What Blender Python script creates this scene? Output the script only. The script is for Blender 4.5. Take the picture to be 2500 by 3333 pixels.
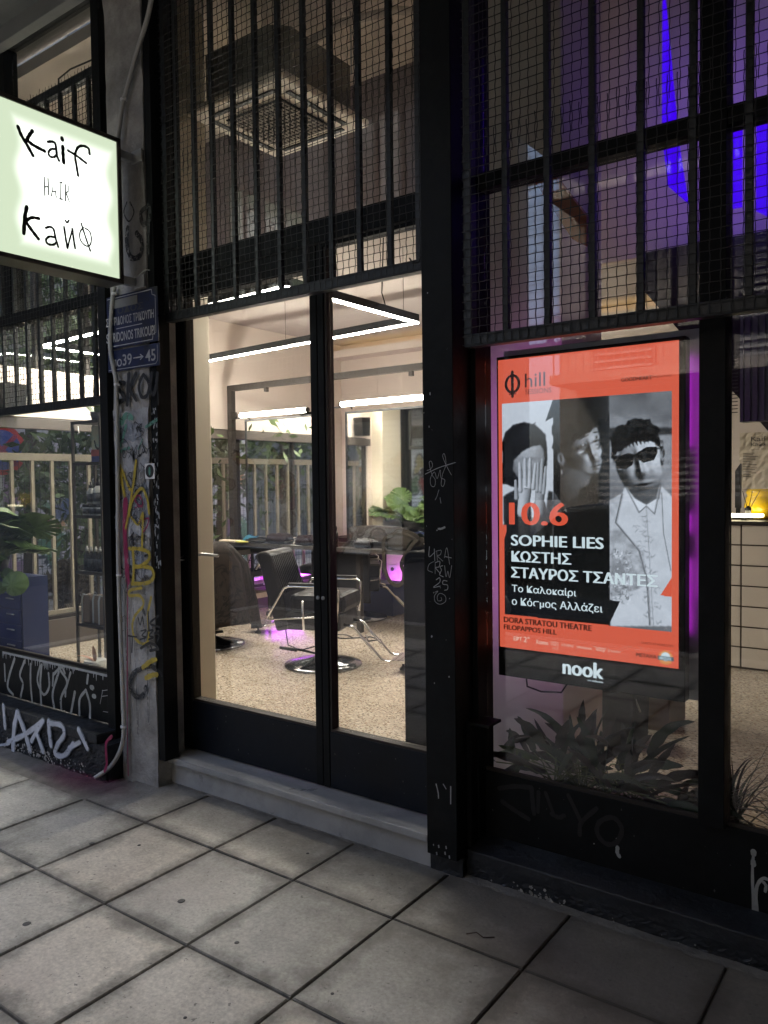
import bpy, bmesh, math, random
import numpy as np
from mathutils import Vector, Matrix
random.seed(7); RNG = np.random.default_rng(11)
PI = math.pi; R = math.radians
for o in list(bpy.data.objects): bpy.data.objects.remove(o)
SC = bpy.context.scene
COL = SC.collection

# ------------------------------------------------------------------ camera
yaw, pitch, roll = -6.31663717e-01, -3.71582433e-02, -1.23936539e-02
fw = Vector((math.sin(yaw)*math.cos(pitch), math.cos(yaw)*math.cos(pitch), math.sin(pitch)))
rt = fw.cross(Vector((0, 0, 1))).normalized(); up = rt.cross(fw)
r2 = rt*math.cos(roll) + up*math.sin(roll); u2 = -rt*math.sin(roll) + up*math.cos(roll)
cam_d = bpy.data.cameras.new('camera'); cam = bpy.data.objects.new('camera', cam_d); COL.objects.link(cam)
mw = Matrix.Identity(4)
for i in range(3):
    mw[i][0] = r2[i]; mw[i][1] = u2[i]; mw[i][2] = -fw[i]
mw[2][3] = 1.6
cam.matrix_world = mw
cam_d.sensor_fit = 'VERTICAL'; cam_d.sensor_height = 36.0; cam_d.lens = 36.0*2567.37/3333.0
cam_d.clip_start = 0.05; cam_d.clip_end = 300
SC.camera = cam

# ------------------------------------------------------------------ world, sun, exposure
W = bpy.data.worlds.new('World'); SC.world = W; W.use_nodes = True
wn = W.node_tree.nodes; wl = W.node_tree.links
bg = wn['Background']; sky = wn.new('ShaderNodeTexSky'); sky.sky_type = 'NISHITA'; sky.sun_disc = False
SUN_EL, SUN_AZ = R(45), R(320)
sky.sun_elevation = SUN_EL; sky.sun_rotation = SUN_AZ
sky.air_density = .7; sky.dust_density = 7.0; sky.ozone_density = 1.2
wl.new(sky.outputs[0], bg.inputs[0]); bg.inputs[1].default_value = 0.15
sd = bpy.data.lights.new('sun', 'SUN'); so = bpy.data.objects.new('sun', sd); COL.objects.link(so)
sd.energy = 0.9; sd.angle = R(20); sd.color = (1.0, 0.95, 0.86)
sv = Vector((math.sin(SUN_AZ)*math.cos(SUN_EL), math.cos(SUN_AZ)*math.cos(SUN_EL), math.sin(SUN_EL)))
so.rotation_euler = sv.to_track_quat('Z', 'Y').to_euler()
vs = SC.view_settings
SC.display_settings.display_device = 'sRGB'
vs.view_transform = 'Standard'; vs.look = 'None'; EXPO = 3.2; vs.exposure = EXPO; KE = 2**(1-EXPO); vs.gamma = 1.0; vs.use_curve_mapping = False
SC.cycles.max_bounces = 9; SC.cycles.transparent_max_bounces = 24; SC.cycles.glossy_bounces = 4
SC.cycles.diffuse_bounces = 4; SC.cycles.sample_clamp_indirect = 6.0; SC.cycles.caustics_reflective = False; SC.cycles.caustics_refractive = False
SC.cycles.use_denoising = True

# ------------------------------------------------------------------ materials
def s(r, g, b):
    f = lambda c: (c/255/12.92) if c <= 10 else ((c/255+0.055)/1.055)**2.4
    return (f(r), f(g), f(b), 1)
def lin(r, g=None, b=None):
    if g is None: g = b = r
    return (r, g, b, 1)
def newmat(name):
    m = bpy.data.materials.new(name); m.use_nodes = True
    nt = m.node_tree; p = nt.nodes['Principled BSDF']
    return m, nt, p
def pm(name, col, rough=0.6, metal=0.0, var=0.15, scale=6.0, bump=0.0, bscale=60.0, spec=0.5, dark=None, dscale=3.0, dlo=0.5, dhi=0.7, wear=None, wscale=70, amax=1.0):
    """painted or solid surface: base colour with two scales of mottling, optional second colour in patches"""
    m, nt, p = newmat(name); N = nt.nodes.new; L = nt.links.new
    tc = N('ShaderNodeTexCoord'); n1 = N('ShaderNodeTexNoise'); n1.inputs['Scale'].default_value = scale; n1.inputs['Detail'].default_value = 8; n1.inputs['Roughness'].default_value = 0.65
    L(tc.outputs['Object'], n1.inputs['Vector'])
    mr = N('ShaderNodeMapRange'); mr.inputs['From Min'].default_value = 0.3; mr.inputs['From Max'].default_value = 0.7
    mr.inputs['To Min'].default_value = 1-var; mr.inputs['To Max'].default_value = 1+var
    L(n1.outputs['Fac'], mr.inputs['Value'])
    mx = N('ShaderNodeMix'); mx.data_type = 'RGBA'; mx.blend_type = 'MULTIPLY'; mx.inputs['Factor'].default_value = 1
    base = N('ShaderNodeRGB'); base.outputs[0].default_value = col
    src = base.outputs[0]
    if dark is not None:
        n2 = N('ShaderNodeTexNoise'); n2.inputs['Scale'].default_value = dscale; n2.inputs['Detail'].default_value = 10; n2.inputs['Roughness'].default_value = 0.7
        L(tc.outputs['Object'], n2.inputs['Vector'])
        m2 = N('ShaderNodeMapRange'); m2.inputs['From Min'].default_value = dlo; m2.inputs['From Max'].default_value = dhi
        L(n2.outputs['Fac'], m2.inputs['Value'])
        mm = N('ShaderNodeMix'); mm.data_type = 'RGBA'; L(m2.outputs[0], mm.inputs['Factor']); L(src, mm.inputs[6]); mm.inputs[7].default_value = dark
        src = mm.outputs[2]
    L(src, mx.inputs[6]); L(mr.outputs[0], mx.inputs[7]); L(mx.outputs[2], p.inputs['Base Color'])
    p.inputs['Metallic'].default_value = metal; p.inputs['Specular IOR Level'].default_value = spec
    rr = N('ShaderNodeMapRange'); rr.inputs['From Min'].default_value = 0.3; rr.inputs['From Max'].default_value = 0.7
    rr.inputs['To Min'].default_value = max(0.02, rough-0.08*(rough > 0.15)); rr.inputs['To Max'].default_value = min(1, rough+0.08*(rough > 0.15)+0.02)
    L(n1.outputs['Fac'], rr.inputs['Value']); L(rr.outputs[0], p.inputs['Roughness'])
    if wear is not None:
        nw = N('ShaderNodeTexNoise'); nw.inputs['Scale'].default_value = wscale; nw.inputs['Detail'].default_value = 9; nw.inputs['Roughness'].default_value = .75; L(tc.outputs['Object'], nw.inputs['Vector'])
        mw_ = N('ShaderNodeMapRange'); mw_.inputs['From Min'].default_value = wear-.04; mw_.inputs['From Max'].default_value = wear+.06; mw_.inputs['To Max'].default_value = amax
        L(nw.outputs['Fac'], mw_.inputs['Value']); L(mw_.outputs[0], p.inputs['Alpha'])
    if bump:
        n3 = N('ShaderNodeTexNoise'); n3.inputs['Scale'].default_value = bscale; n3.inputs['Detail'].default_value = 8
        L(tc.outputs['Object'], n3.inputs['Vector'])
        b = N('ShaderNodeBump'); b.inputs['Strength'].default_value = bump; b.inputs['Distance'].default_value = 0.01
        L(n3.outputs['Fac'], b.inputs['Height']); L(b.outputs[0], p.inputs['Normal'])
    return m
def em(name, col, strength):
    m, nt, p = newmat(name)
    p.inputs['Base Color'].default_value = (0.02, 0.02, 0.02, 1); p.inputs['Emission Color'].default_value = col; p.inputs['Emission Strength'].default_value = strength*KE
    p.inputs['Roughness'].default_value = 0.5
    return m
def glassmat(name, tint=(0.93, 0.95, 0.94, 1), dirt=0.02):
    m = bpy.data.materials.new(name); m.use_nodes = True; nt = m.node_tree; nt.nodes.clear(); N = nt.nodes.new; L = nt.links.new
    out = N('ShaderNodeOutputMaterial'); tr = N('ShaderNodeBsdfTransparent'); tr.inputs[0].default_value = tint
    gl = N('ShaderNodeBsdfGlossy'); gl.inputs['Roughness'].default_value = 0.0; gl.inputs[0].default_value = (1, 1, 1, 1)
    fr = N('ShaderNodeFresnel'); gm = N('ShaderNodeNewGeometry'); io = N('ShaderNodeMapRange'); io.inputs['To Min'].default_value = 1.5; io.inputs['To Max'].default_value = 1/1.5; L(gm.outputs['Backfacing'], io.inputs['Value']); L(io.outputs[0], fr.inputs[0])
    mx = N('ShaderNodeMixShader'); L(fr.outputs[0], mx.inputs[0]); L(tr.outputs[0], mx.inputs[1]); L(gl.outputs[0], mx.inputs[2])
    df = N('ShaderNodeBsdfDiffuse'); df.inputs[0].default_value = (0.6, 0.58, 0.55, 1)
    tc = N('ShaderNodeTexCoord'); n = N('ShaderNodeTexNoise'); n.inputs['Scale'].default_value = 2.5; n.inputs['Detail'].default_value = 10; n.inputs['Roughness'].default_value = 0.75
    L(tc.outputs['Object'], n.inputs['Vector'])
    mr = N('ShaderNodeMapRange'); mr.inputs['From Min'].default_value = 0.45; mr.inputs['From Max'].default_value = 0.75; mr.inputs['To Min'].default_value = 0.0; mr.inputs['To Max'].default_value = dirt*1.2
    L(n.outputs['Fac'], mr.inputs['Value'])
    m2 = N('ShaderNodeMixShader'); L(mr.outputs[0], m2.inputs[0]); L(mx.outputs[0], m2.inputs[1]); L(df.outputs[0], m2.inputs[2]); L(m2.outputs[0], out.inputs[0])
    return m

M = {}
M['steel'] = pm('black_painted_steel', lin(.007, .0078, .008), .5, 0, .4, 9, .2, 25, .14, dark=lin(.012, .012, .012), dscale=6, dlo=.55, dhi=.72)
M['steel_d'] = pm('matt_black_steel', lin(.006, .0065, .007), .5, 0, .3, 9, .1, 40)
M['grille'] = pm('grille_steel', lin(.015, .019, .020), .42, .0, .4, 14, .3, 60, dark=lin(.05, .045, .04), dscale=18, dlo=.62, dhi=.75)
M['navy'] = pm('dark_navy_door_paint', lin(.004, .006, .010), .42, 0, .35, 5, .15, 30, .25)
M['conc'] = pm('pillar_concrete', lin(.36, .35, .325), .75, 0, .35, 5, .5, 70, dark=lin(.18, .17, .15), dscale=2.2, dlo=.42, dhi=.68)
M['conc_skim'] = pm('poster_remnant_grey', lin(.44, .445, .45), .8, 0, .3, 22, .6, 45, dark=lin(.22, .22, .22), dscale=11, dlo=.45, dhi=.6)
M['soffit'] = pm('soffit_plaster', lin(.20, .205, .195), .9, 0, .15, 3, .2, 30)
M['marble'] = pm('grey_marble', lin(.33, .335, .325), .32, 0, .14, 3.5, .1, 80, dark=lin(.20, .21, .21), dscale=3, dlo=.5, dhi=.72)
M['plinth'] = pm('black_painted_render', lin(.012, .014, .017), .5, 0, .5, 8, 1.0, 22, dark=lin(.03, .035, .04), dscale=5)
M['plinth_chip'] = pm('bare_render_chips', lin(.35, .34, .31), .85, 0, .3, 30)
M['white_paint'] = pm('white_spray_paint', lin(.50, .53, .58), .6, 0, .25, 12, wear=.36, wscale=30, amax=.95)
M['white_soft'] = pm('thin_white_spray_paint', lin(.30, .33, .37), .6, 0, .3, 14, wear=.40, wscale=40, amax=.7)
M['grey_drip'] = pm('pale_grey_paint', lin(.34, .35, .33), .5, 0, .3, 12, wear=.36, wscale=35, amax=.9)
M['black_paint'] = pm('black_marker_paint', lin(.012, .012, .013), .5, 0, .3, 20, wear=.34, wscale=60)
M['sign_ink'] = pm('sign_lettering_ink', lin(.012), .5)
M['black_spray'] = pm('soft_black_spray', lin(.02, .02, .02), .7, 0, .3, 20, wear=.43, wscale=50, amax=.85)
M['ghost_black'] = pm('gloss_black_spray', lin(.0025, .0025, .003), .55, 0, .3, 20)
M['yellow_p'] = pm('yellow_paint', lin(.42, .31, .03), .55, 0, .3, 15, wear=.38, wscale=45, amax=.92)
M['green_p'] = pm('teal_paint', lin(.12, .30, .22), .6, 0, .25, 15, wear=.40, wscale=40, amax=.85)
M['pink_p'] = pm('crimson_paint', lin(.26, .015, .07), .5, 0, .25, 15, wear=.33, wscale=40, amax=.92)
M['scratch'] = pm('scratched_metal', lin(.34, .35, .35), .5, 0, .2, 30)
M['conduit'] = pm('grey_plastic_conduit', lin(.42, .42, .39), .5, 0, .1, 9)
M['white_pl'] = pm('white_plastic', lin(.7, .7, .68), .4, 0, .05, 9)
M['galv'] = pm('galvanised_bracket', lin(.42, .43, .43), .45, .6, .15, 9)
M['sign_frame'] = pm('bronze_aluminium', lin(.075, .07, .06), .4, .3, .1, 5)
M['enamel'] = pm('blue_enamel', lin(.007, .015, .062), .35, 0, .3, 9, dark=lin(.012, .014, .02), dscale=6, dlo=.5, dhi=.62)
M['enamel_w'] = pm('white_enamel', lin(.42, .43, .44), .4, 0, .3, 14, wear=.34, wscale=60)
M['enamel_fade'] = pm('faded_enamel_letters', lin(.07, .075, .08), .6, 0, .2, 14)
M['glass'] = glassmat('window_glass')
M['glass_t'] = glassmat('hazy_transom_glass', (.93, .94, .92, 1), .16)  # stronger pale veil than on the other panes
M['glass_c'] = glassmat('clear_door_glass', (.96, .96, .95, 1), .008)
M['wall'] = pm('warm_white_wall', lin(.70, .615, .545), .8, 0, .03, 2)
M['wall_cream'] = pm('cream_wall', lin(.66, .60, .48), .8, 0, .03, 2)
M['ceil'] = pm('ceiling_paint', lin(.48, .435, .395), .85, 0, .03, 2)
M['mauve'] = pm('mauve_beam_paint', lin(.20, .165, .185), .8, 0, .06, 2)
M['skirt'] = pm('brown_grey_skirting', lin(.09, .075, .065), .6, 0, .1, 4)
M['chrome'] = pm('chrome', lin(.75), .1, 1, .02, 4)
M['chrome_d'] = pm('dark_chrome', lin(.22, .22, .23), .12, 1, .03, 4)
M['leather'] = pm('black_vinyl', lin(.008, .007, .007), .42, 0, .2, 12, .15, 120, .22)
M['blackpl'] = pm('black_plastic', lin(.008), .45, 0, .1, 12, 0, 60, .25)
M['rubber'] = pm('grey_rubber', lin(.06), .6, 0, .1, 12)
M['counter'] = pm('dark_counter_top', lin(.04, .036, .032), .5, 0, .15, 9, 0, 60, .25)
M['frame_in'] = pm('taupe_metal_frame', lin(.035, .03, .026), .55, .0, .1, 8, 0, 60, .2)
M['mirror'] = pm('mirror_silver', lin(.86, .87, .86), .015, 1, 0, 3)
M['bagcloth'] = pm('olive_brown_canvas', lin(.034, .029, .022), .9, 0, .2, 20, .4, 150, .1)
M['capcloth'] = pm('plum_dark_cloth', lin(.016, .011, .013), .9, 0, .2, 20, .4, 150, .1)
M['tan_rail'] = pm('tan_rail_paint', lin(.42, .34, .27), .55, 0, .15, 8)
M['wire'] = pm('dark_wire', lin(.014, .014, .013), .6)
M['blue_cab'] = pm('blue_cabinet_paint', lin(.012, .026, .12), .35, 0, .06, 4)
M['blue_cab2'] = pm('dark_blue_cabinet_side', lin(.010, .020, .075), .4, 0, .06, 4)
M['leaf'] = pm('monstera_leaf', lin(.058, .105, .022), .45, 0, .35, 7, dark=lin(.085, .13, .03), dscale=4)
M['leaf_d'] = pm('dark_green_leaf', lin(.010, .024, .007), .55, 0, .3, 7)
M['leaf_red'] = pm('burgundy_leaf', lin(.026, .011, .011), .45, 0, .4, 7, dark=lin(.03, .04, .014), dscale=5)
M['stem'] = pm('plant_stem', lin(.10, .12, .04), .6)
M['tree_leaf'] = pm('street_tree_leaf', lin(.06, .10, .028), .6, 0, .5, 1.5, dark=lin(.11, .15, .04), dscale=2)
M['bark'] = pm('bark', lin(.08, .06, .045), .9, 0, .3, 8, .8, 20)
M['terracotta'] = pm('pot_dark', lin(.05, .045, .04), .7)
M['shelf'] = pm('bronze_shelf_metal', lin(.045, .038, .03), .4, .2, .1, 8)
M['bot_black'] = pm('black_bottle', lin(.01), .25)
M['bot_white'] = pm('clear_white_bottle', lin(.45, .45, .42), .3)
M['jar_label'] = pm('dark_label', lin(.03, .032, .035), .5)
M['tile_w'] = pm('cream_glazed_tile', lin(.62, .55, .47), .18, 0, .04, 3)
M['grout'] = pm('dark_grout', lin(.06, .045, .035), .9)
M['paper'] = pm('crumpled_paper', lin(.62, .54, .42), .9, 0, .1, 9, .8, 14)
M['ink'] = pm('printed_ink', lin(.06, .055, .05), .8)
M['yellow_v'] = pm('yellow_glass', lin(.75, .48, .01), .25)
M['carton'] = pm('brown_carton', lin(.16, .11, .075), .85)
M['orange'] = pm('rust_orange_reflection', lin(.34, .085, .03), .6, 0, .2, 4)
M['stair_blk'] = pm('stair_black', lin(.006, .0065, .007), .7)
M['bluegrey'] = pm('blue_grey_ribbed_metal', lin(.09, .11, .125), .5, 0, .12, 20)
M['sheet'] = pm('pale_translucent_sheet', lin(.42, .42, .45), .4, 0, .05, 5)
M['asphalt'] = pm('asphalt', lin(.06, .06, .062), .9, 0, .3, 14, .6, 90)
M['bldg'] = pm('beige_street_render', lin(.17, .155, .135), .9, 0, .2, .8)
M['bldg2'] = pm('grey_street_render', lin(.15, .15, .147), .9, 0, .12, .8)
M['shutter'] = pm('dark_shutters', lin(.03, .032, .034), .6)
M['shutw'] = pm('grey_roller_shutter', lin(.035, .036, .038), .6)
M['balc'] = pm('balcony_rail', lin(.10, .10, .10), .5)
M['joint'] = pm('pavement_joint', lin(.16, .15, .13), .95, 0, .4, 9, .6, 60)
M['chrome_rail'] = pm('brushed_handle', lin(.5), .3, 1)
M['led'] = em('led_white', (1.0, .93, .82, 1), 92)
M['tube'] = em('tube_white', (1.0, .93, .82, 1), 40)
M['neon'] = em('magenta_neon', (.62, .06, 1.0, 1), 10)
M['neon_p'] = em('magenta_strip', (.72, .03, .85, 1), 2.2)
M['neon_b'] = em('blue_led_panel', (.06, .0, 1.0, 1), .5)
M['warm'] = em('warm_cove_strip', (1.0, .66, .25, 1), 2.5)
M['lamp_w'] = em('warm_desk_lamp', (1.0, .85, .55, 1), 6)

def terrazzo():
    m, nt, p = newmat('terrazzo'); N = nt.nodes.new; L = nt.links.new
    tc = N('ShaderNodeTexCoord'); src = None
    base = N('ShaderNodeTexNoise'); base.inputs['Scale'].default_value = 3; base.inputs['Detail'].default_value = 6; L(tc.outputs['Object'], base.inputs['Vector'])
    cr = N('ShaderNodeValToRGB'); cr.color_ramp.elements[0].color = lin(.39, .325, .25); cr.color_ramp.elements[1].color = lin(.51, .44, .35); L(base.outputs['Fac'], cr.inputs[0]); src = cr.outputs[0]
    for sc, col, lo, hi, rnd in ((28, lin(.60, .52, .41), .34, .42, 1), (42, lin(.20, .15, .10), .30, .38, 1), (54, lin(.07, .052, .042), .28, .36, 1), (36, lin(.28, .16, .09), .22, .30, 1)):
        mp = N('ShaderNodeMapping'); mp.inputs['Location'].default_value = (sc*.37, sc*.11, 0); mp.inputs['Scale'].default_value = (1, 1.7, 1); mp.inputs['Rotation'].default_value = (0, 0, sc)
        L(tc.outputs['Object'], mp.inputs[0])
        dn = N('ShaderNodeTexNoise'); dn.inputs['Scale'].default_value = sc*1.2; L(mp.outputs[0], dn.inputs['Vector'])
        ad = N('ShaderNodeMix'); ad.data_type = 'RGBA'; ad.blend_type = 'LINEAR_LIGHT'; ad.inputs['Factor'].default_value = .012; L(mp.outputs[0], ad.inputs[6]); L(dn.outputs['Color'], ad.inputs[7])
        v = N('ShaderNodeTexVoronoi'); v.inputs['Scale'].default_value = sc; L(ad.outputs[2], v.inputs['Vector'])
        mr = N('ShaderNodeMapRange'); mr.inputs['From Min'].default_value = hi; mr.inputs['From Max'].default_value = lo; L(v.outputs['Distance'], mr.inputs['Value'])
        sp = N('ShaderNodeSeparateColor'); L(v.outputs['Color'], sp.inputs[0])
        gt = N('ShaderNodeMath'); gt.operation = 'GREATER_THAN'; gt.inputs[1].default_value = .45; L(sp.outputs[0], gt.inputs[0])
        mu = N('ShaderNodeMath'); mu.operation = 'MULTIPLY'; L(mr.outputs[0], mu.inputs[0]); L(gt.outputs[0], mu.inputs[1])
        mx = N('ShaderNodeMix'); mx.data_type = 'RGBA'; L(mu.outputs[0], mx.inputs['Factor']); L(src, mx.inputs[6]); mx.inputs[7].default_value = col; src = mx.outputs[2]
    L(src, p.inputs['Base Color']); p.inputs['Roughness'].default_value = .16; p.inputs['Specular IOR Level'].default_value = .5
    return m
M['terrazzo'] = terrazzo()

def pavemat():
    """worn cement tile: per-object tone, grime towards its own edges (wear), speckles and stains"""
    m, nt, p = newmat('worn_cement_tile'); N = nt.nodes.new; L = nt.links.new
    tc = N('ShaderNodeTexCoord'); gm = N('ShaderNodeNewGeometry'); oi = N('ShaderNodeObjectInfo')
    def noise(sc, det, src, rough=.6):
        n = N('ShaderNodeTexNoise'); n.inputs['Scale'].default_value = sc; n.inputs['Detail'].default_value = det; n.inputs['Roughness'].default_value = rough; L(src, n.inputs['Vector']); return n
    def mr(v, a, b, c, d):
        r = N('ShaderNodeMapRange'); r.inputs['From Min'].default_value = a; r.inputs['From Max'].default_value = b; r.inputs['To Min'].default_value = c; r.inputs['To Max'].default_value = d; L(v, r.inputs['Value']); return r.outputs[0]
    def mix(f, a, b, bl='MIX'):
        x = N('ShaderNodeMix'); x.data_type = 'RGBA'; x.blend_type = bl
        if isinstance(f, float): x.inputs['Factor'].default_value = f
        else: L(f, x.inputs['Factor'])
        for i, q in ((6, a), (7, b)):
            if isinstance(q, tuple): x.inputs[i].default_value = q
            else: L(q, x.inputs[i])
        return x.outputs[2]
    P = gm.outputs['Position']
    big = noise(1.1, 8, P); mid = noise(6, 10, P, .7); fine = noise(70, 6, P, .7); speck = noise(38, 3, P)
    c = mix(mr(big.outputs['Fac'], .35, .65, 0, 1), lin(.50, .48, .415), lin(.62, .60, .535))
    c = mix(mr(mid.outputs['Fac'], .46, .72, 0, .5), c, lin(.26, .245, .21))
    st2 = noise(2.4, 9, P, .75); c = mix(mr(st2.outputs['Fac'], .52, .74, 0, .6), c, lin(.20, .19, .165))
    hue = mix(oi.outputs['Random'], lin(.80, .82, .83), lin(1.06, 1.02, .97)); c = mix(1.0, c, hue, 'MULTIPLY')
    c = mix(mr(fine.outputs['Fac'], .3, .7, .8, 1.18), lin(0, 0, 0), c) if False else c
    fv = N('ShaderNodeCombineColor'); f1 = mr(fine.outputs['Fac'], .3, .7, .72, 1.22)
    for i in range(3): L(f1, fv.inputs[i])
    c = mix(1.0, c, fv.outputs[0], 'MULTIPLY')
    c = mix(mr(speck.outputs['Fac'], .66, .70, 0, .75), c, lin(.10, .093, .085))
    bl = noise(13, 9, P, .8); c = mix(mr(bl.outputs['Fac'], .54, .62, 0, .22), c, lin(.24, .225, .20)); bl2 = noise(21, 7, P, .8); c = mix(mr(bl2.outputs['Fac'], .60, .66, 0, .45), c, lin(.56, .545, .51)); pk = noise(1.7, 4, P); c = mix(mr(pk.outputs['Fac'], .5, .68, 0, .35), c, lin(.42, .36, .32))
    # grime at the tile's edges from object coordinates (tile is built centred on its origin, half size about .25 x .27)
    sx = N('ShaderNodeSeparateXYZ'); L(tc.outputs['Object'], sx.inputs[0])
    def ab(o, k):
        a = N('ShaderNodeMath'); a.operation = 'ABSOLUTE'; L(o, a.inputs[0]); d = N('ShaderNodeMath'); d.operation = 'DIVIDE'; d.inputs[1].default_value = k; L(a.outputs[0], d.inputs[0]); return d.outputs[0]
    mxm = N('ShaderNodeMath'); mxm.operation = 'MAXIMUM'; L(ab(sx.outputs[0], .245), mxm.inputs[0]); L(ab(sx.outputs[1], .27), mxm.inputs[1])
    ad = N('ShaderNodeMath'); ad.operation = 'ADD'; L(mxm.outputs[0], ad.inputs[0]); L(mr(mid.outputs['Fac'], .3, .7, -.16, .16), ad.inputs[1])
    c = mix(mr(ad.outputs[0], .72, 1.0, 0, .8), c, lin(.105, .10, .088))
    # trodden-in dirt where the walls meet the pavement; darkening towards +X also paints in the light's fall-off
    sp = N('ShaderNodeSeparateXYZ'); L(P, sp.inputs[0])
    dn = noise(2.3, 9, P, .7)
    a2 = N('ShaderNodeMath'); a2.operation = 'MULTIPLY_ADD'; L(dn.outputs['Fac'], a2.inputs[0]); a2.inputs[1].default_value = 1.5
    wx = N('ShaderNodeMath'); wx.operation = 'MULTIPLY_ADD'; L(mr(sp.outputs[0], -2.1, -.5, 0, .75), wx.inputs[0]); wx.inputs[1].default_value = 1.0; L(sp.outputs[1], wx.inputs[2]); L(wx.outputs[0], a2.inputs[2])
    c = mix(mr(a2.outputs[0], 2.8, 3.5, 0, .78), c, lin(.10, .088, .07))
    L(c, p.inputs['Base Color']); p.inputs['Roughness'].default_value = .55
    b = N('ShaderNodeBump'); b.inputs['Strength'].default_value = .6; b.inputs['Distance'].default_value = .004; L(fine.outputs['Fac'], b.inputs['Height']); L(b.outputs[0], p.inputs['Normal'])
    return m
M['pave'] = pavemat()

def signmat():
    m, nt, p = newmat('backlit_acrylic'); N = nt.nodes.new; L = nt.links.new
    tc = N('ShaderNodeTexCoord'); sx = N('ShaderNodeSeparateXYZ'); L(tc.outputs['Object'], sx.inputs[0])
    def mth(op, a, b=None):
        q = N('ShaderNodeMath'); q.operation = op
        for i, v in enumerate((a, b)):
            if v is None: continue
            if isinstance(v, (int, float)): q.inputs[i].default_value = v
            else: L(v, q.inputs[i])
        return q.outputs[0]
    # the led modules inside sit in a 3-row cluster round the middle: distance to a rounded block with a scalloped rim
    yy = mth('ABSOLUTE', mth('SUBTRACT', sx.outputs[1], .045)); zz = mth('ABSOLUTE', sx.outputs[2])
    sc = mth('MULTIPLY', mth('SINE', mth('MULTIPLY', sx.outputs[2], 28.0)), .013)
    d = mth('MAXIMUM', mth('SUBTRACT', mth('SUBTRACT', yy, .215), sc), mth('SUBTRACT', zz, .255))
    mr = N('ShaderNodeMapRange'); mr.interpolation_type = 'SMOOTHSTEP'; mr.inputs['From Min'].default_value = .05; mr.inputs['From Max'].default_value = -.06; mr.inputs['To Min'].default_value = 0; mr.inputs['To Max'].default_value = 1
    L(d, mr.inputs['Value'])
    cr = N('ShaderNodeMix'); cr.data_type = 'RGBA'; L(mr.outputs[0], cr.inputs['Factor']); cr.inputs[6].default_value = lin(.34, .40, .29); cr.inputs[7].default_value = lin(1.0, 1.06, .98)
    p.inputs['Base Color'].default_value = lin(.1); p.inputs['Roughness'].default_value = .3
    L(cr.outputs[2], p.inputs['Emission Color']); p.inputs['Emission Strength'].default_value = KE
    return m
M['sign'] = signmat()

def vcolmat(name, emis=0.0, rough=.6):
    m, nt, p = newmat(name); a = nt.nodes.new('ShaderNodeAttribute'); a.attribute_name = 'Col'
    if emis:
        p.inputs['Base Color'].default_value = lin(.01); nt.links.new(a.outputs[0], p.inputs['Emission Color']); p.inputs['Emission Strength'].default_value = emis*KE
        p.inputs['Roughness'].default_value = .25
    else:
        nt.links.new(a.outputs[0], p.inputs['Base Color']); p.inputs['Roughness'].default_value = rough
    return m

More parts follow.
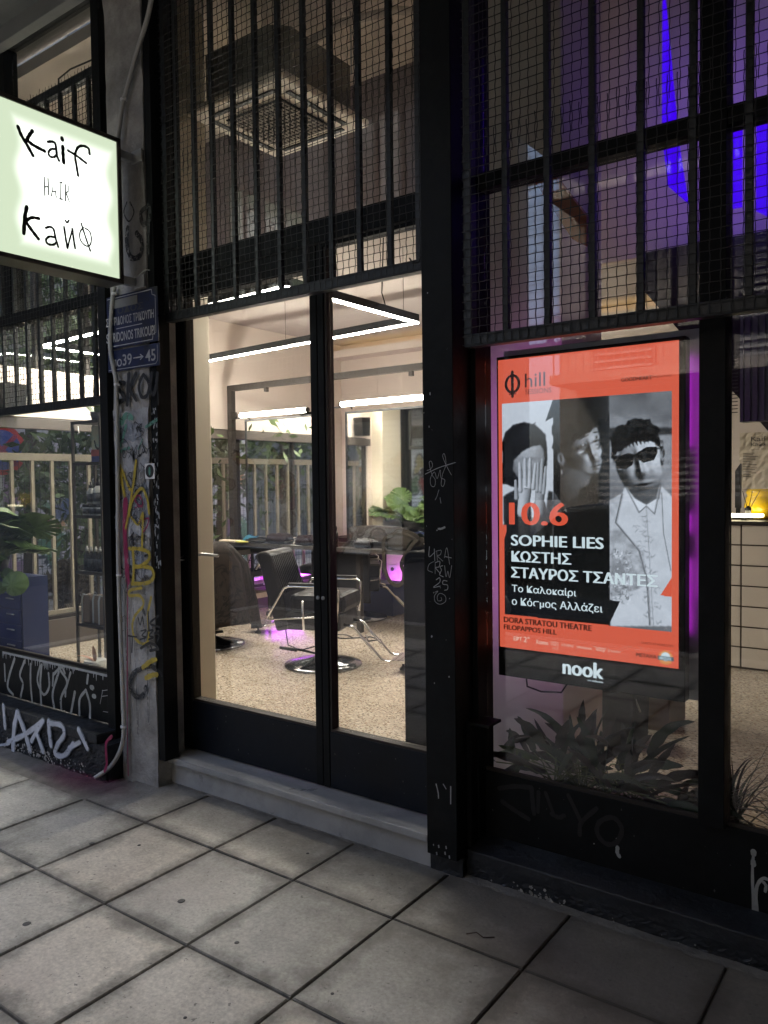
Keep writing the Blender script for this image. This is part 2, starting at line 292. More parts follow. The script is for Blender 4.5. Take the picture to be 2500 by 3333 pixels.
# ------------------------------------------------------------------ builders
class MB:
    def __init__(self): self.v = []; self.f = []; self.sm = []
    def add(self, vs, fs, smooth=False):
        b = len(self.v); self.v += [tuple(p) for p in vs]; self.f += [tuple(b+i for i in f) for f in fs]; self.sm += [smooth]*len(fs); return self
    def box(self, x0, x1, y0, y1, z0, z1):
        if x0 > x1: x0, x1 = x1, x0
        if y0 > y1: y0, y1 = y1, y0
        if z0 > z1: z0, z1 = z1, z0
        v = [(x, y, z) for z in (z0, z1) for x, y in ((x0, y0), (x1, y0), (x1, y1), (x0, y1))]
        return self.add(v, [(3, 2, 1, 0), (4, 5, 6, 7), (0, 1, 5, 4), (1, 2, 6, 5), (2, 3, 7, 6), (3, 0, 4, 7)])
    def bar(self, a, b, w, h, upv=(0, 0, 1)):
        a, b = Vector(a), Vector(b); d = (b-a).normalized(); sx = d.cross(Vector(upv))
        if sx.length < 1e-4: sx = d.cross(Vector((1, 0, 0)))
        sx.normalize(); sy = sx.cross(d); v = []
        for p in (a, b):
            for i, j in ((-1, -1), (1, -1), (1, 1), (-1, 1)): v.append(p+sx*(w/2*i)+sy*(h/2*j))
        return self.add(v, [(3, 2, 1, 0), (4, 5, 6, 7), (0, 1, 5, 4), (1, 2, 6, 5), (2, 3, 7, 6), (3, 0, 4, 7)])
    def tube(self, pts, r, n=8, caps=True, smooth=True):
        pts = [Vector(p) for p in pts]; v = []; f = []; k = len(pts)
        t0 = (pts[1]-pts[0]).normalized(); nx = t0.orthogonal().normalized()
        for i, p in enumerate(pts):
            t = (pts[min(i+1, k-1)]-pts[max(i-1, 0)]).normalized()
            nx = (nx - t*nx.dot(t)); nx = nx.normalized() if nx.length > 1e-6 else t.orthogonal().normalized()
            ny = t.cross(nx); rr = r[i] if isinstance(r, (list, tuple)) else r
            for j in range(n):
                a = 2*PI*j/n; v.append(p+nx*(rr*math.cos(a))+ny*(rr*math.sin(a)))
        for i in range(k-1):
            for j in range(n): f.append((i*n+j, i*n+(j+1) % n, (i+1)*n+(j+1) % n, (i+1)*n+j))
        if caps: f.append(tuple(reversed(range(n)))); f.append(tuple((k-1)*n+j for j in range(n)))
        return self.add(v, f, smooth)
    def lathe(self, prof, c=(0, 0, 0), n=24, smooth=True):
        v = []; f = []; k = len(prof)
        for (r, z) in prof:
            for j in range(n):
                a = 2*PI*j/n; v.append((c[0]+r*math.cos(a), c[1]+r*math.sin(a), c[2]+z))
        for i in range(k-1):
            for j in range(n): f.append((i*n+j, i*n+(j+1) % n, (i+1)*n+(j+1) % n, (i+1)*n+j))
        f.append(tuple(reversed(range(n)))); f.append(tuple((k-1)*n+j for j in range(n)))
        return self.add(v, f, smooth)
    def prism(self, poly, a, b, axis='Y'):
        """poly in the two other axes, extruded from a to b along axis"""
        def P(u, w, t): return {'Y': (u, t, w), 'X': (t, u, w), 'Z': (u, w, t)}[axis]
        n = len(poly); v = [P(u, w, a) for u, w in poly]+[P(u, w, b) for u, w in poly]
        f = [tuple(range(n)), tuple(reversed(range(n, 2*n)))]+[(i, i+n, (i+1) % n+n, (i+1) % n) for i in range(n)]
        return self.add(v, f)
    def ribbon(self, pts, w, face, off, k=0, smooth=True):
        """flat paint stroke on a wall. face(a, b, off) gives the point; pts in wall coordinates"""
        P = [Vector(p) for p in pts]
        if smooth and len(P) > 2:
            Q = []
            E = [P[0]*2-P[1]]+P+[P[-1]*2-P[-2]]
            if (P[0]-P[-1]).length < 1e-6: E[0] = P[-2]; E[-1] = P[1]
            for i in range(1, len(E)-2):
                for t in np.linspace(0, 1, 6)[:-1]:
                    a, b, c, d = E[i-1:i+3]
                    Q.append(.5*((2*b)+(c-a)*t+(2*a-5*b+4*c-d)*t*t+(3*b-a-3*c+d)*t**3))
            Q.append(P[-1]); P = Q
        v = []; n = len(P)
        # rounded ends
        d0 = (P[1]-P[0]).normalized(); d1 = (P[-1]-P[-2]).normalized(); hw = w/2
        seq = [(P[0]-d0*hw*.9, d0, hw*.35), (P[0]-d0*hw*.5, d0, hw*.8)]
        for i in range(n):
            d = (P[min(i+1, n-1)]-P[max(i-1, 0)]).normalized(); seq.append((P[i], d, hw*(1+.10*math.sin(i*1.7+k))))
        seq += [(P[-1]+d1*hw*.5, d1, hw*.8), (P[-1]+d1*hw*.9, d1, hw*.35)]
        for i, (p, d, h) in enumerate(seq):
            q = Vector((-d.y, d.x)); o = off+i*2e-5+k*7e-5
            for sgn in (1, -1): a = p+q*h*sgn; v.append(face(a.x, a.y, o))
        f = [(2*i, 2*i+1, 2*i+3, 2*i+2) for i in range(len(seq)-1)]
        return self.add(v, f)
    def build(self, name, mat=None, parent=None, bevel=0.0, loc=None):
        me = bpy.data.meshes.new(name); me.from_pydata([tuple(p) for p in self.v], [], self.f); me.update()
        if any(self.sm): me.polygons.foreach_set('use_smooth', self.sm)
        o = bpy.data.objects.new(name, me); COL.objects.link(o)
        if mat is not None: me.materials.append(M[mat] if isinstance(mat, str) else mat)
        if parent is not None: o.parent = parent
        bm = bmesh.new(); bm.from_mesh(me); bmesh.ops.recalc_face_normals(bm, faces=bm.faces); bm.to_mesh(me); bm.free()
        if bevel:
            b = o.modifiers.new('bevel', 'BEVEL'); b.width = bevel; b.segments = 2; b.limit_method = 'ANGLE'
        if loc is not None:
            me.transform(Matrix.Translation(-Vector(loc))); o.location = loc
        return o
def thing(name, label, cat, group=None, loc=(0, 0, 0), rz=0):
    o = bpy.data.objects.new(name, None); COL.objects.link(o); o.empty_display_size = .1
    o.location = loc; o.rotation_euler = (0, 0, rz); o['label'] = label; o['category'] = cat
    if group: o['group'] = group
    return o
def tag(o, label, cat, group=None):
    o['label'] = label; o['category'] = cat
    if group: o['group'] = group
    return o
def struct(o): o['kind'] = 'structure'; return o
def stuff(o): o['kind'] = 'stuff'; return o
def box(name, x0, x1, y0, y1, z0, z1, mat, parent=None, bevel=0.0): return MB().box(x0, x1, y0, y1, z0, z1).build(name, mat, parent, bevel)
def copy_tree(o, parent=None):
    c = o.copy(); COL.objects.link(c); c.parent = parent
    for ch in [q for q in bpy.data.objects if q.parent == o]: copy_tree(ch, c)
    return c
def faceY(Y): return lambda a, b, o: (a, Y-o, b)
def faceX(X): return lambda a, b, o: (X+o, a, b)
def strokes(name, data, face, mat, parent, off=.0015, k0=0, smooth=True):
    m = MB()
    for i, (w, pts) in enumerate(data): m.ribbon(pts, w, face, off, k0+i, smooth)
    return m.build(name, mat, parent)
def text(name, body, face, a0, b0, w, h, mat, parent, bold=0.0, off=.002, shear=0.0):
    fat = 0.0
    if bold > 0 and parent is not None and parent.name.startswith('poster_screen'): fat = .055*h if body.isupper() or h > .05 else .02*h; bold = 0.0
    """flat lettering fitted to width w and height h, lower left corner at (a0, b0) of the wall"""
    cu = bpy.data.curves.new('t', 'FONT'); cu.body = body; cu.size = 1; cu.offset = bold; cu.resolution_u = 3; cu.shear = shear
    t = bpy.data.objects.new('t', cu); COL.objects.link(t); dg = bpy.context.evaluated_depsgraph_get()
    me = bpy.data.meshes.new_from_object(t.evaluated_get(dg)); bpy.data.objects.remove(t); bpy.data.curves.remove(cu)
    if len(me.vertices) == 0: return None
    co = np.empty(len(me.vertices)*3); me.vertices.foreach_get('co', co); co = co.reshape(-1, 3)
    mn = co.min(0); mx = co.max(0); sz = np.maximum(mx-mn, 1e-6)
    out = [face(a0+(c[0]-mn[0])/sz[0]*w, b0+(c[1]-mn[1])/sz[1]*h, off) for c in co]
    me.vertices.foreach_set('co', np.array(out).ravel()); me.name = name
    if fat:
        bm = bmesh.new()
        for k, dx in enumerate((-1, -.5, 0, .5, 1)):
            m2 = me.copy(); m2.transform(Matrix.Translation((dx*fat if parent else 0, -.00006*k, .3*fat*(k % 2-.5)))); bm.from_mesh(m2); bpy.data.meshes.remove(m2)
        bm.to_mesh(me); bm.free()
    me.materials.clear(); me.materials.append(M[mat] if isinstance(mat, str) else mat); me.update()
    o = bpy.data.objects.new(name, me); COL.objects.link(o); o.parent = parent
    return o

# traced shapes in wall coordinates (metres)
SIGN_K=[(0.009,[(1.953,3.22),(1.967,3.188),(1.991,3.156),(2.021,3.113)]),(0.009,[(2.022,3.225),(2.005,3.198),(1.993,3.174)]),(0.009,[(1.993,3.174),(2.025,3.161),(2.079,3.152)]),(0.007,[(2.096,3.2),(2.116,3.208),(2.132,3.206),(2.138,3.181),(2.14,3.152),(2.15,3.131)]),(0.006,[(2.135,3.18),(2.112,3.172),(2.098,3.153),(2.104,3.137),(2.124,3.139),(2.141,3.158)]),(0.011,[(2.169,3.241),(2.17,3.235)]),(0.01,[(2.172,3.204),(2.172,3.168),(2.174,3.129)]),(0.007,[(2.314,3.214),(2.308,3.24),(2.278,3.242),(2.25,3.224),(2.235,3.182),(2.241,3.135),(2.248,3.091)]),(0.007,[(2.198,3.194),(2.242,3.184),(2.294,3.165)]),(0.01,[(1.984,2.872),(1.973,2.82),(1.966,2.749)]),(0.008,[(2.042,2.835),(2.003,2.828),(1.974,2.803)]),(0.009,[(1.977,2.804),(2.007,2.77),(2.036,2.741)]),(0.006,[(2.074,2.8),(2.094,2.81),(2.113,2.803),(2.122,2.763),(2.134,2.727)]),(0.006,[(2.119,2.768),(2.09,2.764),(2.073,2.745),(2.082,2.729),(2.108,2.731),(2.127,2.746)]),(0.006,[(2.167,2.828),(2.175,2.77),(2.182,2.733)]),(0.005,[(2.182,2.733),(2.196,2.781),(2.211,2.827)]),(0.006,[(2.21,2.83),(2.216,2.779),(2.222,2.741)]),(0.005,[(2.175,2.86),(2.183,2.852),(2.193,2.865)]),(0.004,[(2.27,2.851),(2.251,2.825),(2.251,2.788),(2.278,2.766),(2.303,2.775),(2.311,2.808),(2.302,2.84),(2.277,2.85)]),(0.005,[(2.258,2.868),(2.28,2.807),(2.304,2.747)])]
SIGN_H=[(0.003,[(2.073,3.033),(2.074,2.948)]),(0.003,[(2.092,3.032),(2.093,2.956)]),(0.003,[(2.074,2.988),(2.093,2.994)]),(0.002,[(2.107,2.955),(2.12,3.029),(2.131,2.956)]),(0.002,[(2.11,2.978),(2.129,2.982)]),(0.003,[(2.15,3.032),(2.163,3.034)]),(0.002,[(2.157,3.032),(2.154,2.955)]),(0.002,[(2.148,2.954),(2.162,2.955)]),(0.002,[(2.178,2.952),(2.18,3.031),(2.194,3.028),(2.193,3.0),(2.18,2.991)]),(0.003,[(2.182,2.991),(2.198,2.955)])]
P_BLACK=[(0.018,[(-3.592,2.144),(-3.635,2.149),(-3.656,2.125),(-3.613,2.093),(-3.605,2.059),(-3.654,2.045)]),(0.018,[(-3.552,2.193),(-3.562,2.112),(-3.572,2.031)]),(0.017,[(-3.491,2.187),(-3.552,2.111)]),(0.016,[(-3.552,2.111),(-3.496,2.049)]),(0.014,[(-3.436,2.171),(-3.47,2.122),(-3.449,2.063),(-3.403,2.068),(-3.385,2.121),(-3.417,2.164),(-3.436,2.171)]),(0.016,[(-3.363,2.176),(-3.379,2.097),(-3.348,2.069),(-3.327,2.122),(-3.316,2.172)]),(0.005,[(-3.318,2.127),(-3.315,2.013)])]
P_DARK=[(0.009,[(-3.541,3.084),(-3.568,3.036),(-3.528,2.981),(-3.483,3.019),(-3.514,3.078)]),(0.027,[(-3.366,3.027),(-3.425,3.006),(-3.411,2.944),(-3.363,2.954),(-3.356,3.012)]),(0.026,[(-3.367,2.942),(-3.374,2.871),(-3.374,2.793)]),(0.03,[(-3.541,2.95),(-3.549,2.871),(-3.514,2.791),(-3.438,2.791),(-3.425,2.861),(-3.466,2.909)])]
P_GREEN=[(0.027,[(-3.624,1.939),(-3.584,1.973),(-3.537,1.958)]),(0.015,[(-3.586,1.92),(-3.608,1.873),(-3.639,1.815)]),(0.014,[(-3.418,1.905),(-3.376,1.92),(-3.331,1.935)]),(0.006,[(-3.487,1.792),(-3.448,1.843)]),(0.012,[(-3.65,1.78),(-3.611,1.794),(-3.562,1.801)])]
P_YELLOW=[(0.016,[(-3.643,1.71),(-3.631,1.628),(-3.61,1.546)]),(0.015,[(-3.628,1.685),(-3.549,1.578),(-3.504,1.731)]),(0.013,[(-3.542,1.578),(-3.58,1.448),(-3.606,1.374)]),(0.014,[(-3.574,1.44),(-3.545,1.521),(-3.465,1.586),(-3.418,1.53),(-3.404,1.454)]),(0.012,[(-3.555,1.432),(-3.498,1.396),(-3.457,1.458),(-3.463,1.369),(-3.47,1.272)]),(0.016,[(-3.581,1.266),(-3.49,1.267),(-3.414,1.25),(-3.421,1.21),(-3.493,1.174)]),(0.015,[(-3.549,1.253),(-3.545,1.171),(-3.555,1.081)]),(0.016,[(-3.532,1.172),(-3.404,1.171),(-3.378,1.128),(-3.432,1.091),(-3.562,1.078)]),(0.013,[(-3.484,1.061),(-3.577,1.042),(-3.588,1.012),(-3.499,1.019),(-3.469,0.973),(-3.542,0.909),(-3.568,0.849),(-3.547,0.786),(-3.47,0.764),(-3.43,0.806),(-3.432,0.927),(-3.403,1.018)]),(0.021,[(-3.487,0.638),(-3.422,0.678),(-3.377,0.693)]),(0.021,[(-3.464,0.584),(-3.412,0.606),(-3.371,0.615)])]
P_PINK=[(0.028,[(-3.604,1.525),(-3.617,1.365),(-3.61,1.209),(-3.601,1.086)]),(0.012,[(-3.658,1.24),(-3.665,1.173),(-3.668,1.106)]),(0.006,[(-3.596,1.226),(-3.614,0.828),(-3.637,0.324),(-3.639,0.025)]),(0.007,[(-3.545,1.513),(-3.492,1.55),(-3.458,1.502),(-3.52,1.485)]),(0.007,[(-3.497,1.409),(-3.413,1.43),(-3.428,1.386),(-3.467,1.349)]),(0.008,[(-3.544,1.546),(-3.494,1.497),(-3.462,1.49)])]
P_SCRIPT=[(0.005,[(-3.516,0.903),(-3.498,0.864),(-3.477,0.911),(-3.466,0.855)]),(0.007,[(-3.428,0.94),(-3.426,0.839)]),(0.008,[(-3.344,0.927),(-3.415,0.88),(-3.338,0.868)]),(0.006,[(-3.493,0.832),(-3.448,0.841),(-3.485,0.809),(-3.449,0.803),(-3.501,0.786)]),(0.007,[(-3.429,0.839),(-3.391,0.847),(-3.423,0.815),(-3.389,0.81),(-3.43,0.794)]),(0.006,[(-3.347,0.847),(-3.379,0.832),(-3.342,0.824),(-3.361,0.789)]),(0.006,[(-3.602,0.795),(-3.531,0.796)]),(0.006,[(-3.566,0.792),(-3.576,0.708)]),(0.01,[(-3.497,0.74),(-3.418,0.775),(-3.35,0.755),(-3.42,0.736)]),(0.005,[(-3.415,0.763),(-3.395,0.733)]),(0.003,[(-3.596,1.914),(-3.612,1.885)]),(0.002,[(-3.463,1.925),(-3.492,1.897),(-3.428,1.894),(-3.438,1.866),(-3.485,1.85)]),(0.003,[(-3.638,1.839),(-3.599,1.849),(-3.562,1.818),(-3.577,1.784),(-3.544,1.771),(-3.56,1.748)]),(0.003,[(-3.533,1.811),(-3.516,1.781),(-3.486,1.815),(-3.498,1.763)]),(0.003,[(-3.44,1.814),(-3.404,1.789),(-3.367,1.805),(-3.384,1.829)]),(0.002,[(-3.359,1.776),(-3.332,1.781),(-3.337,1.753),(-3.356,1.748)])]
P_RING=[(0.022,[(-3.476,0.532),(-3.513,0.477),(-3.585,0.475),(-3.613,0.529),(-3.581,0.591),(-3.514,0.625),(-3.423,0.649),(-3.347,0.615)])]
L_DRIP=[(0.015,[(-4.903,0.498),(-4.971,0.384),(-4.998,0.3),(-4.935,0.26)]),(0.014,[(-4.784,0.498),(-4.844,0.402),(-4.811,0.347),(-4.843,0.259)]),(0.014,[(-4.713,0.487),(-4.72,0.37),(-4.708,0.25)]),(0.015,[(-4.587,0.498),(-4.607,0.386),(-4.604,0.242)]),(0.013,[(-4.605,0.491),(-4.64,0.391),(-4.574,0.314),(-4.509,0.371),(-4.511,0.456)]),(0.014,[(-4.398,0.48),(-4.472,0.339),(-4.459,0.251)]),(0.013,[(-4.458,0.454),(-4.372,0.512),(-4.333,0.48)]),(0.014,[(-4.381,0.492),(-4.312,0.427),(-4.381,0.324),(-4.382,0.254)]),(0.013,[(-4.273,0.492),(-4.326,0.388),(-4.335,0.34)]),(0.015,[(-4.234,0.381),(-4.28,0.247)]),(0.014,[(-4.121,0.409),(-4.186,0.345),(-4.193,0.252)]),(0.014,[(-4.121,0.409),(-4.085,0.333),(-4.086,0.252)]),(0.022,[(-4.068,0.433),(-4.05,0.432)]),(0.019,[(-4.05,0.384),(-4.031,0.385)]),(0.013,[(-4.094,0.503),(-4.107,0.451)]),(0.012,[(-5.028,0.447),(-5.025,0.337)]),(0.013,[(-4.457,0.463),(-4.469,0.386)])]
L_FY=[(0.004,[(-3.955,0.433),(-3.984,0.349)]),(0.004,[(-3.961,0.428),(-3.888,0.445)]),(0.004,[(-3.969,0.394),(-3.908,0.408)]),(0.004,[(-3.892,0.425),(-3.885,0.389),(-3.854,0.438)]),(0.004,[(-3.956,0.309),(-3.865,0.315)])]
L_WHITE=[(0.025,[(-4.749,0.256),(-4.743,0.181),(-4.736,0.12)]),(0.033,[(-4.588,0.24),(-4.632,0.134),(-4.656,-0.041)]),(0.033,[(-4.588,0.24),(-4.508,0.128),(-4.458,0.031)]),(0.027,[(-4.708,0.037),(-4.512,0.118),(-4.307,0.236)]),(0.027,[(-4.307,0.236),(-4.438,0.094)]),(0.027,[(-4.392,0.167),(-4.317,0.053)]),(0.029,[(-4.246,0.244),(-4.243,0.175),(-4.231,0.106)]),(0.025,[(-4.235,0.235),(-4.118,0.241),(-4.093,0.193),(-4.157,0.128),(-4.189,0.065),(-4.095,0.074),(-4.001,0.158)]),(0.026,[(-3.949,0.249),(-3.869,0.157)]),(0.023,[(-4.048,0.123),(-3.941,0.178)]),(0.014,[(-4.819,-0.005),(-4.691,0.028)])]
L_PINK=[(0.018,[(-3.644,0.266),(-3.698,0.214),(-3.696,0.106),(-3.718,0.06)])]
C_SCRATCH=[(0.003,[(-1.735,1.632),(-1.669,1.657),(-1.594,1.675)]),(0.002,[(-1.726,1.647),(-1.71,1.651),(-1.699,1.666),(-1.706,1.683),(-1.715,1.676),(-1.703,1.631),(-1.687,1.609),(-1.691,1.583),(-1.707,1.587),(-1.709,1.616),(-1.69,1.64),(-1.678,1.613),(-1.663,1.648),(-1.66,1.617),(-1.642,1.608),(-1.649,1.583),(-1.659,1.591),(-1.652,1.63),(-1.636,1.669),(-1.642,1.71),(-1.65,1.7),(-1.632,1.661),(-1.611,1.627)]),(0.003,[(-1.718,1.341),(-1.72,1.301),(-1.693,1.32)]),(0.003,[(-1.695,1.333),(-1.693,1.284)]),(0.002,[(-1.684,1.325),(-1.681,1.287)]),(0.002,[(-1.688,1.324),(-1.663,1.329),(-1.667,1.311),(-1.68,1.306),(-1.655,1.286)]),(0.002,[(-1.648,1.3),(-1.636,1.34),(-1.624,1.275)]),(0.003,[(-1.644,1.305),(-1.616,1.301)]),(0.002,[(-1.699,1.282),(-1.72,1.27),(-1.726,1.247),(-1.704,1.239)]),(0.002,[(-1.691,1.28),(-1.692,1.234)]),(0.003,[(-1.691,1.278),(-1.67,1.285),(-1.673,1.263),(-1.689,1.258),(-1.667,1.236)]),(0.003,[(-1.656,1.268),(-1.668,1.263),(-1.662,1.25),(-1.671,1.232),(-1.654,1.224)]),(0.002,[(-1.647,1.269),(-1.641,1.225),(-1.632,1.248),(-1.624,1.222),(-1.614,1.271)]),(0.003,[(-1.687,1.21),(-1.671,1.219),(-1.671,1.201),(-1.7,1.179),(-1.668,1.186)]),(0.003,[(-1.636,1.208),(-1.653,1.209),(-1.656,1.195),(-1.634,1.192),(-1.635,1.175),(-1.648,1.171)]),(0.002,[(-1.695,1.159),(-1.679,1.165),(-1.695,1.146),(-1.693,1.123),(-1.67,1.113),(-1.644,1.127),(-1.646,1.149),(-1.669,1.157),(-1.682,1.144),(-1.679,1.127),(-1.662,1.13),(-1.664,1.141)]),(0.008,[(-1.674,1.414),(-1.66,1.415),(-1.645,1.421)]),(0.002,[(-1.688,1.529),(-1.68,1.542),(-1.67,1.569)]),(0.002,[(-1.665,1.538),(-1.661,1.516)]),(0.005,[(-1.697,0.381),(-1.688,0.349),(-1.686,0.326)]),(0.004,[(-1.663,0.388),(-1.65,0.372)]),(0.005,[(-1.628,0.386),(-1.629,0.316)])]
R_BLACK=[(0.019,[(-1.514,0.342),(-1.443,0.366),(-1.369,0.378)]),(0.019,[(-1.369,0.378),(-1.364,0.322),(-1.358,0.274)]),(0.015,[(-1.338,0.367),(-1.341,0.285)]),(0.015,[(-1.308,0.371),(-1.275,0.294)]),(0.017,[(-1.213,0.382),(-1.16,0.288)]),(0.017,[(-1.1,0.357),(-1.16,0.288),(-1.167,0.238)]),(0.018,[(-1.049,0.335),(-1.09,0.305),(-1.097,0.262),(-1.063,0.231),(-1.022,0.248),(-1.002,0.3),(-1.022,0.332),(-1.049,0.335)]),(0.019,[(-1.499,0.291),(-1.443,0.268),(-1.381,0.247)]),(0.017,[(-1.283,0.292),(-1.253,0.285),(-1.231,0.298)])]
R_WHITE=[(0.014,[(-1.019,0.229),(-1.02,0.209),(-1.012,0.196)]),(0.005,[(-1.023,0.261),(-1.021,0.256)]),(0.004,[(-1.111,0.218),(-1.109,0.219)]),(0.019,[(-0.551,0.339),(-0.551,0.331)]),(0.009,[(-0.551,0.334),(-0.554,0.265),(-0.55,0.122)]),(0.017,[(-0.552,0.305),(-0.551,0.294)]),(0.011,[(-0.539,0.126),(-0.542,0.212),(-0.523,0.254),(-0.502,0.256)]),(0.01,[(-0.519,0.243),(-0.512,0.233),(-0.514,0.213)])]
hairw= [(-1.5625,1.5895),(-1.5612,1.7608),(-1.5453,1.8066),(-1.5107,1.8357),(-1.4598,1.8445),(-1.4101,1.8304),(-1.3775,1.7986),(-1.364,1.753),(-1.3602,1.7003),(-1.3657,1.5764),(-1.4116,1.5729),(-1.4954,1.5734)]
facew= [(-1.5163,1.6432),(-1.5074,1.6893),(-1.469,1.7227),(-1.4271,1.7418),(-1.386,1.7463),(-1.373,1.7233),(-1.37,1.6856),(-1.3784,1.6406),(-1.395,1.5955),(-1.4698,1.5963)]
handL= [(-1.4958,1.5194),(-1.491,1.6042),(-1.4795,1.6694),(-1.4676,1.6791),(-1.4569,1.6421),(-1.4425,1.6837),(-1.4275,1.6834),(-1.4277,1.6415),(-1.411,1.6678),(-1.4046,1.6411),(-1.4075,1.5653),(-1.412,1.4892),(-1.4083,1.4208),(-1.4542,1.4044),(-1.4792,1.4578),(-1.5085,1.5271)]
handR= [(-1.4017,1.5653),(-1.4031,1.6183),(-1.3904,1.6824),(-1.374,1.6857),(-1.3621,1.6403),(-1.3665,1.5801),(-1.3789,1.5425),(-1.3792,1.4895),(-1.3712,1.4442),(-1.4041,1.4285),(-1.4078,1.5045)]
sweat= [(-1.5577,1.5348),(-1.504,1.5658),(-1.4705,1.4887),(-1.4291,1.4127),(-1.3712,1.4442),(-1.3544,1.5575),(-1.3343,1.5537),(-1.3346,1.1584),(-1.5572,1.1428)]
hairm= [(-1.3299,1.6397),(-1.3306,1.8187),(-1.3129,1.8623),(-1.2812,1.8972),(-1.2191,1.9075),(-1.1736,1.8863),(-1.14,1.8518),(-1.1379,1.8087),(-1.1588,1.8098),(-1.1814,1.7892),(-1.2196,1.7692),(-1.2506,1.7411),(-1.2663,1.6975),(-1.2937,1.7132),(-1.3216,1.7066)]
facem= [(-1.2821,1.6684),(-1.2584,1.7194),(-1.235,1.7515),(-1.189,1.7787),(-1.1438,1.809),(-1.1387,1.7728),(-1.1403,1.7441),(-1.1262,1.7077),(-1.1329,1.6878),(-1.1248,1.6574),(-1.1308,1.6323),(-1.1555,1.6205),(-1.1819,1.6369),(-1.22,1.6413),(-1.2587,1.6457)]
earm= [(-1.32,1.7103),(-1.2938,1.7117),(-1.2805,1.6795),(-1.2885,1.6522),(-1.3098,1.6691)]
neckm= [(-1.2822,1.6536),(-1.22,1.6413),(-1.1743,1.615),(-1.182,1.5787),(-1.1001,1.4848),(-1.1002,1.4201),(-1.3309,1.4149),(-1.33,1.6023)]
shadm= [(-1.2516,1.4611),(-1.2203,1.5643),(-1.1744,1.5859),(-1.1296,1.535),(-1.1001,1.4561),(-1.1003,1.3481),(-1.3313,1.3397),(-1.3308,1.4524)]
hairg= [(-1.0968,1.6782),(-1.0966,1.7709),(-1.0631,1.8048),(-1.006,1.8298),(-0.9501,1.8266),(-0.9158,1.7902),(-0.9035,1.7416),(-0.9076,1.7074),(-0.9294,1.7427),(-0.9849,1.7449),(-1.0416,1.7296),(-1.0633,1.7056),(-1.072,1.6739)]
faceg= [(-1.0764,1.6705),(-1.056,1.7125),(-1.0273,1.7361),(-0.957,1.7563),(-0.9116,1.7282),(-0.9048,1.7004),(-0.9007,1.6453),(-0.8953,1.6246),(-0.9157,1.5766),(-0.957,1.5421),(-0.992,1.5421),(-1.0346,1.5705),(-1.0562,1.6026),(-1.072,1.6419)]
earg= [(-0.9062,1.7197),(-0.894,1.7261),(-0.8872,1.7067),(-0.8939,1.6555),(-0.9028,1.6488)]
glL= [(-1.0764,1.6705),(-1.0633,1.69),(-1.0238,1.7022),(-1.0018,1.6952),(-1.0089,1.6547),(-1.0381,1.6398),(-1.067,1.644)]
glR= [(-0.9962,1.6992),(-0.957,1.7216),(-0.9185,1.7229),(-0.9144,1.7008),(-0.928,1.6722),(-0.9674,1.6628),(-0.9884,1.6766)]
bridge= [(-1.0096,1.6933),(-0.9919,1.6977),(-0.9919,1.6879),(-1.0075,1.6842)]
noseg= [(-0.9835,1.6541),(-0.9674,1.6328),(-0.9744,1.6295),(-0.9955,1.6334)]
mouthg= [(-1.0004,1.6019),(-0.9849,1.6136),(-0.9674,1.6175),(-0.9349,1.6128),(-0.957,1.5964),(-0.9849,1.5912)]
beardg= [(-1.031,1.5775),(-1.0061,1.5914),(-0.9294,1.5975),(-0.9055,1.6317),(-0.9157,1.5766),(-0.957,1.5407),(-0.992,1.5407)]
shirt= [(-1.0978,1.5207),(-1.0505,1.5457),(-1.0382,1.574),(-1.0026,1.5281),(-0.957,1.5037),(-0.9074,1.5282),(-0.902,1.5765),(-0.8629,1.5352),(-0.861,1.0533),(-1.095,1.0304),(-1.0985,1.1315)]
lapel= [(-1.0505,1.5457),(-1.0782,1.4349),(-0.9851,1.3312),(-0.9501,1.2134),(-0.9361,1.0459),(-0.9154,1.048),(-0.9293,1.2148),(-0.964,1.3531),(-1.0491,1.4569)]
jack= [(-1.0978,1.5207),(-1.0505,1.5457),(-1.0782,1.4349),(-0.9675,1.3249),(-0.957,1.1989),(-1.0948,1.1318)]
eyem= [(-1.2197,1.7363),(-1.2005,1.7501),(-1.1816,1.7421),(-1.1968,1.7318)]
browm= [(-1.2428,1.7555),(-1.2042,1.783),(-1.1739,1.7816),(-1.2043,1.7685)]
stache= [(-1.1704,1.6838),(-1.1404,1.7009),(-1.1292,1.6934),(-1.1516,1.6724)]
eye2= [(-1.1589,1.7701),(-1.1454,1.7767),(-1.1439,1.7644),(-1.1552,1.7591)]
lips= [(-1.1592,1.6618),(-1.133,1.6827),(-1.1278,1.6754),(-1.1442,1.6578)]

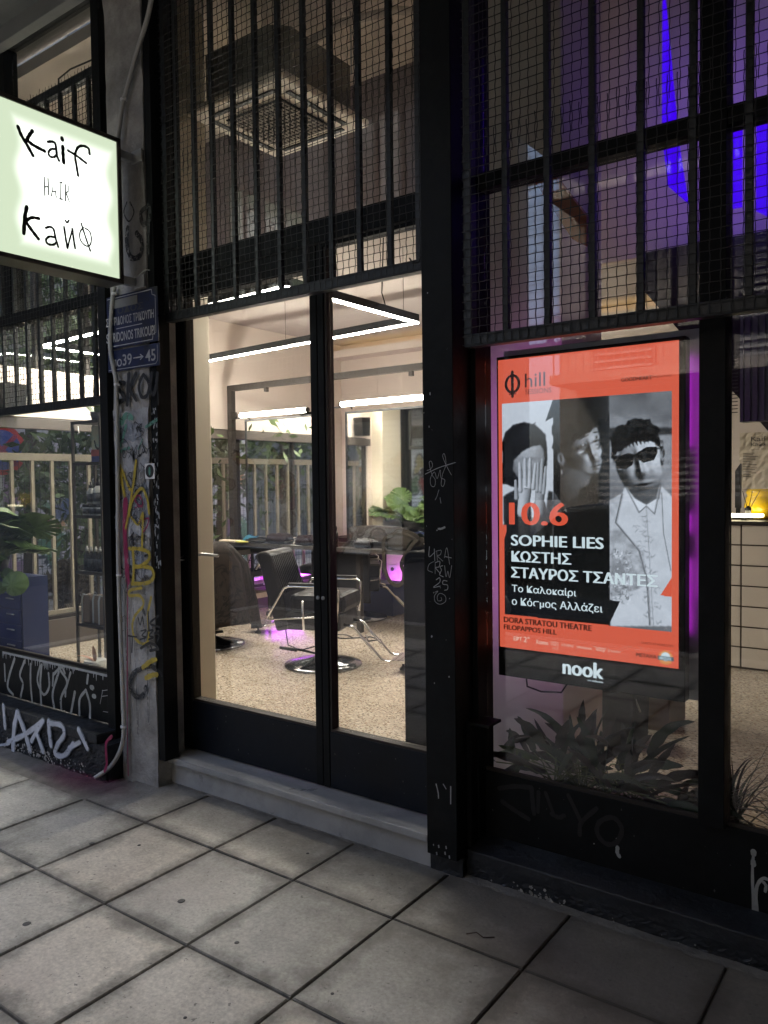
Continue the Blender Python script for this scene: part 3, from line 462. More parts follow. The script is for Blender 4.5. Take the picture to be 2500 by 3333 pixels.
# ------------------------------------------------------------------ ground, pavement
struct(box('street_ground', -60, 40, -60, 60, -.60, -.13, 'asphalt'))
pv = box('pavement', -7.4, 6.0, -1.6, 2.9, -.12, -.012, 'joint'); struct(pv)
kb = box('kerb', -7.4, 6.0, -1.75, -1.603, -.128, -.002, 'marble'); struct(kb)
kb2 = box('side_kerb', -7.55, -7.403, -1.75, 30, -.128, -.002, 'marble'); struct(kb2)
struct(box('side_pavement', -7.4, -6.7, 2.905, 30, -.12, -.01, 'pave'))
tile_var = []
for q in range(4):
    bm = bmesh.new(); hx, hy = .2440, .2680
    vs_ = [bm.verts.new((x, y, -.012)) for x, y in ((-hx, -hy), (hx, -hy), (hx, hy), (-hx, hy))]
    f = bm.faces.new(vs_); ex = bmesh.ops.extrude_face_region(bm, geom=[f])
    for v in [e for e in ex['geom'] if isinstance(e, bmesh.types.BMVert)]:
        v.co.z += .014; v.co.x += random.uniform(-.0012, .0012); v.co.y += random.uniform(-.0012, .0012); v.co.z += random.uniform(-.0008, .0012)
    top = [e for e in bm.edges if all(v.co.z > -.006 for v in e.verts)]
    bmesh.ops.bevel(bm, geom=top, offset=.003, segments=2, affect='EDGES')
    bmesh.ops.recalc_face_normals(bm, faces=bm.faces)
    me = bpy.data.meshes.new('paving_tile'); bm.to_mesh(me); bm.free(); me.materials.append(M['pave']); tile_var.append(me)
# joints measured at x = -3.10, -2.63, -2.16, -1.66, -1.14, -0.60 and y = 1.75, 2.295
xs = [-7.3+.49*i for i in range(8)]; xs = [x for x in xs if x < -4.2]
xs = [-6.66, -6.14, -5.62, -5.11, -4.60, -4.10, -3.60, -3.105, -2.63, -2.155, -1.665, -1.14, -.60, -.08, .43, .94, 1.45]
ys = [-.97, -.43, .12, .66, 1.205, 1.75, 2.296, 2.703]
for i in range(len(xs)-1):
    for j in range(len(ys)-1):
        w, h = xs[i+1]-xs[i], ys[j+1]-ys[j]
        if ys[j] > 2.2 and xs[i] < -3.9: continue
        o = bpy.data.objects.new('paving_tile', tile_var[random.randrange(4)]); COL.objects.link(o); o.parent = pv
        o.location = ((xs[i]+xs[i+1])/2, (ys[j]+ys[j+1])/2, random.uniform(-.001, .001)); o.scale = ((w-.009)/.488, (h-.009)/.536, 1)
        o.rotation_euler = (random.uniform(-.002, .002), random.uniform(-.002, .002), random.uniform(-.003, .003))
# cement fillet and dirt along the wall foot
m = MB()
for i in range(60):
    x = -3.4+i*.057; m.add([(x, 2.688-.012*random.random(), .0045), (x+.06, 2.688-.012*random.random(), .0045), (x+.06, 2.73, .010), (x, 2.73, .010)], [(0, 1, 2, 3)])
mf = m.build('mortar_fillet', 'joint', pv)
for (x, y, rr, lb) in ((-2.40, 1.93, .015, 'large oval black gum spot in the middle of the tile facing the doors'), (-2.74, 1.50, .016, 'black gum spot on the tile at the near left of the pavement'), (-3.12, 2.02, .013, 'faint gum spot on the tile below the concrete pillar'), (-2.93, 2.13, .008, 'tiny dark spot near a tile corner below the pillar'), (-2.02, 1.86, .009, 'small round black spot on the tile before the steel column'),
        (-1.57, 1.84, .006, 'tiny black dot on the tile out from the steel column'), (-2.26, 2.50, .007, 'small dark spot close to the marble step'), (-1.86, 1.50, .006, 'tiny dark dot at the near edge of the pavement')):
    o = MB().lathe([(rr, 0), (rr*.9, .0012), (rr*.4, .0016)], (x, y, .0032), 12).build('chewing_gum_spot', 'rubber'); tag(o, lb, 'gum', 'gum spots on the pavement')
o = MB().add([(-1.50, 1.55, .005), (-1.485, 1.56, .009), (-1.47, 1.555, .005), (-1.485, 1.545, .006)], [(0, 1, 2, 3)]).build('red_petal', 'pink_p'); tag(o, 'tiny dark red petal lying on the pavement tile', 'petal')
sm, snt, sp_ = newmat('washed_out_pink_stain'); N_ = snt.nodes.new; L_ = snt.links.new
tc_ = N_('ShaderNodeTexCoord'); ln_ = N_('ShaderNodeVectorMath'); ln_.operation = 'LENGTH'; mp_ = N_('ShaderNodeMapping'); mp_.inputs['Scale'].default_value = (2.3, 6.5, 1); L_(tc_.outputs['Object'], mp_.inputs[0]); L_(mp_.outputs[0], ln_.inputs[0])
no_ = N_('ShaderNodeTexNoise'); no_.inputs['Scale'].default_value = 9; no_.inputs['Detail'].default_value = 9; no_.inputs['Roughness'].default_value = .7; L_(tc_.outputs['Object'], no_.inputs['Vector'])
ad_ = N_('ShaderNodeMath'); ad_.operation = 'MULTIPLY_ADD'; L_(no_.outputs['Fac'], ad_.inputs[0]); ad_.inputs[1].default_value = 1.6; L_(ln_.outputs['Value'], ad_.inputs[2])
mr_ = N_('ShaderNodeMapRange'); mr_.inputs['From Min'].default_value = 1.85; mr_.inputs['From Max'].default_value = .9; mr_.inputs['To Max'].default_value = .55; L_(ad_.outputs[0], mr_.inputs['Value']); L_(mr_.outputs[0], sp_.inputs['Alpha']); sp_.inputs['Base Color'].default_value = lin(.22, .045, .09); sp_.inputs['Roughness'].default_value = .6
m = MB(); m.add([(-4.4, 2.25, .0045), (-3.4, 2.25, .0045), (-3.4, 2.6, .0045), (-4.4, 2.6, .0045)], [(0, 1, 2, 3)]); m.build('paint_splash', sm, pv, loc=(-3.86, 2.45, .0045))
o = MB().tube([(-1.39, 2.36, .006), (-1.36, 2.38, .012), (-1.33, 2.375, .006), (-1.30, 2.40, .005)], .0022, 5).build('dry_twig', 'bark'); tag(o, 'small dry twig lying by the wall foot on the pavement', 'twig')

# ------------------------------------------------------------------ door step
t = thing('marble_door_step', 'grey marble step with a proud tread below the glass doors', 'step')
box('tread', -3.43, -1.757, 2.672, 2.99, .118, .150, 'marble', t, .003)
box('riser', -3.418, -1.757, 2.697, 2.96, -.01, .117, 'marble', t)
# ------------------------------------------------------------------ concrete pillar with street art
t = thing('concrete_pillar', 'grey concrete pillar sprayed and scribbled all over between the shop windows', 'pillar')
m = MB(); nz, nx = 60, 8
for yy in (0,):
    vs_ = []; fs_ = []
    for i in range(nz+1):
        for j in range(nx+1):
            z = -.02+4.5*i/nz; x = -3.712+.306*j/nx; vs_.append((x+.002*RNG.standard_normal(), 2.605+.0022*RNG.standard_normal(), z))
    for i in range(nz):
        for j in range(nx): a = i*(nx+1)+j; fs_.append((a, a+1, a+nx+2, a+nx+1))
    m.add(vs_, fs_, True)
m.box(-3.711, -3.407, 2.612, 2.785, -.02, 4.48)
m.build('shaft', 'conc', t)
def ragged(name, x0, x1, z0, z1, mat, parent, off, amp=.02, Y=2.6):
    pts = []
    for (a, b) in (((x0, z0), (x1, z0)), ((x1, z0), (x1, z1)), ((x1, z1), (x0, z1)), ((x0, z1), (x0, z0))):
        for k in range(14):
            u = k/14; pts.append((a[0]+(b[0]-a[0])*u+random.uniform(-amp, amp)*.6, Y-off, a[1]+(b[1]-a[1])*u+random.uniform(-amp, amp)))
    pts = [(min(max(p[0], -3.708), -3.402), p[1], p[2]) if Y == 2.6 else p for p in pts]
    bm = bmesh.new(); vv = [bm.verts.new(p) for p in pts]; f = bm.faces.new(vv); bmesh.ops.triangulate(bm, faces=[f])
    me = bpy.data.meshes.new(name); bm.to_mesh(me); bm.free(); me.materials.append(M[mat]); o = bpy.data.objects.new(name, me); COL.objects.link(o); o.parent = parent; return o
ragged('poster_remnant', -3.70, -3.405, 1.13, 2.0, 'conc_skim', t, .006, .012)
ragged('poster_remnant', -3.66, -3.41, 1.42, 1.60, 'white_soft', t, .0075, .03)
ragged('poster_remnant', -3.55, -3.41, 1.20, 1.33, 'conc', t, .0075, .02)
fp = faceY(2.598)
strokes('black_spray_blots', P_DARK, fp, 'black_spray', t, .003)
strokes('black_lettering', [(w*1.45, p) for w, p in P_BLACK], fp, 'black_paint', t, .008)
strokes('green_paint', [(w*1.3, p) for w, p in P_GREEN], fp, 'green_p', t, .009)
strokes('pink_paint', [(w*1.3, p) for w, p in P_PINK], fp, 'pink_p', t, .0105)
strokes('yellow_tag', [(w*1.3, p) for w, p in P_YELLOW], fp, 'yellow_p', t, .012)
strokes('marker_scrawl', [(w*1.5, p) for w, p in P_SCRIPT], fp, 'black_paint', t, .0145)
strokes('grey_ring', [(w*1.3, p) for w, p in P_RING], fp, 'black_spray', t, .004)
rgs = np.random.default_rng(21)
for nm, mt, n_, w0 in (('biro_scribbles', 'black_paint', 46, .0035), ('chalky_scribbles', 'scratch', 26, .003), ('grey_scribbles', 'black_spray', 16, .008)):
    sc_ = []
    for k in range(n_):
        cx_, cz_ = rgs.uniform(-3.69, -3.43), rgs.choice([rgs.uniform(.8, 2.0), rgs.uniform(1.1, 1.9)]); pp = [(cx_, cz_)]; an = rgs.uniform(0, 6.28)
        for q in range(rgs.integers(3, 8)): an += rgs.normal(0, 1.3); pp.append((min(max(pp[-1][0]+.022*math.cos(an), -3.70), -3.41), pp[-1][1]+.026*math.sin(an)))
        sc_.append((w0*rgs.uniform(.7, 1.5), pp))
    strokes(nm, sc_, fp, mt, t, .0092 if mt != 'scratch' else .0094)
for k in range(7): ragged('poster_remnant', -3.70+rgs.uniform(0, .12), -3.70+rgs.uniform(.17, .28), zz_ := rgs.uniform(.85, 1.85), zz_+rgs.uniform(.04, .12), ['conc', 'conc_skim', 'white_soft'][k % 3], t, .0078+.0001*k, .018)
m = MB()
for k in range(26):
    xx_ = rgs.uniform(-3.70, -3.42); zz_ = rgs.uniform(.3, 1.9); ll_ = rgs.uniform(.05, .35); m.ribbon([(xx_, zz_), (xx_+rgs.normal(0, .003), zz_-ll_)], rgs.uniform(.002, .005), fp, .0115, 0, False)
m.build('paint_runs', 'black_spray', t)
st = MB().box(-3.423, -3.345, 2.5795, 2.5810, 1.635, 1.714).build('sticker', 'white_pl', t)
MB().prism([(-3.384+.034*math.cos(a*PI/12), 1.675+.034*math.sin(a*PI/12)) for a in range(24)], 2.5790, 2.5794).build('round_emblem', 'black_paint', st)
MB().prism([(-3.384+.009*math.cos(a*PI/8), 1.675+.022*math.sin(a*PI/8)) for a in range(16)], 2.5784, 2.5789).build('leaf_mark', 'green_p', st)
# steel edge strip beside pillar
o = box('steel_edge_post', -3.403, -3.352, 2.612, 2.70, .152, 4.45, 'steel'); tag(o, 'narrow black steel strip lining the concrete pillar beside the doors', 'post')
m = MB()
for i in range(70):
    z = random.uniform(1.15, 2.0); x = random.uniform(-3.40, -3.36); m.add([(x, 2.6115, z), (x+random.uniform(.003, .012), 2.6115, z+random.uniform(-.01, .01)), (x+random.uniform(.003, .012), 2.6115, z+random.uniform(.01, .03)), (x-.002, 2.6115, z+random.uniform(.005, .02))], [(0, 1, 2, 3)])
stuff(m.build('torn_sticker_scraps', 'scratch', o))
# ------------------------------------------------------------------ conduit
t = thing('cable_conduit', 'pale grey corrugated conduit running down the concrete pillar', 'conduit')
def corr(pts, name, r=.0125):
    P = [Vector(p) for p in pts]; Q = []; E = [P[0]*2-P[1]]+P+[P[-1]*2-P[-2]]
    for i in range(1, len(E)-2):
        L = (E[i+1]-E[i]).length; n = max(2, int(L/.006))
        for k in range(n):
            u = k/n; a, b, c, d = E[i-1:i+3]; Q.append(.5*((2*b)+(c-a)*u+(2*a-5*b+4*c-d)*u*u+(3*b-a-3*c+d)*u**3))
    Q.append(P[-1]); rr = [r*(1.0 if k % 2 else .90) for k in range(len(Q))]
    return MB().tube(Q, rr, 9).build(name, 'conduit', t)
corr([(-3.645, 2.58, 2.66), (-3.668, 2.578, 2.56), (-3.690, 2.578, 2.35), (-3.660, 2.575, 2.22), (-3.640, 2.575, 2.12), (-3.650, 2.575, 1.6), (-3.662, 2.575, 1.10), (-3.655, 2.575, .6), (-3.650, 2.575, .30), (-3.665, 2.565, .18), (-3.71, 2.53, .08), (-3.77, 2.47, .02)], 'conduit_pipe')
corr([(-3.245, 2.58, 4.2), (-3.30, 2.58, 3.98), (-3.41, 2.58, 3.80), (-3.50, 2.58, 3.64), (-3.535, 2.58, 3.58), (-3.575, 2.575, 3.42), (-3.60, 2.57, 3.30)], 'conduit_pipe')
for (x, y, z) in ((-3.636, 2.575, 2.14), (-3.657, 2.575, 1.12), (-3.651, 2.573, .295), (-3.645, 2.58, 2.62), (-3.527, 2.58, 3.60)):
    c = MB().tube([(x-.02, y, z), (x+.02, y, z)], .006, 8); c.lathe([(.0165, -.006), (.0165, .006)], (x, y, z), 14); c.build('clip', 'white_pl', t)
# ------------------------------------------------------------------ street name plates
t = thing('street_name_plate', 'blue enamel street name plate with grime over its first line', 'sign')
box('plate', -3.73, -3.302, 2.588, 2.594, 2.335, 2.612, 'enamel', t, .002)
f = faceY(2.588)
text('lettering', 'ΟΔΟΣ', f, -3.632, 2.512, .215, .036, 'enamel_fade', t, .02)
text('lettering', 'ΣΠΥΡΙΔΟΝΟΣ ΤΡΙΚΟΥΠΗ', f, -3.735, 2.455, .405, .045, 'enamel_w', t, .018)
text('lettering', 'SPYRIDONOS TRIKOUPI', f, -3.735, 2.368, .410, .050, 'enamel_w', t, .018)
m = MB(); m.ribbon([(-3.646, 2.437), (-3.428, 2.4375)], .004, f, .0015, 0, False)
rim = [(-3.72, 2.347), (-3.345, 2.347), (-3.340, 2.372), (-3.316, 2.380), (-3.316, 2.566), (-3.340, 2.574), (-3.345, 2.60), (-3.72, 2.60)]
for i in range(len(rim)-1): m.ribbon([rim[i], rim[i+1]], .004, f, .0015, i+1, False)
m.build('border_line', 'enamel_w', t)
box('grime_band', -3.69, -3.46, 2.5855, 2.5868, 2.545, 2.590, 'soffit', t)
t = thing('house_number_plate', 'small blue enamel plate with white numbers under the street name plate', 'sign')
box('plate', -3.73, -3.296, 2.588, 2.594, 2.212, 2.325, 'enamel', t, .002)
text('lettering', 'ΠΟ', f, -3.690, 2.236, .085, .040, 'enamel_w', t, .02)
text('lettering', '39', f, -3.597, 2.236, .078, .060, 'enamel_w', t, .012)
text('lettering', '45', f, -3.405, 2.238, .082, .060, 'enamel_w', t, .012)
m = MB(); m.ribbon([(-3.505, 2.268), (-3.425, 2.268)], .006, f, .0015, 0, False); m.ribbon([(-3.448, 2.281), (-3.425, 2.268), (-3.448, 2.255)], .006, f, .0015, 1, False)
for i, (a, b) in enumerate((((-3.72, 2.222), (-3.325, 2.222)), ((-3.325, 2.222), (-3.308, 2.238)), ((-3.308, 2.238), (-3.308, 2.315)))): m.ribbon([a, b], .0035, f, .0015, i+3, False)
m.build('arrow_and_border', 'enamel_w', t)
# ------------------------------------------------------------------ projecting light box
t = thing('illuminated_shop_sign', 'glowing white projecting sign with brush lettering on the pillar', 'sign')
SY0, SY1, SZ0, SZ1 = 1.79, 2.490, 2.622, 3.346
m = MB()
for (a, b, c, d) in ((SY0, SY1, SZ0, SZ0+.022), (SY0, SY1, SZ1-.022, SZ1), (SY0, SY0+.022, SZ0+.0222, SZ1-.0222), (SY1-.022, SY1, SZ0+.0222, SZ1-.0222)): m.box(-3.575, -3.435, a, b, c, d)
m.build('frame', 'sign_frame', t, .002)
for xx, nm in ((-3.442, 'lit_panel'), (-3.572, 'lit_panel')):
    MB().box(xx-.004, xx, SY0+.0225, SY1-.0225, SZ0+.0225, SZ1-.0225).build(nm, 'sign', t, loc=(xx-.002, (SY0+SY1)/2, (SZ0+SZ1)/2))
strokes('brush_lettering', [(w*1.9, p) for w, p in SIGN_K[:9]], faceX(-3.4418), 'sign_ink', t, .001)
strokes('brush_lettering', [(w*1.9, p) for w, p in SIGN_K[9:]], faceX(-3.4418), 'sign_ink', t, .001)
strokes('thin_lettering', [(.0062, p) for w, p in SIGN_H], faceX(-3.4418), 'sign_ink', t, .001, smooth=False)
for (y0, z0) in ((2.491, 3.29), (2.491, 2.655)):
    br = MB(); br.box(-3.50, -3.465, y0, 2.585, z0-.02, z0+.02); br.box(-3.485, -3.405, 2.586, 2.597, z0-.03, z0+.035); br.build('wall_bracket', 'galv', t, .002)
o = MB().tube([(-3.55, 2.585, 2.685), (-3.50, 2.57, 2.665), (-3.44, 2.575, 2.68), (-3.39, 2.585, 2.705), (-3.36, 2.59, 2.70)], .0035, 6).build('loose_sign_cable', 'conduit'); tag(o, 'thin pale cable sagging from under the lit sign across the pillar', 'cable')

# ------------------------------------------------------------------ frames of the three bays
def frame_bay(t, rects, mat='steel'):
    for i, (nm, x0, x1, y0, y1, z0, z1) in enumerate(rects): box(nm, x0, x1, y0, y1, z0, z1, mat, t, .002)
# left bay
t = thing('corner_shop_window', 'wide shop window left of the pillar over a graffitied black base', 'window')
frame_bay(t, [('post', -3.862, -3.792, 2.622, 2.76, .0, 4.44), ('mullion', -4.90, -4.83, 2.66, 2.75, 2.69, 4.329), ('transom_bar', -6.33, -3.863, 2.66, 2.748, 2.62, 2.689), ('post', -6.42, -6.33, 2.62, 2.76, .0, 4.44),
              ('bottom_rail', -6.33, -3.863, 2.657, 2.745, .247, .528), ('head_rail', -6.33, -3.863, 2.665, 2.745, 4.33, 4.44)])
box('head_moulding', -6.33, -3.863, 2.60, 2.664, 4.30, 4.445, 'soffit', t, .004)
box('glazing_bead', -6.33, -3.8635, 2.69, 2.71, .529, .545, 'frame_in', t)
box('pane', -6.33, -3.863, 2.715, 2.721, .546, 2.6195, 'glass', t)
for x0, x1 in ((-6.33, -4.901), (-4.829, -3.863)): box('upper_pane', x0, x1, 2.715, 2.721, 2.6895, 4.33, 'glass', t)
strokes('dripping_grey_tag', [(w*1.35, p) for w, p in L_DRIP], faceY(2.6565), 'grey_drip', t, .001)
strokes('white_marker_tag', L_FY, faceY(2.6565), 'scratch', t, .001)
m = MB()
for i in range(90):
    x = -5.05+1.16*i/90; m.add([(x, 2.6555, .517-.004*random.random()), (x+.014, 2.6555, .517-.004*random.random()), (x+.014, 2.6555, .529), (x, 2.6555, .529)], [(0, 1, 2, 3)])
    if random.random() < .35:
        h = random.uniform(.01, .045); m.add([(x, 2.6553, .518), (x+.009, 2.6553, .518), (x+.006, 2.6553, .518-h), (x+.002, 2.6553, .518-h)], [(0, 1, 2, 3)])
m.build('chipped_white_edge', 'scratch', t)
t = thing('left_plinth', 'rough black plinth sprayed with fat white letters under the corner window', 'plinth')
def roughwall(name, x0, x1, yf, z0, z1, mat, parent, amp=.006, foot=.0, n=160, k=22):
    vs_ = []; fs_ = []
    for i in range(k+1):
        for j in range(n+1):
            x = x0+(x1-x0)*j/n; z = z0+(z1-z0)*i/k
            y = yf+amp*(math.sin(x*31+z*17)*.35+RNG.standard_normal()*.45)*(1-.6*i/k)
            if i == k: y = yf
            vs_.append((x, y, z+(RNG.standard_normal()*.003 if 0 < i < k else 0)))
    for i in range(k):
        for j in range(n): a = i*(n+1)+j; fs_.append((a, a+1, a+n+2, a+n+1))
    m = MB(); m.add(vs_, fs_, False); return m.build(name, mat, parent)
roughwall('render_face', -6.4, -3.722, 2.508, -.02, .19, 'plinth', t)
m = MB(); m.box(-6.4, -3.723, 2.52, 2.80, -.02, .189); m.build('core', 'plinth', t)
box('ledge', -6.4, -3.793, 2.50, 2.656, .19, .242, 'plinth', t, .006)
strokes('white_spray_letters', [(w*1.45, p) for w, p in L_WHITE], faceY(2.497), 'white_soft', t, .003)
strokes('white_spray_core', [(w*1.05, p) for w, p in L_WHITE], faceY(2.497), 'white_paint', t, .006)
strokes('pink_paint', L_PINK, faceY(2.497), 'pink_p', t, .003)
m = MB()
for i in range(120):
    x = random.gauss(-4.4, .28); z = random.uniform(-.0, .06); r_ = random.uniform(.003, .010)
    m.add([(x+r_*math.cos(a)*random.uniform(.6, 1.3), 2.492, z+r_*math.sin(a)*random.uniform(.6, 1.3)) for a in (0, 1.2, 2.4, 3.6, 5)], [(0, 1, 2, 3, 4)])
stuff(m.build('flaked_spots', 'plinth_chip', t))
# centre bay: doors
ft = thing('door_surround', 'black steel surround and transom bar round the glass doors', 'door frame')
frame_bay(ft, [('jamb', -3.62, -3.475, 2.79, 2.90, .151, 4.44), ('reveal', -3.62, -3.56, 2.70, 2.789, .151, 4.44), ('transom_bar', -3.474, -1.77, 2.80, 2.89, 2.712, 2.82), ('top_rail', -3.474, -1.77, 2.803, 2.887, 4.36, 4.44)])
for (x0, x1) in ((-3.474, -1.77),): box('transom_pane', x0, x1, 2.842, 2.848, 2.8205, 4.36, 'glass_t', ft)
def leaf(x0, x1, label, st, tp):
    t = thing('glass_door', label, 'door', 'glazed doors of the shop')
    Y0, Y1 = 2.815, 2.875
    for nm, a, b, c, d in (('stile', x0, x0+st[0], .158, 2.708), ('stile', x1-st[1], x1, .158, 2.708), ('kick_panel', x0+st[0]+.0005, x1-st[1]-.0005, .158, .425), ('top_rail', x0+st[0]+.0005, x1-st[1]-.0005, tp, 2.708)):
        box(nm, a, b, Y0+(0.0 if nm != 'kick_panel' else .004), Y1, c, d, 'navy' if nm == 'kick_panel' else 'steel', t, .003)
    box('glazing_bead', x0+st[0]+.0005, x1-st[1]-.0005, Y0+.008, Y1, .4255, .437, 'frame_in', t)
    box('glazing_bead', x0+st[0]+.0005, x0+st[0]+.012, Y0+.008, Y1-.002, .4375, tp-.0005, 'frame_in', t)
    box('pane', x0+st[0]+.0125, x1-st[1]-.0005, 2.848, 2.854, .4375, tp-.0005, 'glass_c', t)
    return t
d1 = leaf(-3.472, -2.438, 'glass door leaf with a lever handle next to the concrete pillar', (.095, .042), 2.60)
d2 = leaf(-2.434, -1.74, 'glass door leaf with a suitcase standing behind its pane', (.038, .07), 2.69)
m = MB(); m.tube([(-3.425, 2.815, 1.215), (-3.425, 2.765, 1.215)], .009, 10); m.tube([(-3.425, 2.768, 1.215), (-3.47, 2.766, 1.215), (-3.545, 2.768, 1.213)], .0085, 10); m.lathe([(.022, 0), (.022, .006)], (-3.425, 2.80, 1.19), 16)
m.build('lever_handle', 'chrome_rail', d1)
MB().tube([(-3.40, 2.88, 1.215), (-3.40, 2.93, 1.215), (-3.27, 2.93, 1.212)], .0085, 10).build('inner_handle', 'chrome_rail', d1)
o = box('steel_column', -1.745, -1.603, 2.655, 2.92, .085, 4.45, 'steel', None, .003)
cl = thing('steel_shop_column', 'wide black steel column scratched with names between door and display window', 'column'); o.parent = cl; o.name = 'shaft'
strokes('scratched_names', C_SCRATCH, faceY(2.655), 'scratch', cl, .001)
roughwall('foot_block', -1.752, -1.598, 2.69, -.02, .085, 'plinth', cl, .003, n=12, k=8)
m = MB()
for (x, z) in ((-1.69, .12), (-1.66, .10), (-1.655, .125), (-1.70, .088), (-1.64, .09)): m.add([(x, 2.6535, z), (x+.006, 2.6535, z+.002), (x+.004, 2.6535, z+.014), (x-.002, 2.6535, z+.012)], [(0, 1, 2, 3)])
m.build('paint_chips', 'scratch', cl)
# right bay
t = thing('display_window', 'tall black framed window right of the column with the lit poster screen behind it', 'window')
frame_bay(t, [('post', -1.602, -1.578, 2.79, 2.92, .12, 4.44), ('mullion', -.722, -.637, 2.805, 2.90, .405, 4.44), ('bottom_panel', -1.577, 1.6, 2.845, 2.89, .09, .404), ('transom_bar', -1.577, -.7225, 2.82, 2.895, 2.768, 2.832), ('transom_bar', -.6365, 1.6, 2.82, 2.895, 2.768, 2.832), ('post', 1.601, 1.7, 2.80, 2.92, .1, 4.44)])
for (x0, x1) in ((-1.577, -.7225), (-.6365, 1.6)):
    box('glazing_bead', x0, x1, 2.85, 2.864, .4045, .418, 'frame_in', t)
    box('pane', x0, x1, 2.866, 2.872, .4045, 2.7675, 'glass', t); box('upper_pane', x0, x1, 2.866, 2.872, 2.8325, 4.42, 'glass', t)
strokes('dark_spray_tag', R_BLACK, faceY(2.844), 'ghost_black', t, .0008)
strokes('white_paint_drips', R_WHITE, faceY(2.844), 'grey_drip', t, .0008)
m = MB(); m.box(-1.601, -1.583, 2.735, 2.789, .12, .62); m.box(-1.601, -1.50, 2.735, 2.84, .621, .632); m.build('shutter_guide', 'steel', t)
t = thing('right_plinth', 'crumbling black rendered plinth with a slanted ledge under the display window', 'plinth')
m = MB(); m.prism([(2.722, .112), (2.722, .055), (2.90, .055), (2.90, .14), (2.843, .138)], -1.597, 1.7, 'X'); m.build('ledge', 'plinth', t, .004)
roughwall('render_face', -1.597, 1.7, 2.724, -.02, .056, 'plinth', t, .004, n=220, k=8)
box('core', -1.597, 1.7, 2.74, 2.9, -.02, .054, 'plinth', t)
m = MB()
for i in range(70):
    x = random.gauss(-1.28, .05) if i < 50 else random.uniform(-1.58, -.4); z = random.uniform(0, .05) if i > 30 else random.uniform(.0, .10); r_ = random.uniform(.0015, .0045) if i > 12 else random.uniform(.004, .010)
    m.add([(x+r_*math.cos(a)*random.uniform(.6, 1.3), 2.7185, z*.5+r_*math.sin(a)*random.uniform(.6, 1.3)) for a in (0, 1.2, 2.4, 3.6, 5)], [(0, 1, 2, 3, 4)])
stuff(m.build('flaked_spots', 'plinth_chip', t))

rgc = np.random.default_rng(33)
def chips(parent, x0_, x1_, z0_, z1_, Y, n, mat='scratch'):
    m = MB()
    for k in range(n):
        x, z, r_ = rgc.uniform(x0_, x1_), rgc.uniform(z0_, z1_), rgc.uniform(.0012, .0042); kk = rgc.uniform(.6, 2.2); m.add([(x+r_*math.cos(a)*rgc.uniform(.5, 1.2), Y-.0007, z+r_*kk*math.sin(a)*rgc.uniform(.5, 1.2)) for a in (0, 1.2, 2.4, 3.6, 5)], [(0, 1, 2, 3, 4)])
    return stuff(m.build('paint_chips', mat, parent))
chips(cl, -1.74, -1.61, .1, 2.4, 2.655, 18); chips(d1, -3.45, -2.46, .17, .42, 2.819, 26, 'rubber'); chips(d2, -2.39, -1.82, .17, .42, 2.819, 16, 'rubber'); chips(t, -1.55, -.3, .12, .39, 2.845, 22, 'rubber')
for dd, xx in ((d1, -2.452), (d2, -2.420)):
    MB().tube([(xx, 2.8145, 1.06), (xx, 2.809, 1.06)], .009, 14).build('lock_cylinder', 'galv', dd)
for z in (.5, 1.4, 2.3):
    MB().tube([(-3.468, 2.812, z-.05), (-3.468, 2.812, z+.05)], .008, 10).build('hinge', 'steel', d1)
# ------------------------------------------------------------------ security grilles
def wavy(p0, p1, pitch, amp, axis, ph, r, mb):
    p0, p1 = Vector(p0), Vector(p1); L = (p1-p0).length; n = max(4, int(L/pitch*4)); pts = []
    for i in range(n+1):
        u = i/n; p = p0.lerp(p1, u); w = math.sin(2*PI*(u*L/pitch/2)+ph)*amp
        p = p+Vector((0, w, 0))+Vector((w*.55 if axis == 'z' else 0, 0, w*.55 if axis == 'x' else 0)); pts.append(p)
    mb.tube(pts, r, 4, False, True)
def grille(label, x0, x1, z0, z1, bars, zspk, mesh=.033):
    t = thing('security_grille', label, 'grille', 'security grilles over the shop windows')
    Yb = 2.665
    box('bottom_rail', x0, x1, Yb, Yb+.045, z0, z0+.048, 'grille', t, .002); box('top_rail', x0, x1, Yb, Yb+.045, z1-.045, z1, 'grille', t, .002)
    for xx in (x0, x1-.03): box('side_rail', xx, xx+.03, Yb, Yb+.045, z0+.0485, z1-.0455, 'grille', t, .002)
    pro = None
    for b in bars:
        if pro is None:
            pro = MB().box(-.0115, .0115, Yb+.001, Yb+.022, z0+.0485, z1-.0455).build('bar', 'grille', t, .0015); o = pro
        else: o = pro.copy(); COL.objects.link(o)
        o.location.x = b
    m = MB(); n = int((x1-x0)/mesh)
    for i in range(n+1):
        x = x0+.004+(x1-x0-.008)*i/n
        wavy((x, Yb-.006, z0+.004), (x, Yb-.006, min(zspk, z1)+random.uniform(.008, .028)), mesh, .0016, 'z', i*PI, .0017, m)
        if zspk < z1-.1: wavy((x+.009, Yb-.010, zspk-.075+random.uniform(-.015, .01)), (x+.009, Yb-.010, z1-.01), mesh, .0016, 'z', i*PI, .0017, m)
    k = int((z1-z0)/mesh)
    for j in range(k+1):
        z = z0+.006+(z1-z0-.012)*j/k; wavy((x0-.004, Yb-.0075, z), (x1+.004, Yb-.0075, z), mesh, .0016, 'x', j*PI, .0017, m)
    stuff(m.build('wire_mesh', 'wire', t)); return t
grille('security grille above the glass doors, between pillar and column', -3.335, -1.747, 2.445, 4.42, [-3.23+.0, -3.10, -2.968, -2.82, -2.671, -2.524, -2.372, -2.218, -2.066, -1.907], 3.25)
grille('security grille above the lit poster screen, right of the column', -1.555, 1.58, 2.118, 4.42, [-1.38+.168*i for i in range(17)], 2.90)
grille('security grille of the corner window behind the glowing sign', -6.32, -3.842, 2.062, 3.93, [-3.971-.1405*i for i in range(16)], 3.95)
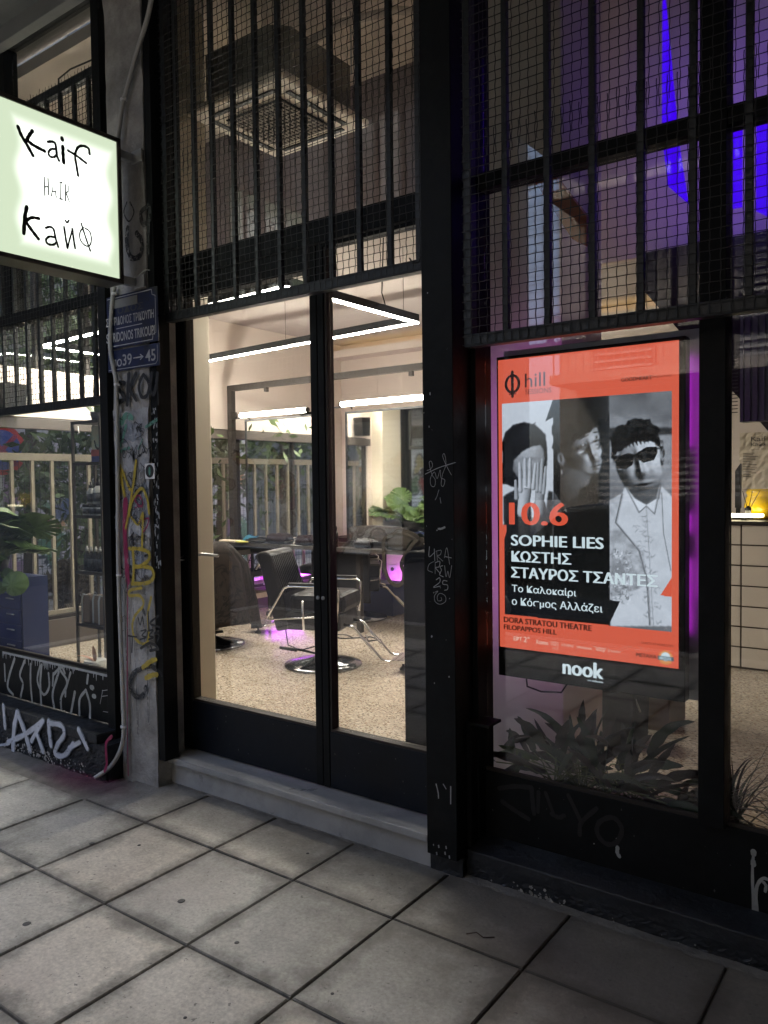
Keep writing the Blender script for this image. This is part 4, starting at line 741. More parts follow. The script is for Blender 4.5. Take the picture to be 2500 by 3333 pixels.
o = MB().tube([(-1.80, 2.655, 2.50), (-1.775, 2.645, 2.47), (-1.752, 2.65, 2.475), (-1.748, 2.66, 2.50)], .003, 5).build('tie_wire', 'wire'); tag(o, 'short loop of black tie wire at the grille corner by the column', 'wire')

# ------------------------------------------------------------------ building shell
struct(box('overhang_soffit', -9.5, 7, .9, 2.62, 4.45, 4.7, 'soffit'))
m = MB(); m.box(-9.5, 7, 2.36, 2.60, 4.40, 4.449); m.box(-9.5, 7, .9, 1.15, 4.30, 4.449); struct(m.build('soffit_beam', 'soffit'))
struct(box('added_shade_slab', -3.0, 7, -1.6, .895, 4.45, 4.7, 'soffit'))  # unseen slab, added to shade the right side of the pavement
struct(box('added_shade_wall', 2.0, 2.3, -1.9, 2.61, -.12, 4.45, 'bldg2')); struct(box('added_outer_shade_slab', -1.6, 7, -3.4, -1.602, 4.45, 4.7, 'soffit'))  # unseen wall and outer slab, added to block sky light from the right
struct(box('upper_facade_wall', -6.7, 7, 2.62, 2.95, 4.452, 11, 'bldg2'))
struct(box('end_wall', 1.7, 7, 2.62, 2.95, -.1, 4.451, 'bldg2'))
struct(box('corner_wall', -6.7, -6.421, 2.62, 3.2, -.1, 4.451, 'wall_cream'))
# ------------------------------------------------------------------ across the street (seen in the glass)
def building(label, x0, x1, y, h, mat, floors, dy=-1, shut=True, balc=True, gnd=3.2, seed=1):
    rnd = random.Random(seed); t = thing('street_building', label, 'building', 'buildings across the street')
    box('facade', x0, x1, y-6, y, -.12, h, mat, t)
    n = int((x1-x0)/2.1)
    wm = None
    for fl in range(floors):
        z = gnd+fl*3.1+.25
        for i in range(n):
            cx = x0+(i+.5)*(x1-x0)/n
            w = MB(); w.box(cx-.55, cx+.55, y-.03, y+.04, z, z+2.2); wo = w.build('window', 'shutter', t)
            m2 = MB()
            for q in range(16): m2.bar((cx-.5, y+.055, z+.12+q*.125), (cx+.5, y+.055, z+.12+q*.125), .02, .05, (0, -.6, 1))
            m2.build('louvres', 'balc', wo)
        if balc:
            box('balcony_slab', x0+.3, x1-.3, y+.001, y+1.1, z-.22, z-.06, 'bldg', t)
            m2 = MB(); L = x1-x0-.7; k = int(L/.13)
            for q in range(k): m2.bar((x0+.35+L*q/k, y+1.05, z-.06), (x0+.35+L*q/k, y+1.05, z+.9), .018, .018)
            m2.box(x0+.33, x1-.33, y+1.03, y+1.07, z+.9, z+.94); m2.build('balcony_railing', 'balc', t)
    k = int((x1-x0)/3.2)
    for i in range(k):
        cx = x0+(i+.5)*(x1-x0)/k; m2 = MB()
        for q in range(22): m2.add([(cx-1.25, y+.02, .05+q*.12), (cx+1.25, y+.02, .05+q*.12), (cx+1.25, y+.05, .11+q*.12), (cx-1.25, y+.05, .11+q*.12)], [(0, 1, 2, 3)]); m2.add([(cx-1.25, y+.05, .11+q*.12), (cx+1.25, y+.05, .11+q*.12), (cx+1.25, y+.02, .17+q*.12), (cx-1.25, y+.02, .17+q*.12)], [(0, 1, 2, 3)])
        m2.build('roller_shutter', 'shutw', t)
    return t
building('beige apartment block with balconies facing the shop', -6.0, 6.0, -8.0, 11, 'bldg', 2, seed=2)
building('grey apartment block with roller shutters on the far corner', -19.0, -9.5, -8.0, 11, 'bldg2', 2, seed=3)
building('pale block further along the street opposite the shop', 7.0, 18, -8.0, 9, 'bldg', 2, seed=4)

# ------------------------------------------------------------------ salon shell
FZ = .15
struct(box('salon_floor', -6.6, 1.7, 2.90, 8.1, -.05, FZ, 'terrazzo'))
struct(box('front_ceiling', -6.6, 1.7, 2.951, 4.40, 4.36, 4.44, 'wall'))
struct(box('low_ceiling', -6.6, 1.7, 4.52, 8.1, 3.40, 3.48, 'ceil'))
struct(box('ceiling_beam', -6.6, 1.7, 4.401, 4.519, 3.402, 4.44, 'mauve'))
bw = box('back_wall', -6.7, 1.8, 8.101, 8.2, -.05, 4.5, 'wall'); struct(bw)
struct(box('right_wall', 1.701, 1.8, 2.95, 8.1, -.05, 4.5, 'wall'))
m = MB(); m.box(-6.7, -6.601, 2.90, 3.30, -.05, 4.45); m.box(-6.7, -6.601, 3.3002, 8.0998, 2.215, 2.64); m.box(-6.7, -6.601, 7.75, 8.0998, .40, 2.2148); m.box(-6.7, -6.601, 3.3002, 4.40, 4.10, 4.45); m.box(-6.7, -6.601, 5.40, 8.0998, 2.6402, 3.48); m.box(-6.7, -6.601, 4.4005, 5.3995, 3.39, 3.48)
struct(m.build('side_wall', 'wall'))
struct(box('side_wall_base', -6.72, -6.595, 3.3002, 8.09, -.10, .398, 'skirt'))
box('skirting', -6.59, 1.7, 8.085, 8.1005, FZ+.001, FZ+.11, 'skirt', bw)
m = MB(); m.box(-6.59, 1.7, 7.84, 7.86, 3.20, 3.29); m.box(-6.59, 1.7, 7.8605, 8.1, 3.20, 3.215); m.build('cove_ledge', 'wall', bw)
box('cove_light_strip', -6.5, 1.6, 7.93, 7.95, 3.216, 3.23, 'warm', bw)
# dark cabinets under the counter line on the back wall
t = thing('wall_cabinets', 'low black cabinets standing along the back wall behind the mirrors', 'cabinet')
box('carcass', -7.2+.7, -6.13, 7.6, 8.08, FZ+.06, .92, 'blackpl', t); box('carcass', -6.06, -5.885, 7.95, 8.084, FZ+.001, .92, 'blackpl', t); box('door', -6.49, -6.32, 7.585, 7.599, FZ+.08, .90, 'blackpl', t)
# side windows with tan railing outside
t = thing('side_street_window', 'long side window of the salon with a dark roller blind box', 'window')
m = MB(); m.box(-6.68, -6.62, 3.3005, 7.7498, 2.16, 2.2145); m.box(-6.68, -6.62, 3.3005, 7.7498, .399, .43)
for y in (3.3005, 4.75, 6.25, 7.71): m.box(-6.675, -6.625, y, y+.04, .4305, 2.1595)
m.build('frame', 'frame_in', t)
box('blind_box', -6.615, -6.54, 3.3, 7.74, 2.105, 2.20, 'skirt', t, .006)
for a, b in ((3.3415, 4.749), (4.791, 6.249), (6.291, 7.709)): box('pane', -6.653, -6.647, a, b, .4305, 2.159, 'glass', t)
MB().tube([(-6.53, 4.20, 2.15), (-6.52, 4.20, 2.09), (-6.54, 4.20, 2.08)], .004, 6).build('blind_hook', 'white_pl', t)
t = thing('clerestory_window', 'high strip window above the beige side wall of the salon', 'window')
m = MB()
for y, zt in ((3.3005, 4.0995), (3.86, 4.0995), (4.36, 4.0995), (4.53, 3.3895), (5.35, 3.3895)): m.box(-6.68, -6.62, y, y+.04, 2.6415, zt)
m.build('frame', 'frame_in', t); box('pane', -6.653, -6.647, 3.3415, 4.3595, 2.645, 4.098, 'glass', t); box('pane', -6.653, -6.647, 4.5715, 5.3495, 2.645, 3.388, 'glass', t)
t = thing('tan_railing', 'tan steel railing with wire mesh outside the side window', 'railing')
box('top_rail', -6.84, -6.79, 3.25, 7.8, 1.84, 1.905, 'tan_rail', t, .003); box('bottom_rail', -6.84, -6.79, 3.25, 7.8, .40, .45, 'tan_rail', t, .003)
pro = None
for i in range(24):
    y = 3.33+i*.192
    if pro is None: pro = MB().box(-6.829, -6.801, -.0145, .0145, .4505, 1.8395).build('bar', 'tan_rail', t); o = pro
    else: o = pro.copy(); COL.objects.link(o)
    o.location.y = y
m = MB()
for i in range(90): m.bar((-6.85, 3.3+i*.05, .42), (-6.85, 3.3+i*.05, 1.93), .003, .003)
for j in range(30): m.bar((-6.853, 3.28, .44+j*.05), (-6.853, 7.8, .44+j*.05), .003, .003)
stuff(m.build('wire_mesh', 'wire', t))

# ------------------------------------------------------------------ side street beyond: trees, painted wall, far house
def crown(name, c, rad, n, parent, mat='tree_leaf', size=.07):
    k = n; cl = RNG.normal(0, .42, (max(6, n//90), 3)); cl = cl/np.maximum(1, np.linalg.norm(cl, axis=1))[:, None]
    idx = RNG.integers(0, len(cl), k); P = cl[idx]+RNG.normal(0, .17, (k, 3)); P = P*np.array(rad)+np.array(c)
    a = RNG.normal(0, 1, (k, 3)); a /= np.linalg.norm(a, axis=1)[:, None]; b = np.cross(a, RNG.normal(0, 1, (k, 3))); b /= np.linalg.norm(b, axis=1)[:, None]
    L = size*RNG.uniform(.7, 1.5, (k, 1)); V = np.stack([P-a*L, P+b*L*.38, P+a*L, P-b*L*.38], 1).reshape(-1, 3)
    me = bpy.data.meshes.new(name); me.from_pydata(V.tolist(), [], np.arange(4*k).reshape(-1, 4).tolist()); me.materials.append(M[mat]); o = bpy.data.objects.new(name, me); COL.objects.link(o)
    if parent: o.parent = parent
    return stuff(o) if parent else o
def tree(label, x, y, h, rad, n, lean=0, seed=0, low=.25):
    t = thing('street_tree', label, 'tree', 'trees in the side street', (0, 0, 0))
    pts = [(x, y, -.12), (x+lean*.3, y+lean*.35, h*.25), (x+lean*.6, y+lean*.6, h*.5), (x+lean, y+lean, h*.85)]
    m = MB(); m.tube(pts, [.11, .09, .07, .03], 8)
    for q in range(5):
        a = q*1.3+seed; z = h*(.4+.1*q); m.tube([(x+lean*.6, y+lean*.6, z*.8), (x+lean*.7+rad*.5*math.cos(a), y+lean*.7+rad*.5*math.sin(a), z+.3)], [.04, .015], 6)
    m.build('trunk', 'bark', t); crown('crown', (x+lean*.8, y+lean*.8, h*(.5+low)), (rad, rad, h*.42), n, t)
tree('leaning street tree close outside the side window', -8.6, 5.2, 3.9, 1.5, 6500, .8, 0, .08)
tree('dense street tree further up the side street', -9.6, 8.6, 5.2, 2.1, 7000, .2, 1)
tree('leafy street tree near the street corner', -9.2, 2.2, 4.8, 1.9, 7000, -.2, 2)
tree('small street tree behind the railing with low branches', -8.2, 10.8, 3.6, 1.3, 3500, .3, 3, .05)
tree('tall street tree beside the painted wall', -10.6, 6.0, 6.0, 2.1, 5500, .1, 4, .2)
def mural(name, nx, nz, P, cellw, cellh, parent, seed, base, pal, lines=True):
    """sprayed wall: filled letter blobs with black outlines as vertex colours on a fine sheet"""
    rg = np.random.default_rng(seed); U, V = np.meshgrid(np.linspace(0, cellw, nx+1), np.linspace(0, cellh, nz+1)); C = np.ones((nz+1, nx+1, 3))*np.array(base)
    C *= (1-.18*((V*9) % 1 < .18))[..., None]
    for k in range(int(cellw*5)):
        cx, cy = rg.uniform(0, cellw), rg.uniform(.15, cellh*.78); a = rg.uniform(.12, .34); b = rg.uniform(.12, .38); th = rg.uniform(0, 3.14)
        dx, dy = U-cx, V-cy; x = dx*math.cos(th)+dy*math.sin(th); y = -dx*math.sin(th)+dy*math.cos(th)
        an = np.arctan2(y/b, x/a); d = np.sqrt((x/a)**2+(y/b)**2)-(1+.28*np.sin(an*rg.integers(2, 5)+rg.uniform(0, 6)))
        C[d < 0] = pal[rg.integers(0, len(pal))]; C[np.abs(d) < .09] = (.015, .015, .02); C[(d > -.2) & (d < -.14)] = (.5, .5, .5)
    me = bpy.data.meshes.new(name); vv = [P(u, v) for u, v in zip(U.ravel(), V.ravel())]
    ff = [(j*(nx+1)+i, j*(nx+1)+i+1, (j+1)*(nx+1)+i+1, (j+1)*(nx+1)+i) for j in range(nz) for i in range(nx)]
    me.from_pydata(vv, [], ff); at = me.color_attributes.new('Col', 'FLOAT_COLOR', 'POINT'); at.data.foreach_set('color', np.concatenate([C.reshape(-1, 3), np.ones((C.shape[0]*C.shape[1], 1))], 1).ravel())
    me.materials.append(M['vc']); o = bpy.data.objects.new(name, me); COL.objects.link(o); o.parent = parent; return o
M['vc'] = vcolmat('painted_colours')
PAL = [(.28, .19, .16), (.20, .03, .03), (.04, .06, .12), (.32, .15, .05), (.05, .12, .06), (.28, .24, .10), (.15, .08, .14), (.25, .26, .27), (.02, .02, .02)]
t = thing('graffiti_wall', 'long street wall across the side street covered in colourful lettering', 'wall')
box('wall_body', -13.4, -13.0, -4, 16, -.12, 3.4, 'bldg2', t)
mural('sprayed_letters', 420, 90, lambda u, v: (-12.99, 1+u, -.05+v), 14.0, 2.8, t, 5, (.34, .30, .30), PAL)
t = thing('side_street_building', 'pale apartment house rising behind the graffiti wall', 'building')
box('facade', -24, -14.0, -6, 18, -.12, 14, 'bldg', t)
for i in range(8):
    for fl in range(4):
        w = box('window', -14.05, -13.96, -4+i*2.6, -2.9+i*2.6, 3.9+fl*2.9, 5.9+fl*2.9, 'shutter', t)
t = thing('graffiti_shutter', 'wide roller shutter across the street painted with outlined letters', 'shutter')
mural('sprayed_slats', 300, 110, lambda u, v: (-17.5+u, -7.93+.015*math.sin(v*52), .02+v), 8.0, 2.9, t, 9, (.50, .54, .55), PAL)
t = thing('no_parking_sign', 'round blue and red no parking sign on a pole outside the side window', 'traffic sign')
MB().tube([(-8.3, 4.4, -.1), (-8.3, 4.4, 2.35)], .03, 8).build('pole', 'galv', t)
dsk = MB()
def disc(c, r, x, n=28): return [(x, c[0]+r*math.cos(2*PI*i/n), c[1]+r*math.sin(2*PI*i/n)) for i in range(n)]
for nm, r_, x, mt in (('rim', .27, -8.255, pm('sign_red', lin(.42, .02, .02), .5)), ('face', .215, -8.250, pm('sign_blue', lin(.02, .05, .28), .5))):
    MB().add(disc((4.4, 2.0), r_, x), [tuple(range(28))]).build(nm, mt, t)
for a, b in (((4.25, 1.85), (4.55, 2.15)), ((4.25, 2.15), (4.55, 1.85))): MB().ribbon([a, b], .045, faceX(-8.248), .001, 0, False).build('cross_stroke', 'pink_p', t)
t = thing('dry_bush', 'round dry brown bush in a planter outside the side window', 'plant')
crown('twigs', (-7.25, 4.55, .62), (.26, .26, .26), 2200, t, 'bark', .035)
box('planter', -7.5, -7.0, 3.6, 5.6, -.01, .30, 'skirt', t)
t = thing('parked_car', 'dark car parked along the kerb in front of the shop', 'car')
m = MB(); prof = [(-4.9, .16), (-4.95, .5), (-4.7, .78), (-3.9, .88), (-3.35, 1.32), (-2.4, 1.42), (-1.5, 1.36), (-.85, .95), (-.55, .86), (-.45, .5), (-.5, .16)]
m.prism(prof, -3.7, -2.05, 'Y'); bd = m.build('body', pm('dark_car_paint', lin(.015, .017, .02), .15), t, .06)
for y in (-2.045,):
    MB().prism([(-3.8, .9), (-3.3, 1.27), (-2.45, 1.35), (-2.45, .9)], y, y+.012, 'Y').build('side_window', 'steel_d', t); MB().prism([(-2.38, .9), (-2.38, 1.35), (-1.55, 1.3), (-1.05, .92)], y, y+.012, 'Y').build('side_window', 'steel_d', t)
for x in (-4.15, -1.25):
    for y in (-2.12, -3.63): w = MB().tube([(x, y-.1, .2), (x, y+.1, .2)], .32, 20).build('wheel', 'blackpl', t); MB().tube([(x, y-.105, .2), (x, y+.105, .2)], .19, 16).build('rim', 'galv', w)

# ------------------------------------------------------------------ interior pillar and stair
t = thing('salon_pillar', 'cream plastered pillar just inside the doors on the left', 'pillar'); box('shaft', -3.96, -3.625, 2.905, 3.215, FZ, 4.36, 'wall_cream', t, .006)
t = thing('white_partition', 'white partition washed in purple light behind the display window', 'partition'); box('panel', -1.92, -1.43, 3.30, 3.78, FZ, 4.36, 'wall', t, .004)
t = thing('staircase', 'black staircase rising beside an orange panel shaped after a reflection behind the display window', 'staircase')
MB().prism([(-1.30, 2.56), (.35, .46), (1.6, .46), (1.6, 2.72), (-1.30, 2.72)], 3.95, 4.01, 'Y').build('stringer', 'stair_blk', t)
MB().prism([(-1.53, 2.93), (-1.45, 2.95), (-1.275, 2.70), (-1.275, 2.58), (-1.34, 2.62)], 3.20, 3.26, 'Y').build('orange_reflection_panel', 'orange', t)  # solid orange slant standing in for a reflection in the glass
m = MB()
for i in range(17): m.bar((-.84, 3.935, 2.02-i*.0165+.15), (-.90, 3.935, 2.02-i*.0165+.15), .006, .004)
m.build('louvres', 'shutter', t)
m = MB(); m.box(-.815, -.60, 3.86, 3.94, 1.855, 2.33)
for i in range(7): m.box(-.81+i*.03, -.80+i*.03, 3.852, 3.86, 1.855, 2.33)
m.build('ribbed_panel', 'bluegrey', t)
t = thing('blue_light_panels', 'blue glowing light panels hanging above the staircase', 'lamp')
for poly in ([(-1.114, 3.80), (-1.105, 3.80), (-1.048, 3.18), (-1.116, 3.18)], [(-1.116, 3.16), (-1.05, 3.16), (-1.0, 2.83), (-1.09, 2.93)], [(-.83, 3.14), (-.777, 3.14), (-.777, 2.77), (-.83, 2.77)], [(-.72, 3.16), (-.55, 3.16), (-.55, 2.62), (-.72, 2.74)], [(-.60, 4.0), (-.57, 4.0), (-.57, 3.2), (-.60, 3.2)]):
    MB().prism(poly, 3.70, 3.712, 'Y').build('glow_panel', 'neon_b', t)
def area(name, loc, rot, sx, sy, e, col, parent):
    l = bpy.data.lights.new(name, 'AREA'); l.shape = 'RECTANGLE'; l.size = sx; l.size_y = sy; l.energy = e*KE; l.color = col; o = bpy.data.objects.new(name, l); COL.objects.link(o); o.location = loc; o.rotation_euler = rot; o.parent = parent; return o
area('blue_glow', (-.9, 3.72, 3.2), (R(90), 0, 0), .5, .9, .7, (.30, .15, 1), t)
t = thing('bulkhead', 'pale wall panel above the stairs tinted violet by the blue lights', 'wall'); box('panel', -1.93, -.60, 4.05, 4.10, 2.73, 4.355, 'wall', t)

# ------------------------------------------------------------------ poster screen
t = thing('poster_screen', 'large upright lit screen with an orange concert poster hanging in the display window', 'screen')
box('housing', -1.588, -.815, 2.985, 3.045, .772, 2.122, 'blackpl', t, .004)
box('backing_board', -1.60, -.779, 3.075, 3.081, .762, 2.158, 'sheet', t)
for za, zb in ((1.72, 2.06), (1.40, 1.47), (1.02, 1.30)): box('neon_strip', -.834, -.826, 3.052, 3.060, za, zb, 'neon_p', t); box('neon_strip', -1.580, -1.572, 3.052, 3.06, .8, 2.10, 'neon_p', t)
area('magenta_glow', (-.79, 3.062, 1.6), (R(90), 0, 0), .02, .9, .02, (.8, .03, .9), t)
area('magenta_glow', (-1.50, 3.09, 1.5), (R(90), 0, 0), .5, 1.2, 1.3, (.72, .16, .85), t)
M['s_or'] = em('poster_orange', s(226, 98, 74), .5); M['s_or2'] = em('poster_orange_bright', s(228, 88, 62), .5); M['s_blk'] = em('poster_black', s(12, 14, 18), .5)
M['s_wh'] = em('poster_white', s(215, 230, 240), .5); M['s_bk2'] = em('poster_text_black', s(24, 12, 10), .5); M['s_pk'] = em('poster_pink_white', s(250, 205, 190), .45); M['s_sun'] = em('poster_sun', s(225, 150, 90), .5); M['s_teal'] = em('poster_teal', s(60, 95, 110), .5)
SF = 2.9845
def flat(name, poly, mat, o_):
    return MB().add([(x, SF-o_, z) for x, z in poly], [tuple(range(len(poly)))]).build(name, mat, t)
flat('poster_sheet', [(-1.579, .896), (-.838, .896), (-.838, 2.108), (-1.579, 2.108)], 's_or', .0005)
# portrait field as vertex colours
x0, x1, z0, z1 = -1.5617, -.863, 1.03, 1.925
nx, nz = 260, 333
U, V = np.meshgrid(np.linspace(x0, x1, nx+1), np.linspace(z0, z1, nz+1))
def smooth(a, n=1):
    for _ in range(n):
        b = np.pad(a, 1, mode='edge'); a = (b[:-2, 1:-1]+b[2:, 1:-1]+b[1:-1, :-2]+b[1:-1, 2:]+b[1:-1, 1:-1]*2)/6
    return a
def pmask(poly, soft=1, grow=0):
    ins = np.zeros(U.shape, bool); n = len(poly)
    for i in range(n):
        (xa, ya), (xb, yb) = poly[i], poly[(i+1) % n]
        c = ((ya > V) != (yb > V)) & (U < (xb-xa)*(V-ya)/((yb-ya) if abs(yb-ya) > 1e-9 else 1e-9)+xa); ins ^= c
    return smooth(ins.astype(float), soft)
def fbm(seed, sc, n=4):
    rg = np.random.default_rng(seed); o = np.zeros(U.shape); amp = 1; tot = 0
    for k in range(n):
        gx, gz = int(sc*2**k)+2, int(sc*1.3*2**k)+2; g = rg.random((gz+1, gx+1)); fx = (U-x0)/(x1-x0)*(gx-1); fz = (V-z0)/(z1-z0)*(gz-1); ix, iz = fx.astype(int), fz.astype(int); tx, tz = fx-ix, fz-iz; tx = tx*tx*(3-2*tx); tz = tz*tz*(3-2*tz)
        o += amp*((g[iz, ix]*(1-tx)+g[iz, ix+1]*tx)*(1-tz)+(g[iz+1, ix]*(1-tx)+g[iz+1, ix+1]*tx)*tz); tot += amp; amp *= .55
    return o/tot
G = np.full(U.shape, .06); n1 = fbm(1, 5); n2 = fbm(2, 26, 3); n3 = fbm(3, 60, 2); n4 = fbm(7, 26, 3); n5 = fbm(8, 30, 3); n6 = fbm(9, 12, 4)
PX = (x1-x0)/nx
def pm_(poly, soft=1, rag=0.0):
    global U, V
    if rag:
        U0, V0 = U, V; U = U+rag*(n4-.5)*2; V = V+rag*(n5-.5)*2; mk = pmask(poly, soft); U, V = U0, V0; return mk
    return pmask(poly, soft)
def put(poly, val, soft=2, rag=0.0, a=1.0):
    global G
    mk = pm_(poly, soft, rag)*a; G = G*(1-mk)+val*mk
def cap(a, b, ra, rb, val, lx=-.5, soft=.0016, amb=.45):
    """finger or limb: a capsule shaded as a round form"""
    global G
    ax, az = a; bx, bz = b; dx, dz = bx-ax, bz-az; L2 = dx*dx+dz*dz; t_ = np.clip(((U-ax)*dx+(V-az)*dz)/L2, 0, 1); r_ = ra+(rb-ra)*t_
    px_, pz_ = U-(ax+dx*t_), V-(az+dz*t_); d = np.sqrt(px_**2+pz_**2); mk = np.clip((r_-d)/soft+.5, 0, 1)
    nz_ = np.sqrt(np.clip(1-(d/r_)**2, 0, 1)); sh = np.clip(nz_*.8+(px_/r_)*lx+(pz_/r_)*.25, 0, 1); G = G*(1-mk)+val*(amb+(1.05-amb)*sh)*mk
def face(poly, c, rx, rz, rot, sx, feats, L, base, amb, soft=2, alb=None):
    global G
    mk = pm_(poly, soft); cr, sr = math.cos(rot), math.sin(rot); X = ((U-c[0])*cr+(V-c[1])*sr)/rx; Z = (-(U-c[0])*sr+(V-c[1])*cr)/rz
    H = np.sqrt(np.clip(1.25-X*X*.9-Z*Z*.75, .02, None))*1.0
    for (fx, fz, wx, wz, am) in feats: H = H+am*np.exp(-((X-fx-sx)/wx)**2-((Z-fz)/wz)**2)
    hz, hx = np.gradient(H, PX/.085); n_ = np.sqrt(1+hx**2+hz**2); sh = np.clip((-hx*L[0]-hz*L[1]+L[2])/n_, 0, 1.3)
    v = base*(amb+(1-amb)*sh)*(.94+.12*n3)
    if alb is not None: v = v*alb(X-sx, Z)
    G = G*(1-mk)+np.clip(v, .02, 1)*mk
def gs(x, z, X, Z, a, b): return np.exp(-((X-x)/a)**2-((Z-z)/b)**2)
XL, XR = -1.331, -1.0975
G = np.where(U < XL, .82+.04*n1, G); G = np.where((U >= XL) & (U < XR), .05+.15*np.clip((U+1.19)/.09, 0, 1), G)
G = np.where(U >= XR, .30+.40*n1*(1-np.clip((1.72-V)*2, 0, .6))+.12*n6+.06*n2, G)
put([(-1.10, 1.93), (-.86, 1.93), (-.86, 1.82), (-.95, 1.80), (-1.03, 1.83), (-1.10, 1.86)], .34+.30*n1, 5); put([(-1.10, 1.80), (-.86, 1.79), (-.86, 1.765), (-1.10, 1.77)], .22, 4); put([(-.895, 1.66), (-.86, 1.68), (-.86, 1.56), (-.885, 1.57)], .62+.3*(n2-.5), 3)
# woman behind her hands
put([(p[0]*1.0, p[1]) for p in hairw], .055+.09*np.clip(n3-.5, 0, 1)*2, 2, .004)
for k in range(26):
    u_ = k/25; xa = -1.405-.012*u_; pts_ = [(-1.408, 1.838), (-1.455-.035*u_, 1.815-.02*u_), (-1.50-.045*u_, 1.74-.02*u_), (-1.525-.030*u_, 1.62)]
    for q in range(3): cap(pts_[q], pts_[q+1], .0012, .0012, .05+.13*((k*7) % 5 == 0)+.05*((k*3) % 4 == 0), 0, .002, .9)
face(facew, (-1.43, 1.67), .075, .085, 0, 0, [(-.1, .35, .5, .15, .12)], (-.2, .5, .85), .70, .35, 3)
put([(-1.515, 1.70), (-1.49, 1.725), (-1.45, 1.752), (-1.41, 1.772), (-1.392, 1.80), (-1.41, 1.83), (-1.46, 1.80), (-1.52, 1.74)], .06, 3)
put([(-1.386, 1.80), (-1.375, 1.77), (-1.368, 1.72), (-1.360, 1.66), (-1.358, 1.72), (-1.366, 1.79)], .07, 2)
put(sweat, .13+.06*n2, 3, .003)
cap((-1.455, 1.36), (-1.462, 1.50), .034, .030, .30+.05*n2); cap((-1.385, 1.38), (-1.392, 1.50), .030, .026, .26+.05*n2)
cap((-1.468, 1.47), (-1.455, 1.585), .026, .030, .78); cap((-1.395, 1.47), (-1.390, 1.575), .020, .022, .66)
for (a_, b_, r_) in (((-1.478, 1.56), (-1.4805, 1.672), .0092), ((-1.456, 1.575), (-1.4575, 1.688), .0095), ((-1.437, 1.575), (-1.434, 1.688), .0092), ((-1.421, 1.57), (-1.410, 1.668), .0085)): cap(a_, b_, r_+.001, r_-.002, .80)
for (a_, b_, r_) in (((-1.403, 1.56), (-1.398, 1.672), .008), ((-1.388, 1.56), (-1.380, 1.686), .0085), ((-1.375, 1.55), (-1.3655, 1.655), .0075)): cap(a_, b_, r_+.001, r_-.002, .70)
cap((-1.497, 1.53), (-1.500, 1.60), .011, .007, .68); cap((-1.4635, 1.576), (-1.4475, 1.573), .0016, .0016, .95, 0, .001, .9)
for z_ in (1.615, 1.645): 
    for x_ in (-1.479, -1.457, -1.436): cap((x_-.004, z_), (x_+.004, z_), .0008, .0008, .52, 0, .001, .9)
# man looking up over his shoulder
put(neckm, .20, 5); face(neckm, (-1.23, 1.60), .09, .09, .4, 0, [], (.6, .2, .7), .42, .1, 4); put(shadm, .05, 6)
f1 = [(.0, -.05, .16, .42, .40), (.10, -.30, .18, .13, .34), (-.45, .28, .35, .10, .14), (.35, .28, .2, .10, .14), (.05, -.62, .26, .06, .18), (.05, -.75, .22, .06, .18), (.0, -1.0, .25, .14, .25), (-.5, -.2, .35, .3, .16), (-.42, .12, .22, .10, -.22), (.36, .12, .14, .10, -.22)]
def a1(X, Z): return 1-.85*gs(-.45, .33, X, Z, .30, .055)-.8*gs(.38, .36, X, Z, .2, .05)-.5*gs(.06, -.50, X, Z, .26, .06)-.35*gs(.05, -.66, X, Z, .24, .06)-.45*gs(.05, -.66, X, Z, .26, .018)-.35*gs(0, -1.0, X, Z, .5, .2)*(.4+n3)
face([(-1.275, 1.66), (-1.268, 1.73), (-1.235, 1.765), (-1.185, 1.80), (-1.148, 1.806), (-1.139, 1.77), (-1.1405, 1.745), (-1.128, 1.712), (-1.135, 1.692), (-1.128, 1.675), (-1.133, 1.655), (-1.140, 1.630), (-1.160, 1.617), (-1.20, 1.632), (-1.25, 1.648)], (-1.195, 1.705), .075, .092, .30, .36, f1, (.62, .10, .72), .86, .02, 2, a1)
def eye(c, w, h, rot, gaze=0.0, val=.75):
    cr, sr = math.cos(rot), math.sin(rot); P_ = [(c[0]+w*math.cos(t)*cr-h*math.sin(t)*sr, c[1]+w*math.cos(t)*sr+h*math.sin(t)*cr) for t in np.linspace(0, 2*PI, 14)[:-1]]
    put([(p[0], p[1]+.0012) for p in P_], .06, 1); put(P_, val, 0); cap((c[0]+gaze, c[1]-.0002), (c[0]+gaze+.0004, c[1]+.0002), h*.95, h*.95, .05, 0, .001, .9); cap((c[0]+gaze-.001, c[1]+.0012), (c[0]+gaze-.0008, c[1]+.0012), .0009, .0009, .9, 0, .001, .9)
eye((-1.200, 1.741), .0115, .0052, .45, .003); eye((-1.1515, 1.766), .0065, .0045, .45, .001)
cap((-1.222, 1.762), (-1.184, 1.778), .0030, .0022, .05, 0, .002, .8); cap((-1.162, 1.786), (-1.143, 1.788), .0022, .0018, .05, 0, .002, .8)
face(earm, (-1.30, 1.685), .022, .032, .1, 0, [(-.1, .1, .3, .4, -.4)], (.4, .2, .8), .62, .15, 2); cap((-1.2955, 1.640), (-1.2955, 1.628), .0022, .0022, .8, 0, .0015, .8); cap((-1.2965, 1.634), (-1.2925, 1.630), .0016, .0016, .7, 0, .0015, .8)
put(hairm, .04+.17*np.clip(n3-.52, 0, 1)*2.2, 1, .020)
for k in range(60):
    rg_ = np.random.default_rng(k+50); a_ = rg_.uniform(-.2, 3.0); r_ = rg_.uniform(.055, .10); cx_, cz_ = -1.235+r_*math.cos(a_), 1.825+r_*.75*math.sin(a_); cap((cx_, cz_), (cx_+.018*math.cos(a_-1.2), cz_+.018*math.sin(a_-1.2)), .0016, .0006, rg_.choice([.04, .04, .14, .22]), 0, .0015, .9)
G = np.where((U >= XL) & (U < XR) & (V < 1.50), np.minimum(G, .05+.03*n1+np.clip((V-1.44)*3, 0, 1)*.3), G)
